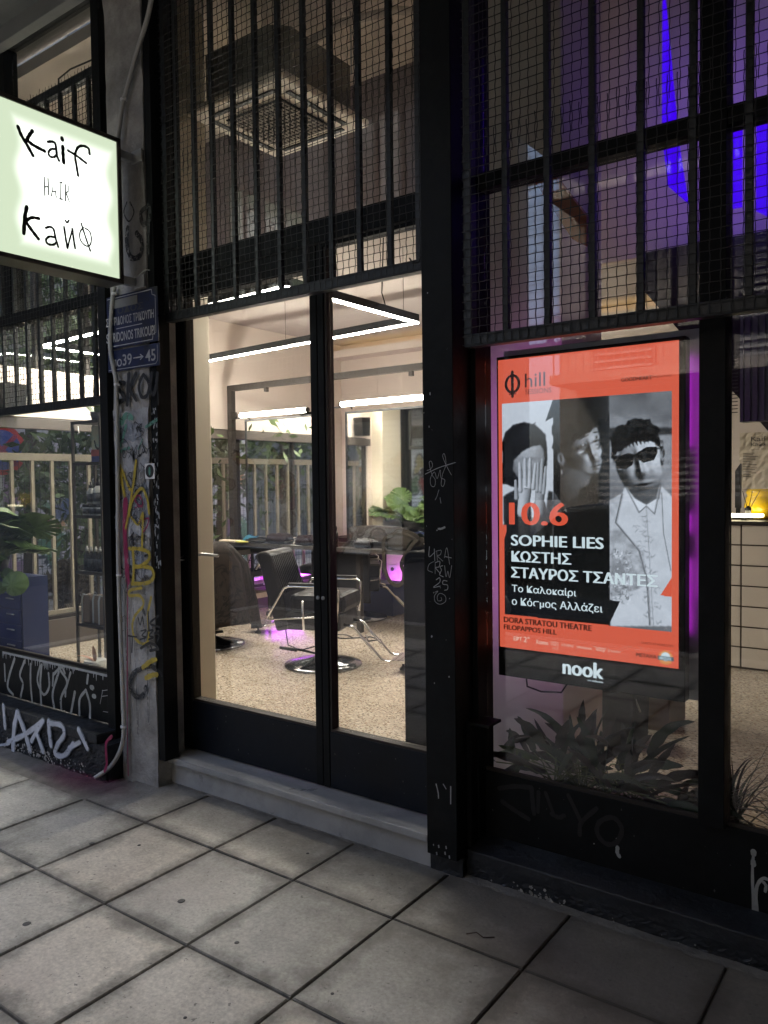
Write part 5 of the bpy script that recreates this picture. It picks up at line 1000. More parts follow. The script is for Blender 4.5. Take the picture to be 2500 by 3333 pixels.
# man in dark glasses
put([(-.957, 1.62), (-.905, 1.62), (-.90, 1.50), (-1.03, 1.50), (-1.035, 1.58)], .42, 4); face([(-1.045, 1.60), (-.905, 1.60), (-.902, 1.53), (-.957, 1.49), (-1.035, 1.54)], (-.97, 1.58), .08, .12, 0, 0, [], (.3, -.2, .7), .5, .2, 3)
f2 = [(.0, .02, .13, .38, .42), (.0, -.24, .19, .12, .40), (-.42, .30, .32, .10, .12), (.42, .30, .32, .10, .12), (0, -.60, .30, .05, .16), (0, -.74, .24, .06, .20), (0, -1.0, .28, .14, .26), (-.55, -.22, .3, .28, .16), (.55, -.22, .3, .28, .16), (0, -.86, .3, .05, -.10)]
def a2_(X, Z): return 1-.32*gs(0, -.66, X, Z, .30, .07)-.5*gs(0, -.665, X, Z, .30, .016)-(.34*np.clip((-Z-.35)*2.2, 0, 1)+.20*gs(0, -.47, X, Z, .3, .06))*(.5+n3)-.3*gs(-.09, -.33, X, Z, .05, .04)-.3*gs(.09, -.33, X, Z, .05, .04)
face([(p[0], p[1]) for p in faceg], (-.985, 1.655), .090, .118, .20, .05, f2, (.45, .35, .70), .92, .12, 2, a2_)
face(earg, (-.895, 1.69), .014, .035, -.2, 0, [(-.1, .1, .4, .4, -.5)], (.3, .3, .8), .74, .2, 1); put([(-1.077, 1.69), (-1.072, 1.705), (-1.080, 1.66), (-1.085, 1.67)], .4, 1)
put(hairg, .05+.17*np.clip(n3-.5, 0, 1)*2.2, 1, .014)
for k in range(70):
    rg_ = np.random.default_rng(k+9); a_ = rg_.uniform(.1, 3.1); r_ = rg_.uniform(.06, .092); cx_, cz_ = -.985+r_*math.cos(a_), 1.735+r_*.95*math.sin(a_)*.95; cap((cx_, cz_), (cx_+.016*math.cos(a_-1.5), cz_+.016*math.sin(a_-1.5)), .0015, .0006, rg_.choice([.04, .05, .16, .24]), 0, .0015, .9)
for k in range(9):
    xx = -1.052+.014*k; zz = 1.722+.0028*k; cap((xx, zz+.012), (xx+.006, zz-.004), .005, .001, .06, 0, .002, .9)
put(glL, .035+.05*np.clip((V-1.66)*8, 0, 1), 0); put(glR, .05+.05*np.clip((V-1.68)*8, 0, 1), 0); put(bridge, .03, 0); put([(-.975, 1.70), (-.958, 1.710), (-.953, 1.678), (-.967, 1.670)], .17, 2); put([(-.935, 1.712), (-.927, 1.712), (-.930, 1.685), (-.937, 1.685)], .13, 1)
cap((-.915, 1.716), (-.903, 1.712), .003, .002, .35, 0, .0015, .6); cap((-1.077, 1.694), (-1.060, 1.700), .0012, .0012, .75, 0, .001, .8); cap((-1.073, 1.642), (-1.04, 1.638), .001, .001, .7, 0, .001, .8)
put(shirt, .84+.10*(n6-.5), 2); put(jack, .70+.34*(n2-.5)+.2*(n6-.5), 2)
def ln(pts, w, val, soft=0):
    for (a, b) in zip(pts[:-1], pts[1:]): cap(a, b, w, w, val, 0, .0018, .95)
for off_, v_ in ((.006, .74), (.003, .62), (0, .42)): ln([(-1.05+off_, 1.545), (-1.076+off_, 1.435), (-.985+off_, 1.33), (-.955+off_, 1.22), (-.945+off_, 1.05)], .0022, v_)
put([(-1.036, 1.572), (-1.020, 1.545), (-.985, 1.478), (-.957, 1.503), (-1.0, 1.528)], .93, 1); put([(-.957, 1.503), (-.925, 1.472), (-.906, 1.57), (-.915, 1.53)], .90, 1)
for off_, v_ in ((.004, .70), (0, .46)): ln([(-1.035+off_, 1.57), (-.985+off_, 1.475), (-.957, 1.500), (-.925-off_, 1.47), (-.905-off_, 1.572)], .0016, v_)
ln([(-.957, 1.50), (-.945, 1.30), (-.93, 1.05)], .0012, .58); ln([(-.90, 1.55), (-.893, 1.40), (-.866, 1.26)], .0016, .50); put([(-1.03, 1.57), (-.905, 1.58), (-.925, 1.535), (-.957, 1.508), (-1.0, 1.53)], .30, 3, 0, .6)
for k in range(64):
    a = k/63; xx = -.975+.022*math.sin(k*.62)+.04*a; zz = 1.46-.40*a; ln([(xx, zz), (xx+.014*math.cos(k*1.3), zz+.011*math.sin(k*2.1)), (xx+.020*math.cos(k*1.3+.8), zz+.004)], .0010, .60)
rg = np.random.default_rng(4)
for k in range(110):
    xx = rg.uniform(-1.093, -1.02); zz = rg.uniform(1.13, 1.33); a_ = rg.uniform(0, 6.28); ln([(xx, zz), (xx+.010*math.cos(a_), zz+.010*math.sin(a_)), (xx+.013*math.cos(a_+.9), zz+.013*math.sin(a_+.9))], .0011, rg.choice([.40, .52, .95]))
for k in range(9): rr = .006+.0022*k; ln([(-1.065+rr*math.cos(t), 1.255+rr*math.sin(t)) for t in np.linspace(0, 6.28, 14)], .0008, .55)
G = np.clip(G+.035*(n3-.5), 0, 1)
C = np.stack([G*.93, G*.96, G*1.03], -1); C = np.clip(C, 0, 1)**2.2
OR = np.array(s(226, 98, 74)[:3]); BK = np.array((.004, .005, .007))
def colput(poly, c):
    mk = pmask(poly, 0)[..., None]; C[:] = C*(1-mk)+c*mk
colput([(-1.70, 1.415), (-1.533, 1.415), (-1.556, 1.35), (-1.556, 1.30), (-1.70, 1.30)], OR)
colput([(-1.556, 1.354), (-1.533, 1.418), (XL, 1.418), (XL, 1.0), (-1.556, 1.0)], BK*1.5+.0)
C = np.where(((U < -1.555) & (V < 1.30))[..., None], OR, C)
colput([(XL, 1.855), (-1.366, 1.840), (XL, 1.93)], BK)
G2 = np.clip(G, 0, 1); mlow = ((U < XL) & (U > -1.545) & (V < 1.45) & (V > 1.16)); tmp = np.stack([G2*.8]*3, -1)**2.2*np.clip((V-1.16)*3.2, 0, 1)[..., None]; C = np.where(mlow[..., None], tmp, C)
colput([(-.855, 1.239), (-.904, 1.163), (-.862, 1.163), (-.862, 1.0), (-.80, 1.0)], OR) if False else None
colput([(-.80, 1.255), (-.863, 1.235), (-.905, 1.165), (-.80, 1.160)], OR)
colput([(XR, 1.133), (-1.058, 1.130), (XR, 1.045), (XL, 1.04), (XL, 1.133)], BK)
lowb = 1.030; colput([(-1.70, 1.038), (-.80, 1.030), (-.80, .9), (-1.7, .9)], OR)
me = bpy.data.meshes.new('portrait_photos'); idx = np.arange((nx+1)*(nz+1)).reshape(nz+1, nx+1)
ff = np.stack([idx[:-1, :-1], idx[:-1, 1:], idx[1:, 1:], idx[1:, :-1]], -1).reshape(-1, 4)
me.from_pydata(np.stack([U.ravel(), np.full(U.size, SF-.001), V.ravel()], -1).tolist(), [], ff.tolist())
at = me.color_attributes.new('Col', 'FLOAT_COLOR', 'POINT'); at.data.foreach_set('color', np.concatenate([C.reshape(-1, 3), np.ones((U.size, 1))], 1).ravel())
M['vce'] = vcolmat('lit_photo_print', .5); me.materials.append(M['vce']); o = bpy.data.objects.new('portrait_photos', me); COL.objects.link(o); o.parent = t
sf = faceY(SF)
TX = [('10.6', -1.5265, 1.4182, .253, .092, 's_or2', .03), ('SOPHIE LIES', -1.5211, 1.3304, .397, .045, 's_wh', .018), ('ΚΩΣΤΗΣ', -1.519, 1.2627, .261, .045, 's_wh', .018), ('ΣΤΑΥΡΟΣ ΤΣΑΝΤΕΣ', -1.5212, 1.1954, .604, .045, 's_wh', .018),
      ('Το Καλοκαίρι', -1.5199, 1.1280, .284, .038, 's_wh', .016), ('ο Κόσμος Αλλάζει', -1.5203, 1.0730, .393, .040, 's_wh', .016), ('DORA STRATOU THEATRE', -1.5582, 1.0031, .386, .023, 's_bk2', .03), ('FILOPAPPOS HILL', -1.5584, .9731, .238, .020, 's_bk2', .03),
      ('ΕΡΤ', -1.5127, .9298, .037, .017, 's_pk', .02), ('2°', -1.4674, .9277, .027, .024, 's_pk', .01), ('Kosmos', -1.4086, .9265, .051, .018, 's_pk', .01), ('LAMDA', -1.3454, .937, .034, .008, 's_pk', 0), ('VOICE', -1.3454, .927, .034, .008, 's_pk', 0), ('102.3', -1.3354, .913, .02, .006, 's_pk', 0), ('ATHENS', -1.2995, .9288, .052, .011, 's_pk', 0), ('αθηνόραμα', -1.234, .9262, .062, .013, 's_pk', .01),
      ('*culture', -1.1626, .9358, .049, .010, 's_pk', .02), ('now.gr', -1.1526, .9238, .036, .010, 's_pk', .02), ('reader', -1.1000, .929, .045, .010, 's_pk', 0), ('TICKETS AT MORE.COM', -.9781, .9744, .119, .009, 's_bk2', 0), ('METAXA', -.9944, .9241, .076, .014, 's_bk2', .01),
      ('nook', -1.292, .8171, .165, .062, 's_wh', .018), ('art collective', -1.1896, .8013, .064, .009, 's_wh', .01), ('hill', -1.4548, 1.9847, .090, .056, 's_bk2', 0), ('SESSIONS', -1.4533, 1.9558, .115, .020, 's_bk2', 0), ('GOODHEART', -1.0514, 1.9732, .115, .015, 's_bk2', .05), ('PRODUCTIONS', -.9305, 1.9774, .066, .008, 's_bk2', 0)]
for b, x, z, w, h, mt, bo in TX: text('lettering', b, sf, x, z, w, h, mt, t, bo, .0022)
m = MB(); ring = []
for i in range(37):
    a = 2*PI*i/36; ring.append((math.cos(a), math.sin(a)))
vs_ = [(-1.512+.036*c, SF-.002, 2.004+.040*s_) for c, s_ in ring]+[(-1.512+.024*c, SF-.002, 2.004+.030*s_) for c, s_ in ring]
m.add(vs_, [(i, i+1, 38+i, 37+i) for i in range(36)]); m.ribbon([(-1.512, 1.952), (-1.512, 2.054)], .012, sf, .0023, 0, False); m.ribbon([(-1.496, 1.952+.01), (-1.527, 1.952+.01)], .004, sf, .0026, 0, False); m.build('round_logo', 's_bk2', t)
m = MB(); P_ = []
for i in range(32):
    a = 2*PI*i/32; r_ = .024 if i % 2 else .030; P_.append((-.8845+r_*math.cos(a), SF-.002, .9325+r_*math.sin(a)))
m.add(P_, [tuple(range(32))]); m.build('sun_badge', 's_sun', t)
flat('badge_disc', [(-.8845+.017*math.cos(a*PI/10), .936+.017*math.sin(a*PI/10)) for a in range(20)], 's_wh', .0024); flat('badge_ribbon', [(-.914, .922), (-.855, .922), (-.855, .937), (-.914, .937)], 's_teal', .0028)
text('lettering', 'ΝΗΣΟΣ', sf, -.906, .9245, .043, .010, 's_wh', t, .01, .0032)
text('lettering', '/', sf, -.938, 1.9732, .006, .018, 's_bk2', t, 0, .0022); flat('bar_mark', [(-1.1050, .925), (-1.1030, .925), (-1.1030, .943), (-1.1050, .943)], 's_pk', .0022)
m = MB(); m.tube([(-1.50, 3.07, .77), (-1.49, 3.06, .72), (-1.42, 3.05, .71), (-1.33, 3.05, .72), (-1.30, 3.06, .77)], .004, 6); m.build('loose_cable', 'blackpl', t)

# ------------------------------------------------------------------ lights of the salon
t = thing('rectangular_pendant_light', 'slim black rectangular pendant with bright white led underside in the salon', 'lamp')
LC = [(-6.38, 3.77), (-3.35, 3.58), (-3.33, 5.0), (-6.40, 5.28)]
for i in range(4):
    a, b = LC[i], LC[(i+1) % 4]; d = (Vector(b)-Vector(a)).normalized()*.0
    MB().bar((a[0], a[1], 2.835), (b[0], b[1], 2.835), .045, .055).build('profile', 'steel_d', t)
    MB().bar((a[0], a[1], 2.803), (b[0], b[1], 2.803), .038, .006).build('led_strip', 'led', t)
m = MB()
for x, y in ((-6.2, 3.76), (-3.36, 3.70), (-6.2, 5.25), (-3.45, 5.0), (-4.8, 3.67), (-4.8, 5.13)): m.tube([(x, y, 2.86), (x, y, 3.40 if y > 4.5 else 4.36)], .0018, 5)
m.build('suspension_wire', 'wire', t)
MB().tube([(-3.36, 4.86, 2.865), (-3.37, 4.80, 2.88), (-3.44, 4.76, 2.89), (-3.47, 4.75, 3.0), (-3.46, 4.75, 3.2), (-3.45, 4.75, 3.40)], .005, 6).build('power_cable', 'blackpl', t)

# ------------------------------------------------------------------ cassette air conditioner
t = thing('cassette_air_conditioner', 'white square air conditioner cassette hanging open from the high ceiling', 'air conditioner')
cx, cy, h = -3.22, 3.42, .375
m = MB(); m.box(cx-h, cx+h, cy-h, cy+h, 3.70, 3.745); m.build('panel', pm('ac_panel', lin(.82, .74, .64), .5, 0, .04, 3), t, .015)
pr = [(cx-.33, cy-.25), (cx-.25, cy-.33), (cx+.25, cy-.33), (cx+.33, cy-.25), (cx+.33, cy+.25), (cx+.25, cy+.33), (cx-.25, cy+.33), (cx-.33, cy+.25)]
MB().prism(pr, 3.7455, 4.02, 'Z').build('body', pm('galvanised_body', lin(.22, .21, .18), .5, .3, .1, 5), t)
for (ax, ay, bx, by) in ((-.24, -.305, .24, -.275), (-.24, .275, .24, .305), (-.305, -.24, -.275, .24), (.275, -.24, .305, .24)):
    box('air_slot', cx+ax, cx+bx, cy+ay, cy+by, 3.692, 3.6995, 'blackpl', t)
gr = MB(); g2 = MB(); g2.box(cx-.215, cx+.215, cy-.215, cy+.215, 3.688, 3.6945); g2.build('intake_recess', 'blackpl', t)
for i in range(16): gr.box(cx-.21+i*.0272, cx-.202+i*.0272, cy-.21, cy+.21, 3.682, 3.687)
for i in range(12): gr.box(cx-.21, cx+.21, cy-.21+i*.0375, cy-.203+i*.0375, 3.679, 3.6815)
gr.build('intake_grille', 'ceil', t)
m = MB()
for sx, sy in ((-.3, -.3), (.3, -.3), (.3, .3), (-.3, .3)): m.tube([(cx+sx, cy+sy, 4.0), (cx+sx, cy+sy, 4.36)], .005, 6)
m.build('threaded_rod', 'galv', t)
o = MB().tube([(-2.9, 3.3, 3.98), (-2.7, 3.35, 4.05), (-2.45, 3.5, 4.10), (-2.3, 3.7, 4.12), (-2.22, 4.0, 4.0), (-2.2, 4.38, 3.9)], .022, 10).build('refrigerant_pipe', 'ceil'); tag(o, 'pale insulated pipe curving from the air conditioner to the beam', 'pipe')
o = MB().tube([(-2.75, 3.1, 3.8), (-2.72, 3.05, 4.0), (-2.60, 3.0, 4.15), (-2.40, 3.0, 4.30), (-2.1, 3.1, 4.30), (-1.95, 3.2, 4.22), (-1.93, 3.25, 4.0), (-1.95, 3.3, 3.8)], .005, 6).build('black_loose_cable', 'blackpl'); tag(o, 'loose black cable looping down from the ceiling beside the air conditioner', 'cable')
o = MB().tube([(-4.0, 3.12, 4.35), (-4.3, 3.1, 4.33), (-4.72, 3.05, 4.32), (-4.86, 3.05, 4.30), (-4.85, 3.05, 4.1), (-4.85, 3.05, 3.6)], .006, 6).build('ceiling_cable', 'blackpl'); tag(o, 'black cable sagging under the ceiling behind the corner window', 'cable')

# ------------------------------------------------------------------ mirror stand on the long counter
t = thing('styling_counter', 'long dark styling counter running across the salon under the mirrors', 'counter')
box('top', -6.59, -2.6, 5.86, 6.18, .94, .978, 'counter', t, .004)
for x in (-6.5, -4.72, -3.0): box('leg', x, x+.05, 5.98, 6.03, FZ, .94, 'frame_in', t)
box('front_panel', -5.40, -4.66, 6.10, 6.13, .42, .939, 'blackpl', t)
t = thing('mirror_frame', 'taupe metal gantry standing on the counter and carrying the mirrors', 'frame')
box('upright', -6.50, -6.435, 6.0, 6.06, .979, 2.62, 'frame_in', t); box('crossbar', -6.50, -2.6, 6.0, 6.06, 2.6205, 2.68, 'frame_in', t)
for x, z in ((-6.435, 2.33), (-6.435, 1.98)): box('side_bracket', x, x+.035, 6.01, 6.05, z, z+.06, 'frame_in', t)
for x in (-5.95, -4.10): box('crossbar_clip', x, x+.035, 6.01, 6.05, 2.575, 2.62, 'frame_in', t)
box('lower_rail', -5.0, -2.7, 5.99, 6.03, .979, 1.02, 'frame_in', t)
def mirror(x0, x1, label):
    t = thing('wall_mirror', label, 'mirror', 'tall mirrors on the counter')
    box('glass', x0+.02, x1-.02, 5.975, 5.981, 1.04, 2.27, 'mirror', t)
    for a, b, c, d in ((x0, x0+.019, 1.0205, 2.29), (x1-.019, x1, 1.0205, 2.29), (x0+.0195, x1-.0195, 2.271, 2.29), (x0+.0195, x1-.0195, 1.0205, 1.039)): box('frame', a, b, 5.968, 5.998, c, d, 'steel_d', t)
    return t
mirror(-6.20, -5.22, 'tall black rimmed mirror nearest the side window reflecting the railing')
mirror(-4.82, -3.62, 'tall black rimmed mirror behind the canvas bag reflecting the corner window')
for x0, x1, z in ((-6.22, -5.28, 2.335), (-4.83, -3.63, 2.36)):
    tl = thing('tube_light', 'glowing white tube over the mirror nearest the side window' if x0 < -6 else 'glowing white tube over the mirror behind the canvas bag', 'lamp', 'tube lights over the mirrors')
    MB().tube([(x0, 5.93, z), (x1, 5.93, z)], .024, 12).build('tube', 'tube', tl)
    for x in (x0-.02, x1): MB().tube([(x, 5.93, z), (x+.02, 5.93, z)], .026, 12).build('end_cap', 'blackpl', tl)
    m = MB(); m.tube([(x0+.1, 5.935, z-.02), (x0+.1, 5.97, z-.05)], .006, 6); m.tube([(x1-.1, 5.935, z-.02), (x1-.1, 5.97, z-.05)], .006, 6); m.build('bracket', 'blackpl', tl)
    box('arm', x0-.22, x0, 5.955, 5.97, z-.03, z-.015, 'steel_d', tl)
for (x, y, z, lb, rz) in ((-6.5, 3.55, 2.36, 'black wall loudspeaker high on the beige side wall', .6), (-6.45, 7.3, 2.35, 'black wall loudspeaker near the back corner of the salon', .3)):
    sp = thing('loudspeaker', lb, 'loudspeaker', 'black wall loudspeakers')
    m = MB(); m.prism([(y-.07, z-.13), (y+.09, z-.13), (y+.11, z+.11), (y-.08, z+.12)], x-.06, x+.09, 'X'); m.build('cabinet', 'blackpl', sp, .008)
    MB().box(-6.6, x-.06, y-.01, y+.01, z-.01, z+.02).build('mount', 'blackpl', sp)

# ------------------------------------------------------------------ barber chairs (built facing +X, base centre at origin)
def chair(label, loc, rz, cape=False):
    t = thing('barber_chair', label, 'chair', 'barber chairs', loc, rz)
    MB().lathe([(.30, 0), (.31, .008), (.305, .022), (.24, .040), (.12, .062), (.055, .085), (.045, .10)], n=40).build('base', 'chrome_d', t)
    MB().lathe([(.042, .09), (.042, .30), (.055, .30), (.055, .33)], n=20).build('pump_column', 'chrome', t)
    m = MB(); m.box(-.20, .26, -.235, .235, .45, .60); m.build('seat_cushion', 'leather', t, .05)
    m = MB(); m.box(-.24, .22, -.22, .22, .315, .45); m.build('seat_base', 'leather', t, .02)
    q = [(-.30, .30), (-.20, .32), (-.235, .58), (-.34, .90), (-.37, .925), (-.42, .925), (-.455, .90), (-.38, .60)]
    MB().prism(q, -.235, .235, 'Y').build('backrest', 'leather', t, .022)
    m = MB()
    for i in range(13): y = -.2+i*.0333; m.tube([(-.232, y, .60), (-.29, y, .76), (-.336, y, .89)], .0045, 5)
    m.build('backrest_ribs', 'leather', t)
    for sgn in (-1, 1):
        y = .275*sgn
        MB().tube([(-.36, y, .40), (-.30, y, .50), (-.21, y, .645), (-.17, y, .665), (.20, y, .665), (.235, y, .64), (.215, y, .40)], .0105, 8).build('arm_frame', 'chrome', t)
        MB().tube([(-.36, y, .40), (.215, y, .445)], .008, 8).build('side_bar', 'chrome', t)
        MB().box(-.17, .20, y-.022, y+.022, .672, .692).build('arm_pad', 'blackpl', t, .008)
        yy = .12*sgn
        MB().tube([(.20, yy, .36), (.30, yy, .34), (.36, yy, .27), (.52, yy, .10), (.56, yy, .085), (.80, yy, .085)], .012, 8).build('footrest_tube', 'chrome', t)
    m = MB(); m.box(.60, .82, -.15, .15, .090, .102)
    for i in range(5): m.box(.61+i*.042, .625+i*.042, -.14, .14, .1025, .106)
    m.build('footplate', 'chrome', t)
    m = MB(); m.tube([(.66, 0, .09), (.66, 0, .03)], .008, 8); m.lathe([(.03, 0), (.03, .012), (.012, .03)], (.66, 0, 0), 14); m.build('footrest_foot', 'rubber', t)
    MB().tube([(-.05, -.24, .33), (-.05, -.275, .33), (-.055, -.285, .56)], .011, 8).build('lever_handle', 'chrome', t)
    m = MB(); m.tube([(-.04, 0, .09), (-.16, -.14, .15), (-.20, -.22, .17)], .009, 8); m.tube([(-.28, -.20, .17), (-.12, -.26, .17)], .013, 8); m.build('foot_pump_pedal', 'blackpl', t)
    MB().tube([(-.28, -.10, .31), (-.24, -.14, .18), (-.14, -.12, .14), (-.05, -.05, .16), (.0, -.02, .20)], .005, 6).build('power_lead', 'blackpl', t)
    return t
chair('empty black barber chair on a round chrome foot in front of the doors', (-4.09, 4.745, FZ), R(20))
chair('black barber chair under an ornate dark cape near the side window', (-5.46, 4.78, FZ), R(95), True)
chair('black barber chair behind the counter under the canvas bag', (-5.20, 6.62, FZ), R(40))
# cape draped over the second chair
def cape():
    c = Vector((-5.46, 4.78, 0)); rings = []; n = 72
    spec = [(1.10, .20, .10), (1.09, .30, .16), (1.02, .33, .24), (.90, .35, .30), (.72, .37, .34), (.56, .40, .37), (.44, .42, .385), (.40, .43, .39)]
    v = [(c.x, c.y-.05, FZ+.965)]; f = []
    for k, (z, a, b) in enumerate(spec):
        for j in range(n):
            th = 2*PI*j/n; sg = lambda q: math.copysign(abs(q)**.6, q); fold = (.0+.028*k/7)*math.sin(9*th+1.1)+.014*(k/7)*math.sin(17*th)
            x = sg(math.cos(th))*(a+fold); y = sg(math.sin(th))*(b+fold)-.06-(0.06 if k < 3 else 0); hem = (.10*max(0, math.cos(th-1.1))**3) if k > 5 else 0
            v.append((c.x+x, c.y+y, FZ+z-.15-hem+.012*math.sin(5*th)*(k/7)))
    for j in range(n): f.append((0, 1+j, 1+(j+1) % n))
    for k in range(len(spec)-1):
        for j in range(n): f.append((1+k*n+j, 1+(k+1)*n+j, 1+(k+1)*n+(j+1) % n, 1+k*n+(j+1) % n))
    m = MB().add(v, f, True); mt, nt, p = newmat('printed_cape_cloth'); N = nt.nodes.new; L = nt.links.new
    tc = N('ShaderNodeTexCoord'); nz_ = N('ShaderNodeTexNoise'); nz_.inputs['Scale'].default_value = 3.2; nz_.inputs['Detail'].default_value = 3; nz_.inputs['Distortion'].default_value = 2.2; L(tc.outputs['Object'], nz_.inputs['Vector'])
    wv = N('ShaderNodeMath'); wv.operation = 'SINE'; mu = N('ShaderNodeMath'); mu.operation = 'MULTIPLY'; mu.inputs[1].default_value = 48; L(nz_.outputs['Fac'], mu.inputs[0]); L(mu.outputs[0], wv.inputs[0])
    cr = N('ShaderNodeMix'); cr.data_type = 'RGBA'; mr = N('ShaderNodeMapRange'); mr.inputs['From Min'].default_value = .35; mr.inputs['From Max'].default_value = .8; L(wv.outputs[0], mr.inputs['Value']); L(mr.outputs[0], cr.inputs['Factor']); cr.inputs[6].default_value = lin(.020, .015, .013); cr.inputs[7].default_value = lin(.007, .006, .006); L(cr.outputs[2], p.inputs['Base Color']); p.inputs['Roughness'].default_value = .7; p.inputs['Specular IOR Level'].default_value = .15
    o = m.build('hairdressing_cape', mt); sl = o.modifiers.new('cloth_thickness', 'SOLIDIFY'); sl.thickness = .004; tag(o, 'dark patterned hairdressing cape draped over the chair near the side window', 'cape'); return o
cape()

# ------------------------------------------------------------------ trolleys
def trolley(x0, x1, y0, y1, label, mat='frame_in'):
    t = thing('salon_trolley', label, 'trolley', 'wheeled salon trolleys')
    cst = None
    for x in (x0, x1-.022):
        for y in (y0, y1-.022):
            box('post', x, x+.022, y, y+.022, FZ+.10, .93, mat, t)
            c = MB(); c.tube([(x+.011, y-.004, FZ+.038), (x+.011, y+.026, FZ+.038)], .037, 16); w = c.build('castor', 'rubber', t); MB().tube([(x+.011, y-.006, FZ+.038), (x+.011, y+.028, FZ+.038)], .012, 10).build('hub', 'galv', w)
            MB().tube([(x+.011, y+.011, FZ+.10), (x+.011, y+.011, FZ+.07)], .02, 10).build('fork', 'chrome', w)
    for z in (.38, .62, .86):
        m = MB(); m.box(x0+.0225, x1-.0225, y0, y1, z, z+.008)
        for a, b, c, d in ((x0+.0225, x1-.0225, y0-.003, y0-.0005), (x0+.0225, x1-.0225, y1+.0005, y1+.003)): m.box(a, b, c, d, z, z+.055)
        m.box(x0-.003, x0-.0005, y0, y1, z, z+.055); m.box(x1+.0005, x1+.003, y0, y1, z, z+.055)
        m.build('tray', 'tan_rail' if z < .5 else 'frame_in', t)
    return t
trolley(-6.33, -6.06, 5.50, 6.17, 'tall metal trolley on castors beside the side window')
t = thing('stacked_trolley_drawers', 'low white trolley with three drawers behind the draped chair', 'trolley')
for i in range(3): box('drawer', -6.45, -5.95, 4.95, 5.35, .42+i*.19, .58+i*.19, 'tan_rail', t, .006)
for x in (-6.42, -5.99):
    for y in (4.98, 5.30): box('leg', x, x+.02, y, y+.02, FZ+.08, .419, 'galv', t); MB().tube([(x+.01, y, FZ+.038), (x+.01, y+.02, FZ+.038)], .037, 14).build('castor', 'rubber', t)
# star-foot stool behind the counter line
t = thing('star_base_stool', 'chrome star base of a stool on castors by the trolley', 'stool')
m = MB()
for i in range(5):
    a = i*2*PI/5+.3; m.tube([(-5.72, 6.55, .32), (-5.72+.12*math.cos(a), 6.55+.12*math.sin(a), .31), (-5.72+.30*math.cos(a), 6.55+.30*math.sin(a), .22)], [.022, .018, .012], 8)
m.build('star_base', 'chrome', t); MB().tube([(-5.72, 6.55, .31), (-5.72, 6.55, .62)], .02, 10).build('column', 'chrome', t); MB().lathe([(.18, 0), (.19, .02), (.19, .07), (.16, .09)], (-5.72, 6.55, .62), 24).build('seat', 'leather', t)
for i in range(5):
    a = i*2*PI/5+.3; MB().tube([(-5.72+.30*math.cos(a)-.012, 6.55+.30*math.sin(a), .185), (-5.72+.30*math.cos(a)+.012, 6.55+.30*math.sin(a), .185)], .034, 12).build('castor', 'blackpl', t)
# ------------------------------------------------------------------ things on the counter
def blob(name, c, rad, mat, label, cat, seed=0, squash=1.0):
    rg = np.random.default_rng(seed); bm = bmesh.new(); bmesh.ops.create_icosphere(bm, subdivisions=3, radius=1)
    for v in bm.verts:
        p = v.co; k = 1+.10*math.sin(4*p.x+seed)+.08*math.sin(7*p.y+2*seed)+.05*math.sin(11*p.z+p.x*5); v.co = Vector((p.x*rad[0]*k, p.y*rad[1]*k, max(p.z, -.75)*rad[2]*k)); v.co += Vector(c)
    for f in bm.faces: f.smooth = True
    me = bpy.data.meshes.new(name); bm.to_mesh(me); bm.free(); me.materials.append(M[mat]); o = bpy.data.objects.new(name, me); COL.objects.link(o); tag(o, label, cat); return o
CT = .978
t = thing('shoulder_bag', 'olive canvas shoulder bag with its strap hanging over the counter edge', 'bag')
bag = blob('bag_body', (-4.10, 5.93, CT+.075), (.205, .075, .095), 'bagcloth', '', '', 3); del bag['label']; del bag['category']; bag.parent = t
def strap(pts, w, name, thick=.006):
    P = [Vector(p) for p in pts]; m = MB(); E = [P[0]*2-P[1]]+P+[P[-1]*2-P[-2]]; Q = []
    for i in range(1, len(E)-2):
        for u in np.linspace(0, 1, 7)[:-1]: a, b, c, d = E[i-1:i+3]; Q.append(.5*((2*b)+(c-a)*u+(2*a-5*b+4*c-d)*u*u+(3*b-a-3*c+d)*u**3))
    Q.append(P[-1]); v = []
    for i, q in enumerate(Q):
        d = (Q[min(i+1, len(Q)-1)]-Q[max(i-1, 0)]).normalized(); sx = d.cross(Vector((0, 1, 0))); sx = sx.normalized() if sx.length > .01 else Vector((1, 0, 0))
        for a, b in ((-1, -1), (1, -1), (1, 1), (-1, 1)): v.append(q+sx*(w/2*a)+Vector((0, thick/2*b, 0)))
    f = [(4*i+j, 4*i+(j+1) % 4, 4*i+4+(j+1) % 4, 4*i+4+j) for i in range(len(Q)-1) for j in range(4)]
    return m.add(v, f).build(name, 'bagcloth', t)
strap([(-4.20, 5.86, 1.12), (-4.28, 5.85, 1.08), (-4.285, 5.845, .95), (-4.27, 5.84, .80), (-4.22, 5.84, .70), (-4.14, 5.84, .66), (-4.08, 5.84, .69), (-4.06, 5.84, .78), (-4.085, 5.84, .86), (-4.04, 5.845, .95), (-3.96, 5.85, 1.05), (-3.91, 5.88, 1.11)], .035, 'strap')
strap([(-4.20, 5.86, 1.12), (-4.12, 5.85, 1.165), (-4.0, 5.85, 1.15), (-3.91, 5.87, 1.10)], .03, 'handle')
MB().box(-4.095, -4.035, 5.825, 5.838, .855, .885).build('buckle', 'blackpl', t, .003)
blob('knitted_cap', (-5.72, 5.95, CT+.05), (.13, .09, .065), 'capcloth', 'plum knitted cap lying on the counter in front of the mirror', 'cap', 5)
blob('folded_jacket', (-5.34, 6.0-.06, CT+.045), (.15, .08, .055), 'capcloth', 'dark folded jacket on the counter at the right end of the side mirror', 'jacket', 8)
blob('leather_pouch', (-6.02, 5.93, CT+.022), (.16, .07, .03), 'leather', 'flat black leather pouch on the counter beside the knitted cap', 'pouch', 2)
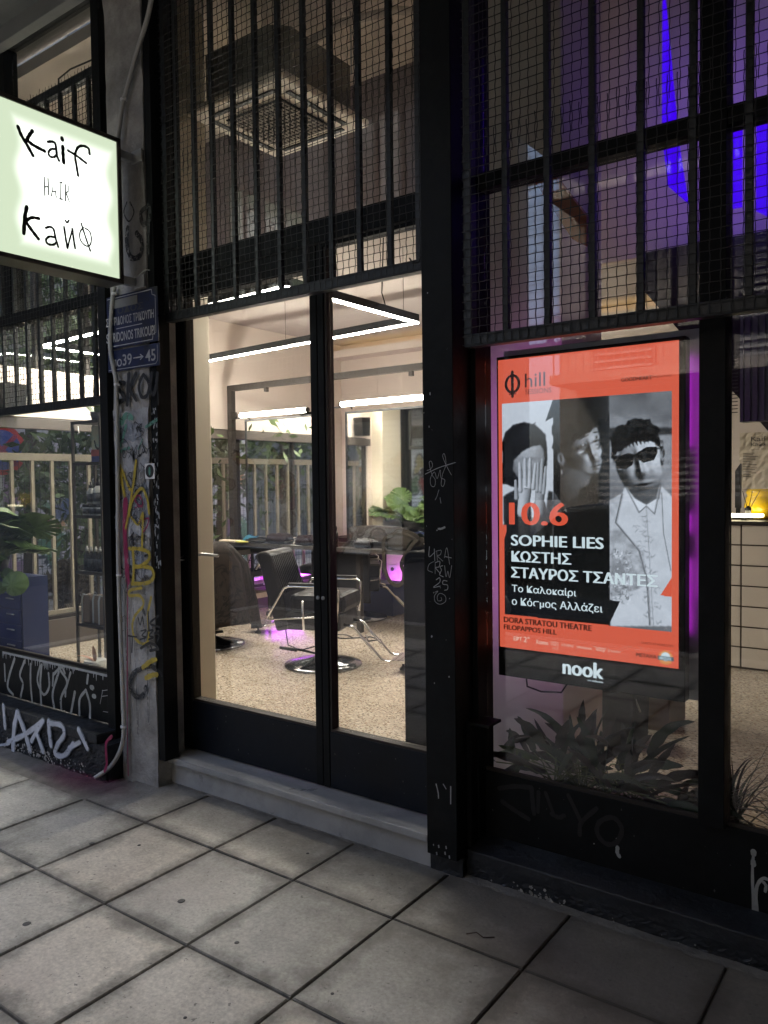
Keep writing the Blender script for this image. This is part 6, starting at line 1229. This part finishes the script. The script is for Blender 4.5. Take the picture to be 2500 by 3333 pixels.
blob('crumpled_cloth', (-4.60, 5.93, CT+.04), (.10, .05, .05), 'leather', 'dark crumpled cloth on the counter beside the leaf in the mirror', 'cloth', 4)
blob('canvas_pouch', (-3.78, 5.93, CT+.07), (.10, .06, .08), 'paper', 'light beige canvas pouch on the counter just past the shoulder bag', 'pouch', 6)
o = MB().prism([(-6.28, CT+.002), (-6.06, CT+.002), (-6.04, CT+.075), (-6.10, CT+.06), (-6.16, CT+.085), (-6.22, CT+.06)], 5.96, 5.967, 'Y').build('blue_paper_bag', pm('blue_paper', lin(.03, .16, .30), .7)); tag(o, 'crumpled blue paper bag at the window end of the counter', 'paper bag')
o = MB().lathe([(.01, 0), (.09, .001), (.11, .018), (.105, .018), (.02, .006)], (-6.17, 5.915, CT+.001), 24).build('yellow_dish', pm('yellow_plastic', lin(.55, .5, .08), .4)); tag(o, 'shallow yellow green dish on the counter in front of the blue paper bag', 'dish')
o = box('white_towel', -6.55, -6.30, 5.88, 5.98, CT+.001, CT+.02, 'paper', None, .006); tag(o, 'folded cream towel at the left end of the counter', 'towel')
t = thing('hair_clipper', 'black hair clipper lying on the counter with its cord over the edge', 'hair clipper')
MB().tube([(-5.58, 5.90, CT+.02), (-5.45, 5.91, CT+.028), (-5.38, 5.92, CT+.026)], [.016, .022, .016], 10).build('body', 'blackpl', t); MB().tube([(-5.58, 5.90, CT+.02), (-5.62, 5.87, CT+.005), (-5.635, 5.852, .97), (-5.64, 5.85, .85), (-5.63, 5.85, .78)], .004, 6).build('cord', 'blackpl', t)
t = thing('drinking_glass', 'small clear glass standing on the counter by the jacket', 'glass'); MB().lathe([(.025, 0), (.028, .06), (.026, .06), (.023, .004)], (-5.43, 5.90, CT+.001), 16).build('tumbler', 'glass_c', t)
o = box('receipt', -5.48, -5.33, 5.87, 5.90, CT+.0005, CT+.002, 'white_pl'); tag(o, 'white slip of paper on the counter edge below the drinking glass', 'paper')
for (x_, h_, r_, mt_, lb_) in ((-5.10, .17, .022, 'bot_white', 'pale lotion bottle on the counter between the two mirrors'), (-5.04, .13, .026, 'bot_black', 'squat black bottle on the counter between the two mirrors'), (-4.92, .20, .019, 'bot_black', 'slim black spray bottle at the left foot of the bag mirror')):
    b_ = thing('counter_bottle', lb_, 'bottle', 'bottles on the styling counter'); MB().lathe([(r_, 0), (r_, h_*.65), (r_*.4, h_*.78)], (x_, 5.93, CT+.001), 16).build('body', mt_, b_); MB().lathe([(r_*.45, h_*.78), (r_*.45, h_)], (x_, 5.93, CT+.001), 12).build('cap', 'blackpl', b_)
t = thing('power_strip', 'black power strip with tangled leads under the counter', 'power strip'); box('strip', -6.45, -5.75, 5.88, 5.92, .885, .935, 'blackpl', t, .005)
m = MB()
for i in range(7):
    x = -6.42+i*.1; m.tube([(x, 5.87, .89), (x+.04, 5.86, .80-.03*(i % 3)), (x+.12, 5.87, .75+.04*(i % 2)), (x+.2, 5.88, .88)], .004, 5)
m.build('lead', 'blackpl', t)
t = thing('hair_dryer', 'black hair dryer hanging under the counter above the trolley', 'hair dryer'); MB().tube([(-5.90, 5.84, .86), (-5.80, 5.83, .76), (-5.76, 5.83, .70)], [.04, .042, .03], 12).build('barrel', 'blackpl', t); MB().tube([(-5.85, 5.83, .80), (-5.93, 5.83, .72)], .018, 8).build('grip', 'chrome', t)
# ------------------------------------------------------------------ back wall details
t = thing('wall_socket', 'white double socket on the pink back wall under the counter', 'socket'); box('plate', -5.86, -5.74, 8.092, 8.1002, .45, .56, 'white_pl', t, .004); MB().lathe([(.022, 0), (.022, .004)], (0, 0, 0), 16)
m = MB(); m.tube([(-5.80, 8.0915, .505), (-5.80, 8.087, .505)], .025, 16); m.build('socket_face', 'rubber', t)
t = thing('neon_tube', 'glowing magenta tube leaning low against the back wall', 'lamp', 'magenta tubes'); MB().tube([(-5.80, 7.98, .335), (-5.45, 7.98, .235)], .017, 10).build('tube', 'neon', t); MB().tube([(-5.84, 7.98, .346), (-5.80, 7.98, .335)], .014, 10).build('cap', 'tan_rail', t)
area('neon_glow', (-5.6, 7.93, .32), (R(90), 0, 0), .5, .05, 1.6, (.7, .12, 1), t)
t = thing('neon_tube', 'glowing magenta tube at the foot of the side window behind the trolley', 'lamp', 'magenta tubes'); MB().tube([(-6.50, 6.55, .46), (-6.50, 7.5, .50)], .017, 10).build('tube', 'neon', t)
for y in (6.6, 7.45): box('support', -6.594, -6.51, y, y+.02, .42, .46, 'white_pl', t)
o = MB().tube([(-4.55, 5.72, .156), (-4.7, 5.8, .156), (-4.9, 5.75, .156), (-4.85, 5.62, .156), (-4.6, 5.66, .157), (-4.45, 5.85, .156), (-4.3, 5.80, .156), (-4.35, 5.68, .156), (-4.55, 5.9, .156)], .006, 6).build('floor_cable', 'blackpl'); tag(o, 'black cable coiled on the terrazzo behind the empty chair', 'cable')
t = thing('blue_crate', 'blue plastic crate under the counter behind the chairs', 'crate'); box('box_body', -5.35, -4.95, 6.9, 7.2, FZ, .50, 'blue_cab', t, .01)
# ------------------------------------------------------------------ suitcase
t = thing('black_suitcase', 'tall black upright case with rounded corners standing behind the door glass', 'suitcase')
def rrect(x0, x1, z0, z1, r, n=6):
    P = []
    for cx_, cz_, a0 in ((x1-r, z1-r, 0), (x0+r, z1-r, 90), (x0+r, z0+r, 180), (x1-r, z0+r, 270)):
        for i in range(n+1): a = R(a0+90*i/n); P.append((cx_+r*math.cos(a), cz_+r*math.sin(a)))
    return P
MB().prism(rrect(-2.30, -1.83, FZ+.04, 1.25, .05), 3.30, 3.52, 'Y').build('shell', pm('black_case_fabric', lin(.005), .8, spec=.1), t, .01)
MB().prism(rrect(-2.27, -1.86, FZ+.07, 1.22, .04), 3.289, 3.299, 'Y').build('front_pocket', pm('black_case_pocket', lin(.006), .7, spec=.1), t, .003)
for x in (-2.25, -1.88): MB().tube([(x-.015, 3.33, FZ+.022), (x+.015, 3.33, FZ+.022)], .022, 12).build('wheel', 'blackpl', t)
# ------------------------------------------------------------------ behind the display window at floor level
t = thing('waste_bin', 'tall black bin standing on the terrazzo under the poster screen', 'bin'); MB().prism([(-1.80, FZ), (-1.40, FZ), (-1.37, 1.0), (-1.83, 1.0)], 4.12, 4.40, 'Y').build('bin_body', 'stair_blk', t, .01)
t = thing('brown_carton', 'brown carton with a small printed mark behind the black bin', 'box'); MB().box(-1.75, -1.33, 4.55, 4.88, FZ, .86).build('carton_body', 'carton', t, .004); box('print_mark', -1.42, -1.36, 4.545, 4.549, .42, .50, 'ink', t)
o = MB().tube([(-1.50, 3.86, 1.0), (-1.42, 4.1, .55), (-1.38, 4.2, .35)], .006, 6).build('white_cable', 'conduit'); tag(o, 'slanting pale cable behind the dark plant leaves', 'cable')
# ------------------------------------------------------------------ reception desk
t = thing('reception_desk', 'reception desk faced with cream square tiles and dark joints', 'desk')
box('carcass', -1.60, 1.2, 6.41, 7.0, FZ, 1.25, 'grout', t); box('worktop', -1.62, 1.2, 6.38, 7.05, 1.2505, 1.275, 'frame_in', t, .003)
tv = None
for r_ in range(7):
    for c_ in range(11):
        x = -1.594+c_*.2535; z = FZ+.012+r_*.1555
        if tv is None: tv = MB().box(-.1215, .1215, 6.40, 6.4095, -.0725, .0725).build('tile', 'tile_w', t, .003); o = tv
        else: o = tv.copy(); COL.objects.link(o)
        o.location = (x+.13, random.uniform(-.0008, .0008), z+.0775)
t = thing('desk_lamp', 'warm glowing lamp at the end of the reception desk', 'lamp'); MB().box(-1.47, -1.22, 6.5, 6.62, 1.30, 1.325).build('lamp_head', 'lamp_w', t, .006); MB().box(-1.37, -1.33, 6.55, 6.60, 1.276, 1.2995).build('lamp_foot', 'blackpl', t)
t = thing('yellow_vase', 'round yellow glass vase on the reception desk', 'vase'); MB().lathe([(.05, 0), (.10, .03), (.125, .10), (.11, .17), (.10, .185), (.115, .21), (.10, .235), (.07, .24)], (-1.27, 6.78, 1.2755), 28).build('vase_body', 'yellow_v', t)
t = thing('reed_diffuser', 'dark reed diffuser sticks in a small bottle beside the yellow vase', 'diffuser'); MB().lathe([(.022, 0), (.025, .04), (.01, .06)], (-1.33, 6.60, 1.326), 12).build('bottle', 'bot_black', t)
m = MB(); m.tube([(-1.33, 6.60, 1.34), (-1.37, 6.60, 1.50)], .003, 5); m.tube([(-1.33, 6.60, 1.34), (-1.30, 6.60, 1.50)], .003, 5); m.tube([(-1.33, 6.60, 1.34), (-1.25, 6.61, 1.50)], .003, 5); m.build('reed', 'blackpl', t)
t = thing('desk_monitor', 'dark monitor seen edge on behind the reception desk', 'monitor'); MB().prism([(-1.48, 1.36), (-1.44, 1.36), (-1.44, 1.72), (-1.48, 1.66)], 6.85, 6.90, 'Y').build('monitor_body', 'blackpl', t); box('monitor_foot', -1.475, -1.445, 6.86, 6.89, 1.276, 1.359, 'blackpl', t)
t = thing('purple_cloth', 'folded purple cloth on the reception desk by the vase', 'cloth'); q = blob('folds', (-1.05, 6.62, 1.30), (.14, .08, .025), 'mauve', '', '', 9); del q['label']; del q['category']; q.parent = t
t = thing('price_list', 'crumpled paper price list pinned on the wall over the reception desk', 'poster')
vs_ = []; fs_ = []; nx_, nz_2 = 12, 16; rg = np.random.default_rng(2)
for j in range(nz_2+1):
    for i in range(nx_+1): vs_.append((-1.705+.33*i/nx_+(rg.normal(0, .004) if i in (0, nx_) else 0), 8.075+rg.normal(0, .006), 1.50+.53*j/nz_2))
for j in range(nz_2):
    for i in range(nx_): a = j*(nx_+1)+i; fs_.append((a, a+1, a+nx_+2, a+nx_+1))
MB().add(vs_, fs_).build('sheet', 'paper', t)
pf = faceY(8.055)
text('lettering', 'Kaif', pf, -1.60, 1.945, .13, .045, 'ink', t, .01); text('lettering', 'Кайф', pf, -1.60, 1.89, .13, .045, 'ink', t, .01); text('lettering', 'price list', pf, -1.60, 1.862, .13, .016, 'ink', t)
m = MB(); rg = np.random.default_rng(6)
for k in range(15):
    z = 1.835-k*.0155; w_ = rg.uniform(.06, .13); m.ribbon([(-1.67, z), (-1.67+w_, z)], .005, pf, .001, 0, False); m.ribbon([(-1.44, z), (-1.44+rg.uniform(.02, .04), z)], .005, pf, .001, 0, False)
m.build('small_print', 'ink', t); 

# ------------------------------------------------------------------ corner display: cabinet, monstera, shelf with products
t = thing('blue_drawer_cabinet', 'tall blue metal cabinet of six drawers behind the corner window', 'cabinet')
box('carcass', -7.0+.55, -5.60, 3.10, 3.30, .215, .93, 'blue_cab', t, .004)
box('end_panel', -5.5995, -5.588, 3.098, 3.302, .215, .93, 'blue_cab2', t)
for i in range(6):
    z = .232+i*.116; box('drawer_front', -6.42, -5.605, 3.088, 3.0995, z, z+.108, 'blue_cab', t, .002); MB().tube([(-5.77, 3.075, z+.075), (-5.67, 3.075, z+.075)], .006, 8).build('drawer_handle', 'chrome_rail', t)
for x in (-6.40, -5.64): box('leg', x, x+.03, 3.11, 3.14, FZ, .2145, 'blackpl', t)
def monstera_outline(n=9, slit=.62, seed=0):
    rg = random.Random(seed); R_ = []
    for i in range(181):
        a = -PI+2*PI*i/180; r = (.62+.38*math.cos(a*.5)**1.0)*(1-.28*math.exp(-((abs(a)-PI)/.25)**2)); r *= (1.0+.15*math.cos(a))
        if slit and .35 < abs(a) < 2.3:
            ph = (abs(a)-.35)/(1.95)*n % 1
            if ph > .80: r *= slit
        R_.append((r*math.sin(a), r*math.cos(a)))
    return R_
def leafmesh(seed, slit, cup=.18):
    out = monstera_outline(6, slit, seed); v = [(0, 0, 0)]; f = []; K = 4
    for k in range(1, K+1):
        for (x, y) in out:
            u = k/K; px, py = x*u, y*u; v.append((px, py, -cup*px*px*1.2-.25*max(py, 0)**2+.03*math.sin(9*math.atan2(x, y))*u*u))
    n = len(out)
    for j in range(n-1): f.append((0, 1+j, 2+j))
    for k in range(K-1):
        for j in range(n-1): f.append((1+k*n+j, 1+(k+1)*n+j, 2+(k+1)*n+j, 2+k*n+j))
    me = bpy.data.meshes.new('leaf'); me.from_pydata(v, [], f); me.polygons.foreach_set('use_smooth', [True]*len(f)); return me
def monstera(label, c, n, spread, h, size, pot, seed=0, mat='leaf', potr=.13):
    t = thing('monstera_plant', label, 'plant'); rg = random.Random(seed)
    ms = [leafmesh(1, .45), leafmesh(2, .55), leafmesh(3, 0)]
    for q in ms: q.materials.append(M[mat])
    if pot: MB().lathe([(potr*.7, 0), (potr, .02+pot), (potr*.96, pot+.02), (potr*.9, pot-.01), (.01, pot-.012)], (c[0], c[1], c[2]), 20).build('pot', 'terracotta', t)
    m = MB(); base = Vector((c[0], c[1], c[2]+pot))
    for i in range(n):
        a = rg.uniform(0, 2*PI); rr = spread*math.sqrt(rg.uniform(.08, 1)); tip = base+Vector((rr*math.cos(a), rr*.45*math.sin(a), h*rg.uniform(.15, 1)*(1.1-.5*rr/spread)))
        mid = base.lerp(tip, .55)+Vector((0, 0, .10*h)); m.tube([base, mid, tip], [.007, .005, .004], 6)
        o = bpy.data.objects.new('leaf', ms[rg.randrange(3)]); COL.objects.link(o); o.parent = t; o.location = tip
        out_dir = Vector((math.cos(a), -.55+.3*math.sin(a), rg.uniform(-.2, .35))).normalized(); o.rotation_euler = (out_dir.to_track_quat('Y', 'Z').to_euler()); o.rotation_euler.rotate_axis('Y', rg.uniform(-.6, .6)); o.rotation_euler.rotate_axis('X', rg.uniform(-.1, .9))
        s_ = size*rg.uniform(.65, 1.15); o.scale = (s_, s_, s_)
    m.build('stems', 'stem', t); return t
monstera('large monstera plant spreading over the blue cabinet', (-6.0, 3.10, .932), 34, .50, .46, .19, .12, 4)
monstera('monstera plant on the counter in the corner, seen behind the canvas bag', (-4.10, 6.0-.075, CT), 6, .20, .17, .075, .0, 9, 'leaf_d')
t = thing('trailing_leaf_plant', 'heart leaved plant trailing over the front of the blue cabinet', 'plant')
lf = leafmesh(5, 0); lf.materials.append(M['leaf']); m = MB(); m.tube([(-5.9, 3.08, .96), (-5.72, 3.0, .98), (-5.55, 2.98, .93), (-5.46, 2.97, .86)], .005, 6); m.tube([(-6.0, 3.06, .96), (-6.05, 3.0, .86), (-6.08, 2.98, .80)], .005, 6); m.build('stems', 'stem', t)
for (x, y, z, s_, rx, ry) in ((-5.48, 2.96, .90, .10, 1.1, .9), (-6.06, 2.98, .80, .095, 1.9, .1), (-5.72, 3.0, .84, .06, 1.9, -.3), (-5.85, 3.0, .99, .11, 1.2, -.4), (-5.62, 2.99, .95, .06, 1.5, 1.0)):
    o = bpy.data.objects.new('leaf', lf); COL.objects.link(o); o.parent = t; o.location = (x, y, z); o.rotation_euler = (rx, ry, .3); o.scale = (s_, s_, s_)
# open shelf
t = thing('product_shelf', 'narrow dark metal shelf unit beside the concrete pillar', 'shelf')
SX0, SX1, SYa, SYb = -4.83, -4.50, 3.05, 3.23
for x in (SX0, SX1-.016):
    for y in (SYa, SYb-.016): box('post', x, x+.016, y, y+.016, FZ, 2.035, 'shelf', t)
SH = [2.019, 1.745, 1.395, 1.020, .665]
for z in SH: box('shelf_board', SX0+.0165, SX1-.0165, SYa, SYb, z, z+.010, 'shelf', t); 
for z in SH: box('shelf_rim', SX0+.0165, SX1-.0165, SYa-.004, SYa-.0005, z-.006, z+.014, 'frame_in', t)
def bottle(x, z, r, h, mat, capm, label, cat, group, neck=.35, pump=True):
    b = thing('product_bottle', label, cat, group); y = (SYa+SYb)/2-.02
    MB().lathe([(r*.95, 0), (r, .004), (r, h*.62), (r*neck, h*.78), (r*neck, h*.80)], (x, y, z), 18).build('body', mat, b)
    MB().lathe([(r*.42, h*.80), (r*.42, h*.92), (r*.25, h*.93), (r*.25, h)], (x, y, z), 12).build('cap', capm, b)
    MB().lathe([(r*1.01, h*.14), (r*1.01, h*.50)], (x, y, z), 18).build('label_band', 'jar_label' if mat != 'bot_black' else 'grey_drip' if False else 'jar_label', b); return b
for i in range(6): bottle(-4.785+i*.05, SH[3]+.0105, .023, .165, 'bot_black', 'bot_white', ['black dropper bottle nearest the window side of the third shelf', 'black dropper bottle second in the row of six', 'black dropper bottle third in the row of six', 'black dropper bottle fourth in the row of six', 'black dropper bottle fifth in the row of six', 'black dropper bottle last in the row, next to the pillar'][i], 'bottle', 'black bottles on the product shelf')
for i in range(3):
    b = thing('white_jar', ['white jar with black lid nearest the window on the shelf', 'middle white jar with black lid on the shelf', 'white jar with black lid next to the pillar side of the shelf'][i], 'jar', 'white jars on the product shelf'); x = -4.745+i*.078
    MB().lathe([(.033, 0), (.035, .003), (.035, .055)], (x, 3.11, SH[2]+.0105), 20).build('body', 'bot_white', b); MB().lathe([(.036, .0555), (.036, .075)], (x, 3.11, SH[2]+.0105), 20).build('lid', 'blackpl', b); MB().lathe([(.0357, .012), (.0357, .046)], (x, 3.11, SH[2]+.0105), 20).build('label_band', 'jar_label', b)
def upper(x, r, h, lb):
    b = thing('spray_bottle', lb, 'bottle', 'bottles standing on the jars'); z = SH[2]+.0865
    MB().lathe([(r, 0), (r, h*.55), (r*.4, h*.72)], (x, 3.12, z), 18).build('body', 'bot_white', b); MB().lathe([(r*.45, h*.72), (r*.45, h*.85), (r*.25, h*.86), (r*.25, h)], (x, 3.12, z), 12).build('cap', 'blackpl', b); MB().lathe([(r*1.015, h*.1), (r*1.015, h*.45)], (x, 3.12, z), 18).build('label_band', 'jar_label', b)
upper(-4.725, .026, .15, 'clear spray bottle standing on the white jars'); upper(-4.64, .036, .17, 'wide white bottle standing on the white jars near the pillar')
for i in range(3):
    p_ = thing('refill_pouch', ['grey refill pouch nearest the window on the lowest shelf', 'middle grey refill pouch on the lowest shelf', 'grey refill pouch nearest the pillar on the lowest shelf'][i], 'pouch', 'refill pouches'); x = -4.77+i*.095; y = 3.09+.02*(i % 2)
    MB().prism([(x-.045, SH[4]+.011), (x+.045, SH[4]+.011), (x+.047, SH[4]+.17), (x+.03, SH[4]+.205), (x-.03, SH[4]+.205), (x-.045, SH[4]+.17)], y, y+.05, 'Y').build('pouch_body', 'carton', p_, .01); MB().prism([(x-.047, SH[4]+.012), (x-.034, SH[4]+.012), (x-.03, SH[4]+.17), (x-.02, SH[4]+.2), (x+.03, SH[4]+.206), (x-.03, SH[4]+.210), (x-.047, SH[4]+.17)], y-.004, y-.0005, 'Y').build('white_edge', 'bot_white', p_)
t = thing('painted_picture', 'small canvas with a dark crescent over a red and blue dusk on the shelf', 'picture')
box('canvas', -4.70, -4.52, 3.12, 3.135, 1.7555, 2.00, pm('canvas_sunset', lin(.42, .40, .27), .7, 0, .2, 6, dark=lin(.08, .30, .30), dscale=7), t)
box('lower_band', -4.70, -4.52, 3.1150, 3.1190, 1.756, 1.80, pm('canvas_blue', lin(.05, .06, .18), .7, 0, .3, 9), t); box('red_band', -4.70, -4.52, 3.1150, 3.1190, 1.8005, 1.845, pm('canvas_red', lin(.30, .07, .06), .7, 0, .4, 12), t)
MB().ribbon([(-4.655, 1.90), (-4.64, 1.86), (-4.615, 1.848), (-4.59, 1.86), (-4.575, 1.90)], .014, faceY(3.113), .001).build('crescent', 'black_paint', t)
t = thing('shelf_top_plant', 'plant with long pointed leaves on top of the product shelf', 'plant')
def blade(p0, d, L, w, droop, mat, parent, name='leaf', seg=12, twist=0.0, wave=0.0, vfold=.25, roll0=0.0):
    p = Vector(p0); d = Vector(d).normalized(); v = []; side0 = d.cross(Vector((0, 0, 1))); side0 = side0.normalized() if side0.length > .05 else Vector((1, 0, 0))
    for i in range(seg+1):
        u = i/seg; prof = (u**.45)*(1-u)**.75*1.9 if name == 'leaf' else (1-u)**.8; ww = w/2*max(prof, .02)*(1+wave*math.sin(u*22)); sd_ = side0.copy(); sd_.rotate(Matrix.Rotation(roll0+twist*u, 3, d)); nrm = d.cross(sd_)
        v += [p-sd_*ww+nrm*ww*vfold, p.copy(), p+sd_*ww+nrm*ww*vfold]; p = p+d*(L/seg); d = (d+Vector((0, 0, -droop/seg))).normalized()
    f = []
    for i in range(seg): a = 3*i; f += [(a, a+1, a+4, a+3), (a+1, a+2, a+5, a+4)]
    return MB().add(v, f, True).build(name, mat, parent)
for (dx, dz, L_, dr) in ((-1, .5, .26, .6), (-.6, .9, .22, .5), (.2, 1, .24, .5), (.8, .8, .25, .8), (-.9, 1.1, .30, .9), (.5, .5, .2, .6)): blade((-4.62, 3.12, 2.05), (dx, -.2, dz), L_, .05, dr, 'leaf', t)
MB().lathe([(.04, 0), (.05, .06), (.045, .06), (.01, .055)], (-4.62, 3.12, 2.0295), 16).build('pot', 'terracotta', t)
t = thing('potted_seedling', 'small bare seedling in a speckled pot inside the corner window by the pillar', 'plant')
MB().lathe([(.062, 0), (.066, .13), (.06, .13), (.01, .12)], (-4.30, 2.84, .40), 20).build('pot', 'conc', t); box('stand', -4.37, -4.23, 2.78, 2.90, FZ, .3995, 'blackpl', t)
for (dx, dz, L_) in ((-1, .6, .16), (-.8, .2, .14), (.2, 1, .12)): blade((-4.30, 2.84, .52), (dx, -.2, dz), L_, .03, .9, pm('dry_leaf', lin(.30, .13, .08), .7), t)

# ------------------------------------------------------------------ plants in the display window
t = thing('burgundy_window_plant', 'bushy plant with broad burgundy leaves at the foot of the display window', 'plant'); rg = random.Random(12)
box('planter_trough', -1.56, -.66, 2.93, 3.06, .16, .34, 'blackpl', t, .004)
for i in range(74):
    a = rg.uniform(-1.5, 1.5); rr = rg.uniform(.25, 1.0); cxp = rg.choice([-1.34, -1.22, -1.12, -1.02]); base_ = Vector((cxp, 3.0+rg.uniform(-.03, .03), .34))
    s0 = base_+Vector((math.sin(a)*.27*rr, rg.uniform(-.05, .05), (math.cos(a)*.17+.02)*rr)); mid_ = base_.lerp(s0, .5)+Vector((0, 0, .03))
    MB().tube([base_, mid_, s0], .0028, 5).build('stem', 'stem', t)
    blade(s0, (math.sin(a)*1.1+rg.uniform(-.3, .3), rg.uniform(-.4, .2), math.cos(a)*.9+rg.uniform(-.1, .5)), rg.uniform(.14, .27), rg.uniform(.03, .052), rg.uniform(.3, 1.8), rg.choice(['leaf_red', 'leaf_red', 'leaf_d']), t, twist=rg.uniform(-.7, .7), wave=.12, roll0=rg.choice([-1, 1])*rg.uniform(.5, 1.4))
for (x_, z_, dx_, dz_, L_, w_, dr_, mt_) in ((-1.38, .50, -.9, .45, .22, .045, 1.6, 'leaf_red'), (-1.40, .44, -1, .15, .20, .05, .1, 'leaf'), (-1.52, .42, -.15, 1, .13, .05, .4, 'leaf_d'), (-1.52, .36, .2, 1, .10, .06, .2, 'leaf_d'), (-1.22, .60, .05, 1, .12, .05, .1, 'leaf_red'), (-1.0, .50, 1, .25, .18, .05, .2, 'leaf_d'), (-.98, .44, 1, .0, .20, .045, .3, 'leaf_d')):
    MB().tube([(-1.2, 3.0, .34), ((x_-1.2)/2, 3.0, z_-.02), (x_, 3.0, z_)], .003, 5).build('stem', 'stem', t); blade((x_, 3.0, z_), (dx_, 0, dz_), L_, w_, dr_, mt_, t, twist=.4, wave=.1, roll0=1.0)
t = thing('grassy_dracaena', 'spiky plant with thin dark arching leaves at the display window mullion', 'plant'); rg = random.Random(5)
box('pot', -.78, -.60, 2.95, 3.07, .16, .30, 'blackpl', t, .004)
for i in range(84):
    a = rg.uniform(-1.6, 1.6); d_ = Vector((math.sin(a), rg.uniform(-.3, .3), math.cos(a)+.1)); blade((-.655+rg.uniform(-.03, .03), 3.01+rg.uniform(-.02, .02), .42+rg.uniform(-.1, .04)), d_, rg.uniform(.16, .34), .015, rg.uniform(.2, 2.6), 'leaf_red' if i % 3 else 'leaf_d', t, 'blade', vfold=.1)
t = thing('curled_leaf_plant', 'plant with curled brown leaves between the burgundy plant and the spiky one', 'plant')
for (x, dx, dz, L_, dr, tw) in ((-.86, .5, .5, .20, .4, .8), (-.88, .9, .3, .24, -.3, .5), (-.90, -.6, .6, .16, 1, .3), (-.84, .2, .8, .13, .6, -.6), (-.95, .7, .2, .22, .7, .2)): blade((x, 2.98, .36), (dx, 0, dz), L_, .06, dr, 'leaf_red', t, twist=tw, wave=.12, roll0=1.1)
box('pot', -.93, -.80, 2.95, 3.04, .16, .345, 'terracotta', t)

# ------------------------------------------------------------------ put each thing's empty at the thing's base
def kids(o): return [q for q in bpy.data.objects if q.parent == o]
bpy.context.view_layer.update()
ch_of = {}
for o in bpy.data.objects:
    if o.parent: ch_of.setdefault(o.parent.name, []).append(o)
for e in [o for o in bpy.data.objects if o.type == 'EMPTY' and o.parent is None and o.location.length < 1e-6]:
    allc = []; st_ = list(ch_of.get(e.name, []))
    while st_:
        q = st_.pop(); allc.append(q); st_ += ch_of.get(q.name, [])
    pts = [q.matrix_world @ Vector(c) for q in allc if q.type == 'MESH' for c in q.bound_box]
    if not pts: continue
    base = Vector(((min(p.x for p in pts)+max(p.x for p in pts))/2, (min(p.y for p in pts)+max(p.y for p in pts))/2, min(p.z for p in pts)))
    e.location = base
    for q in ch_of.get(e.name, []): q.location = q.location-base
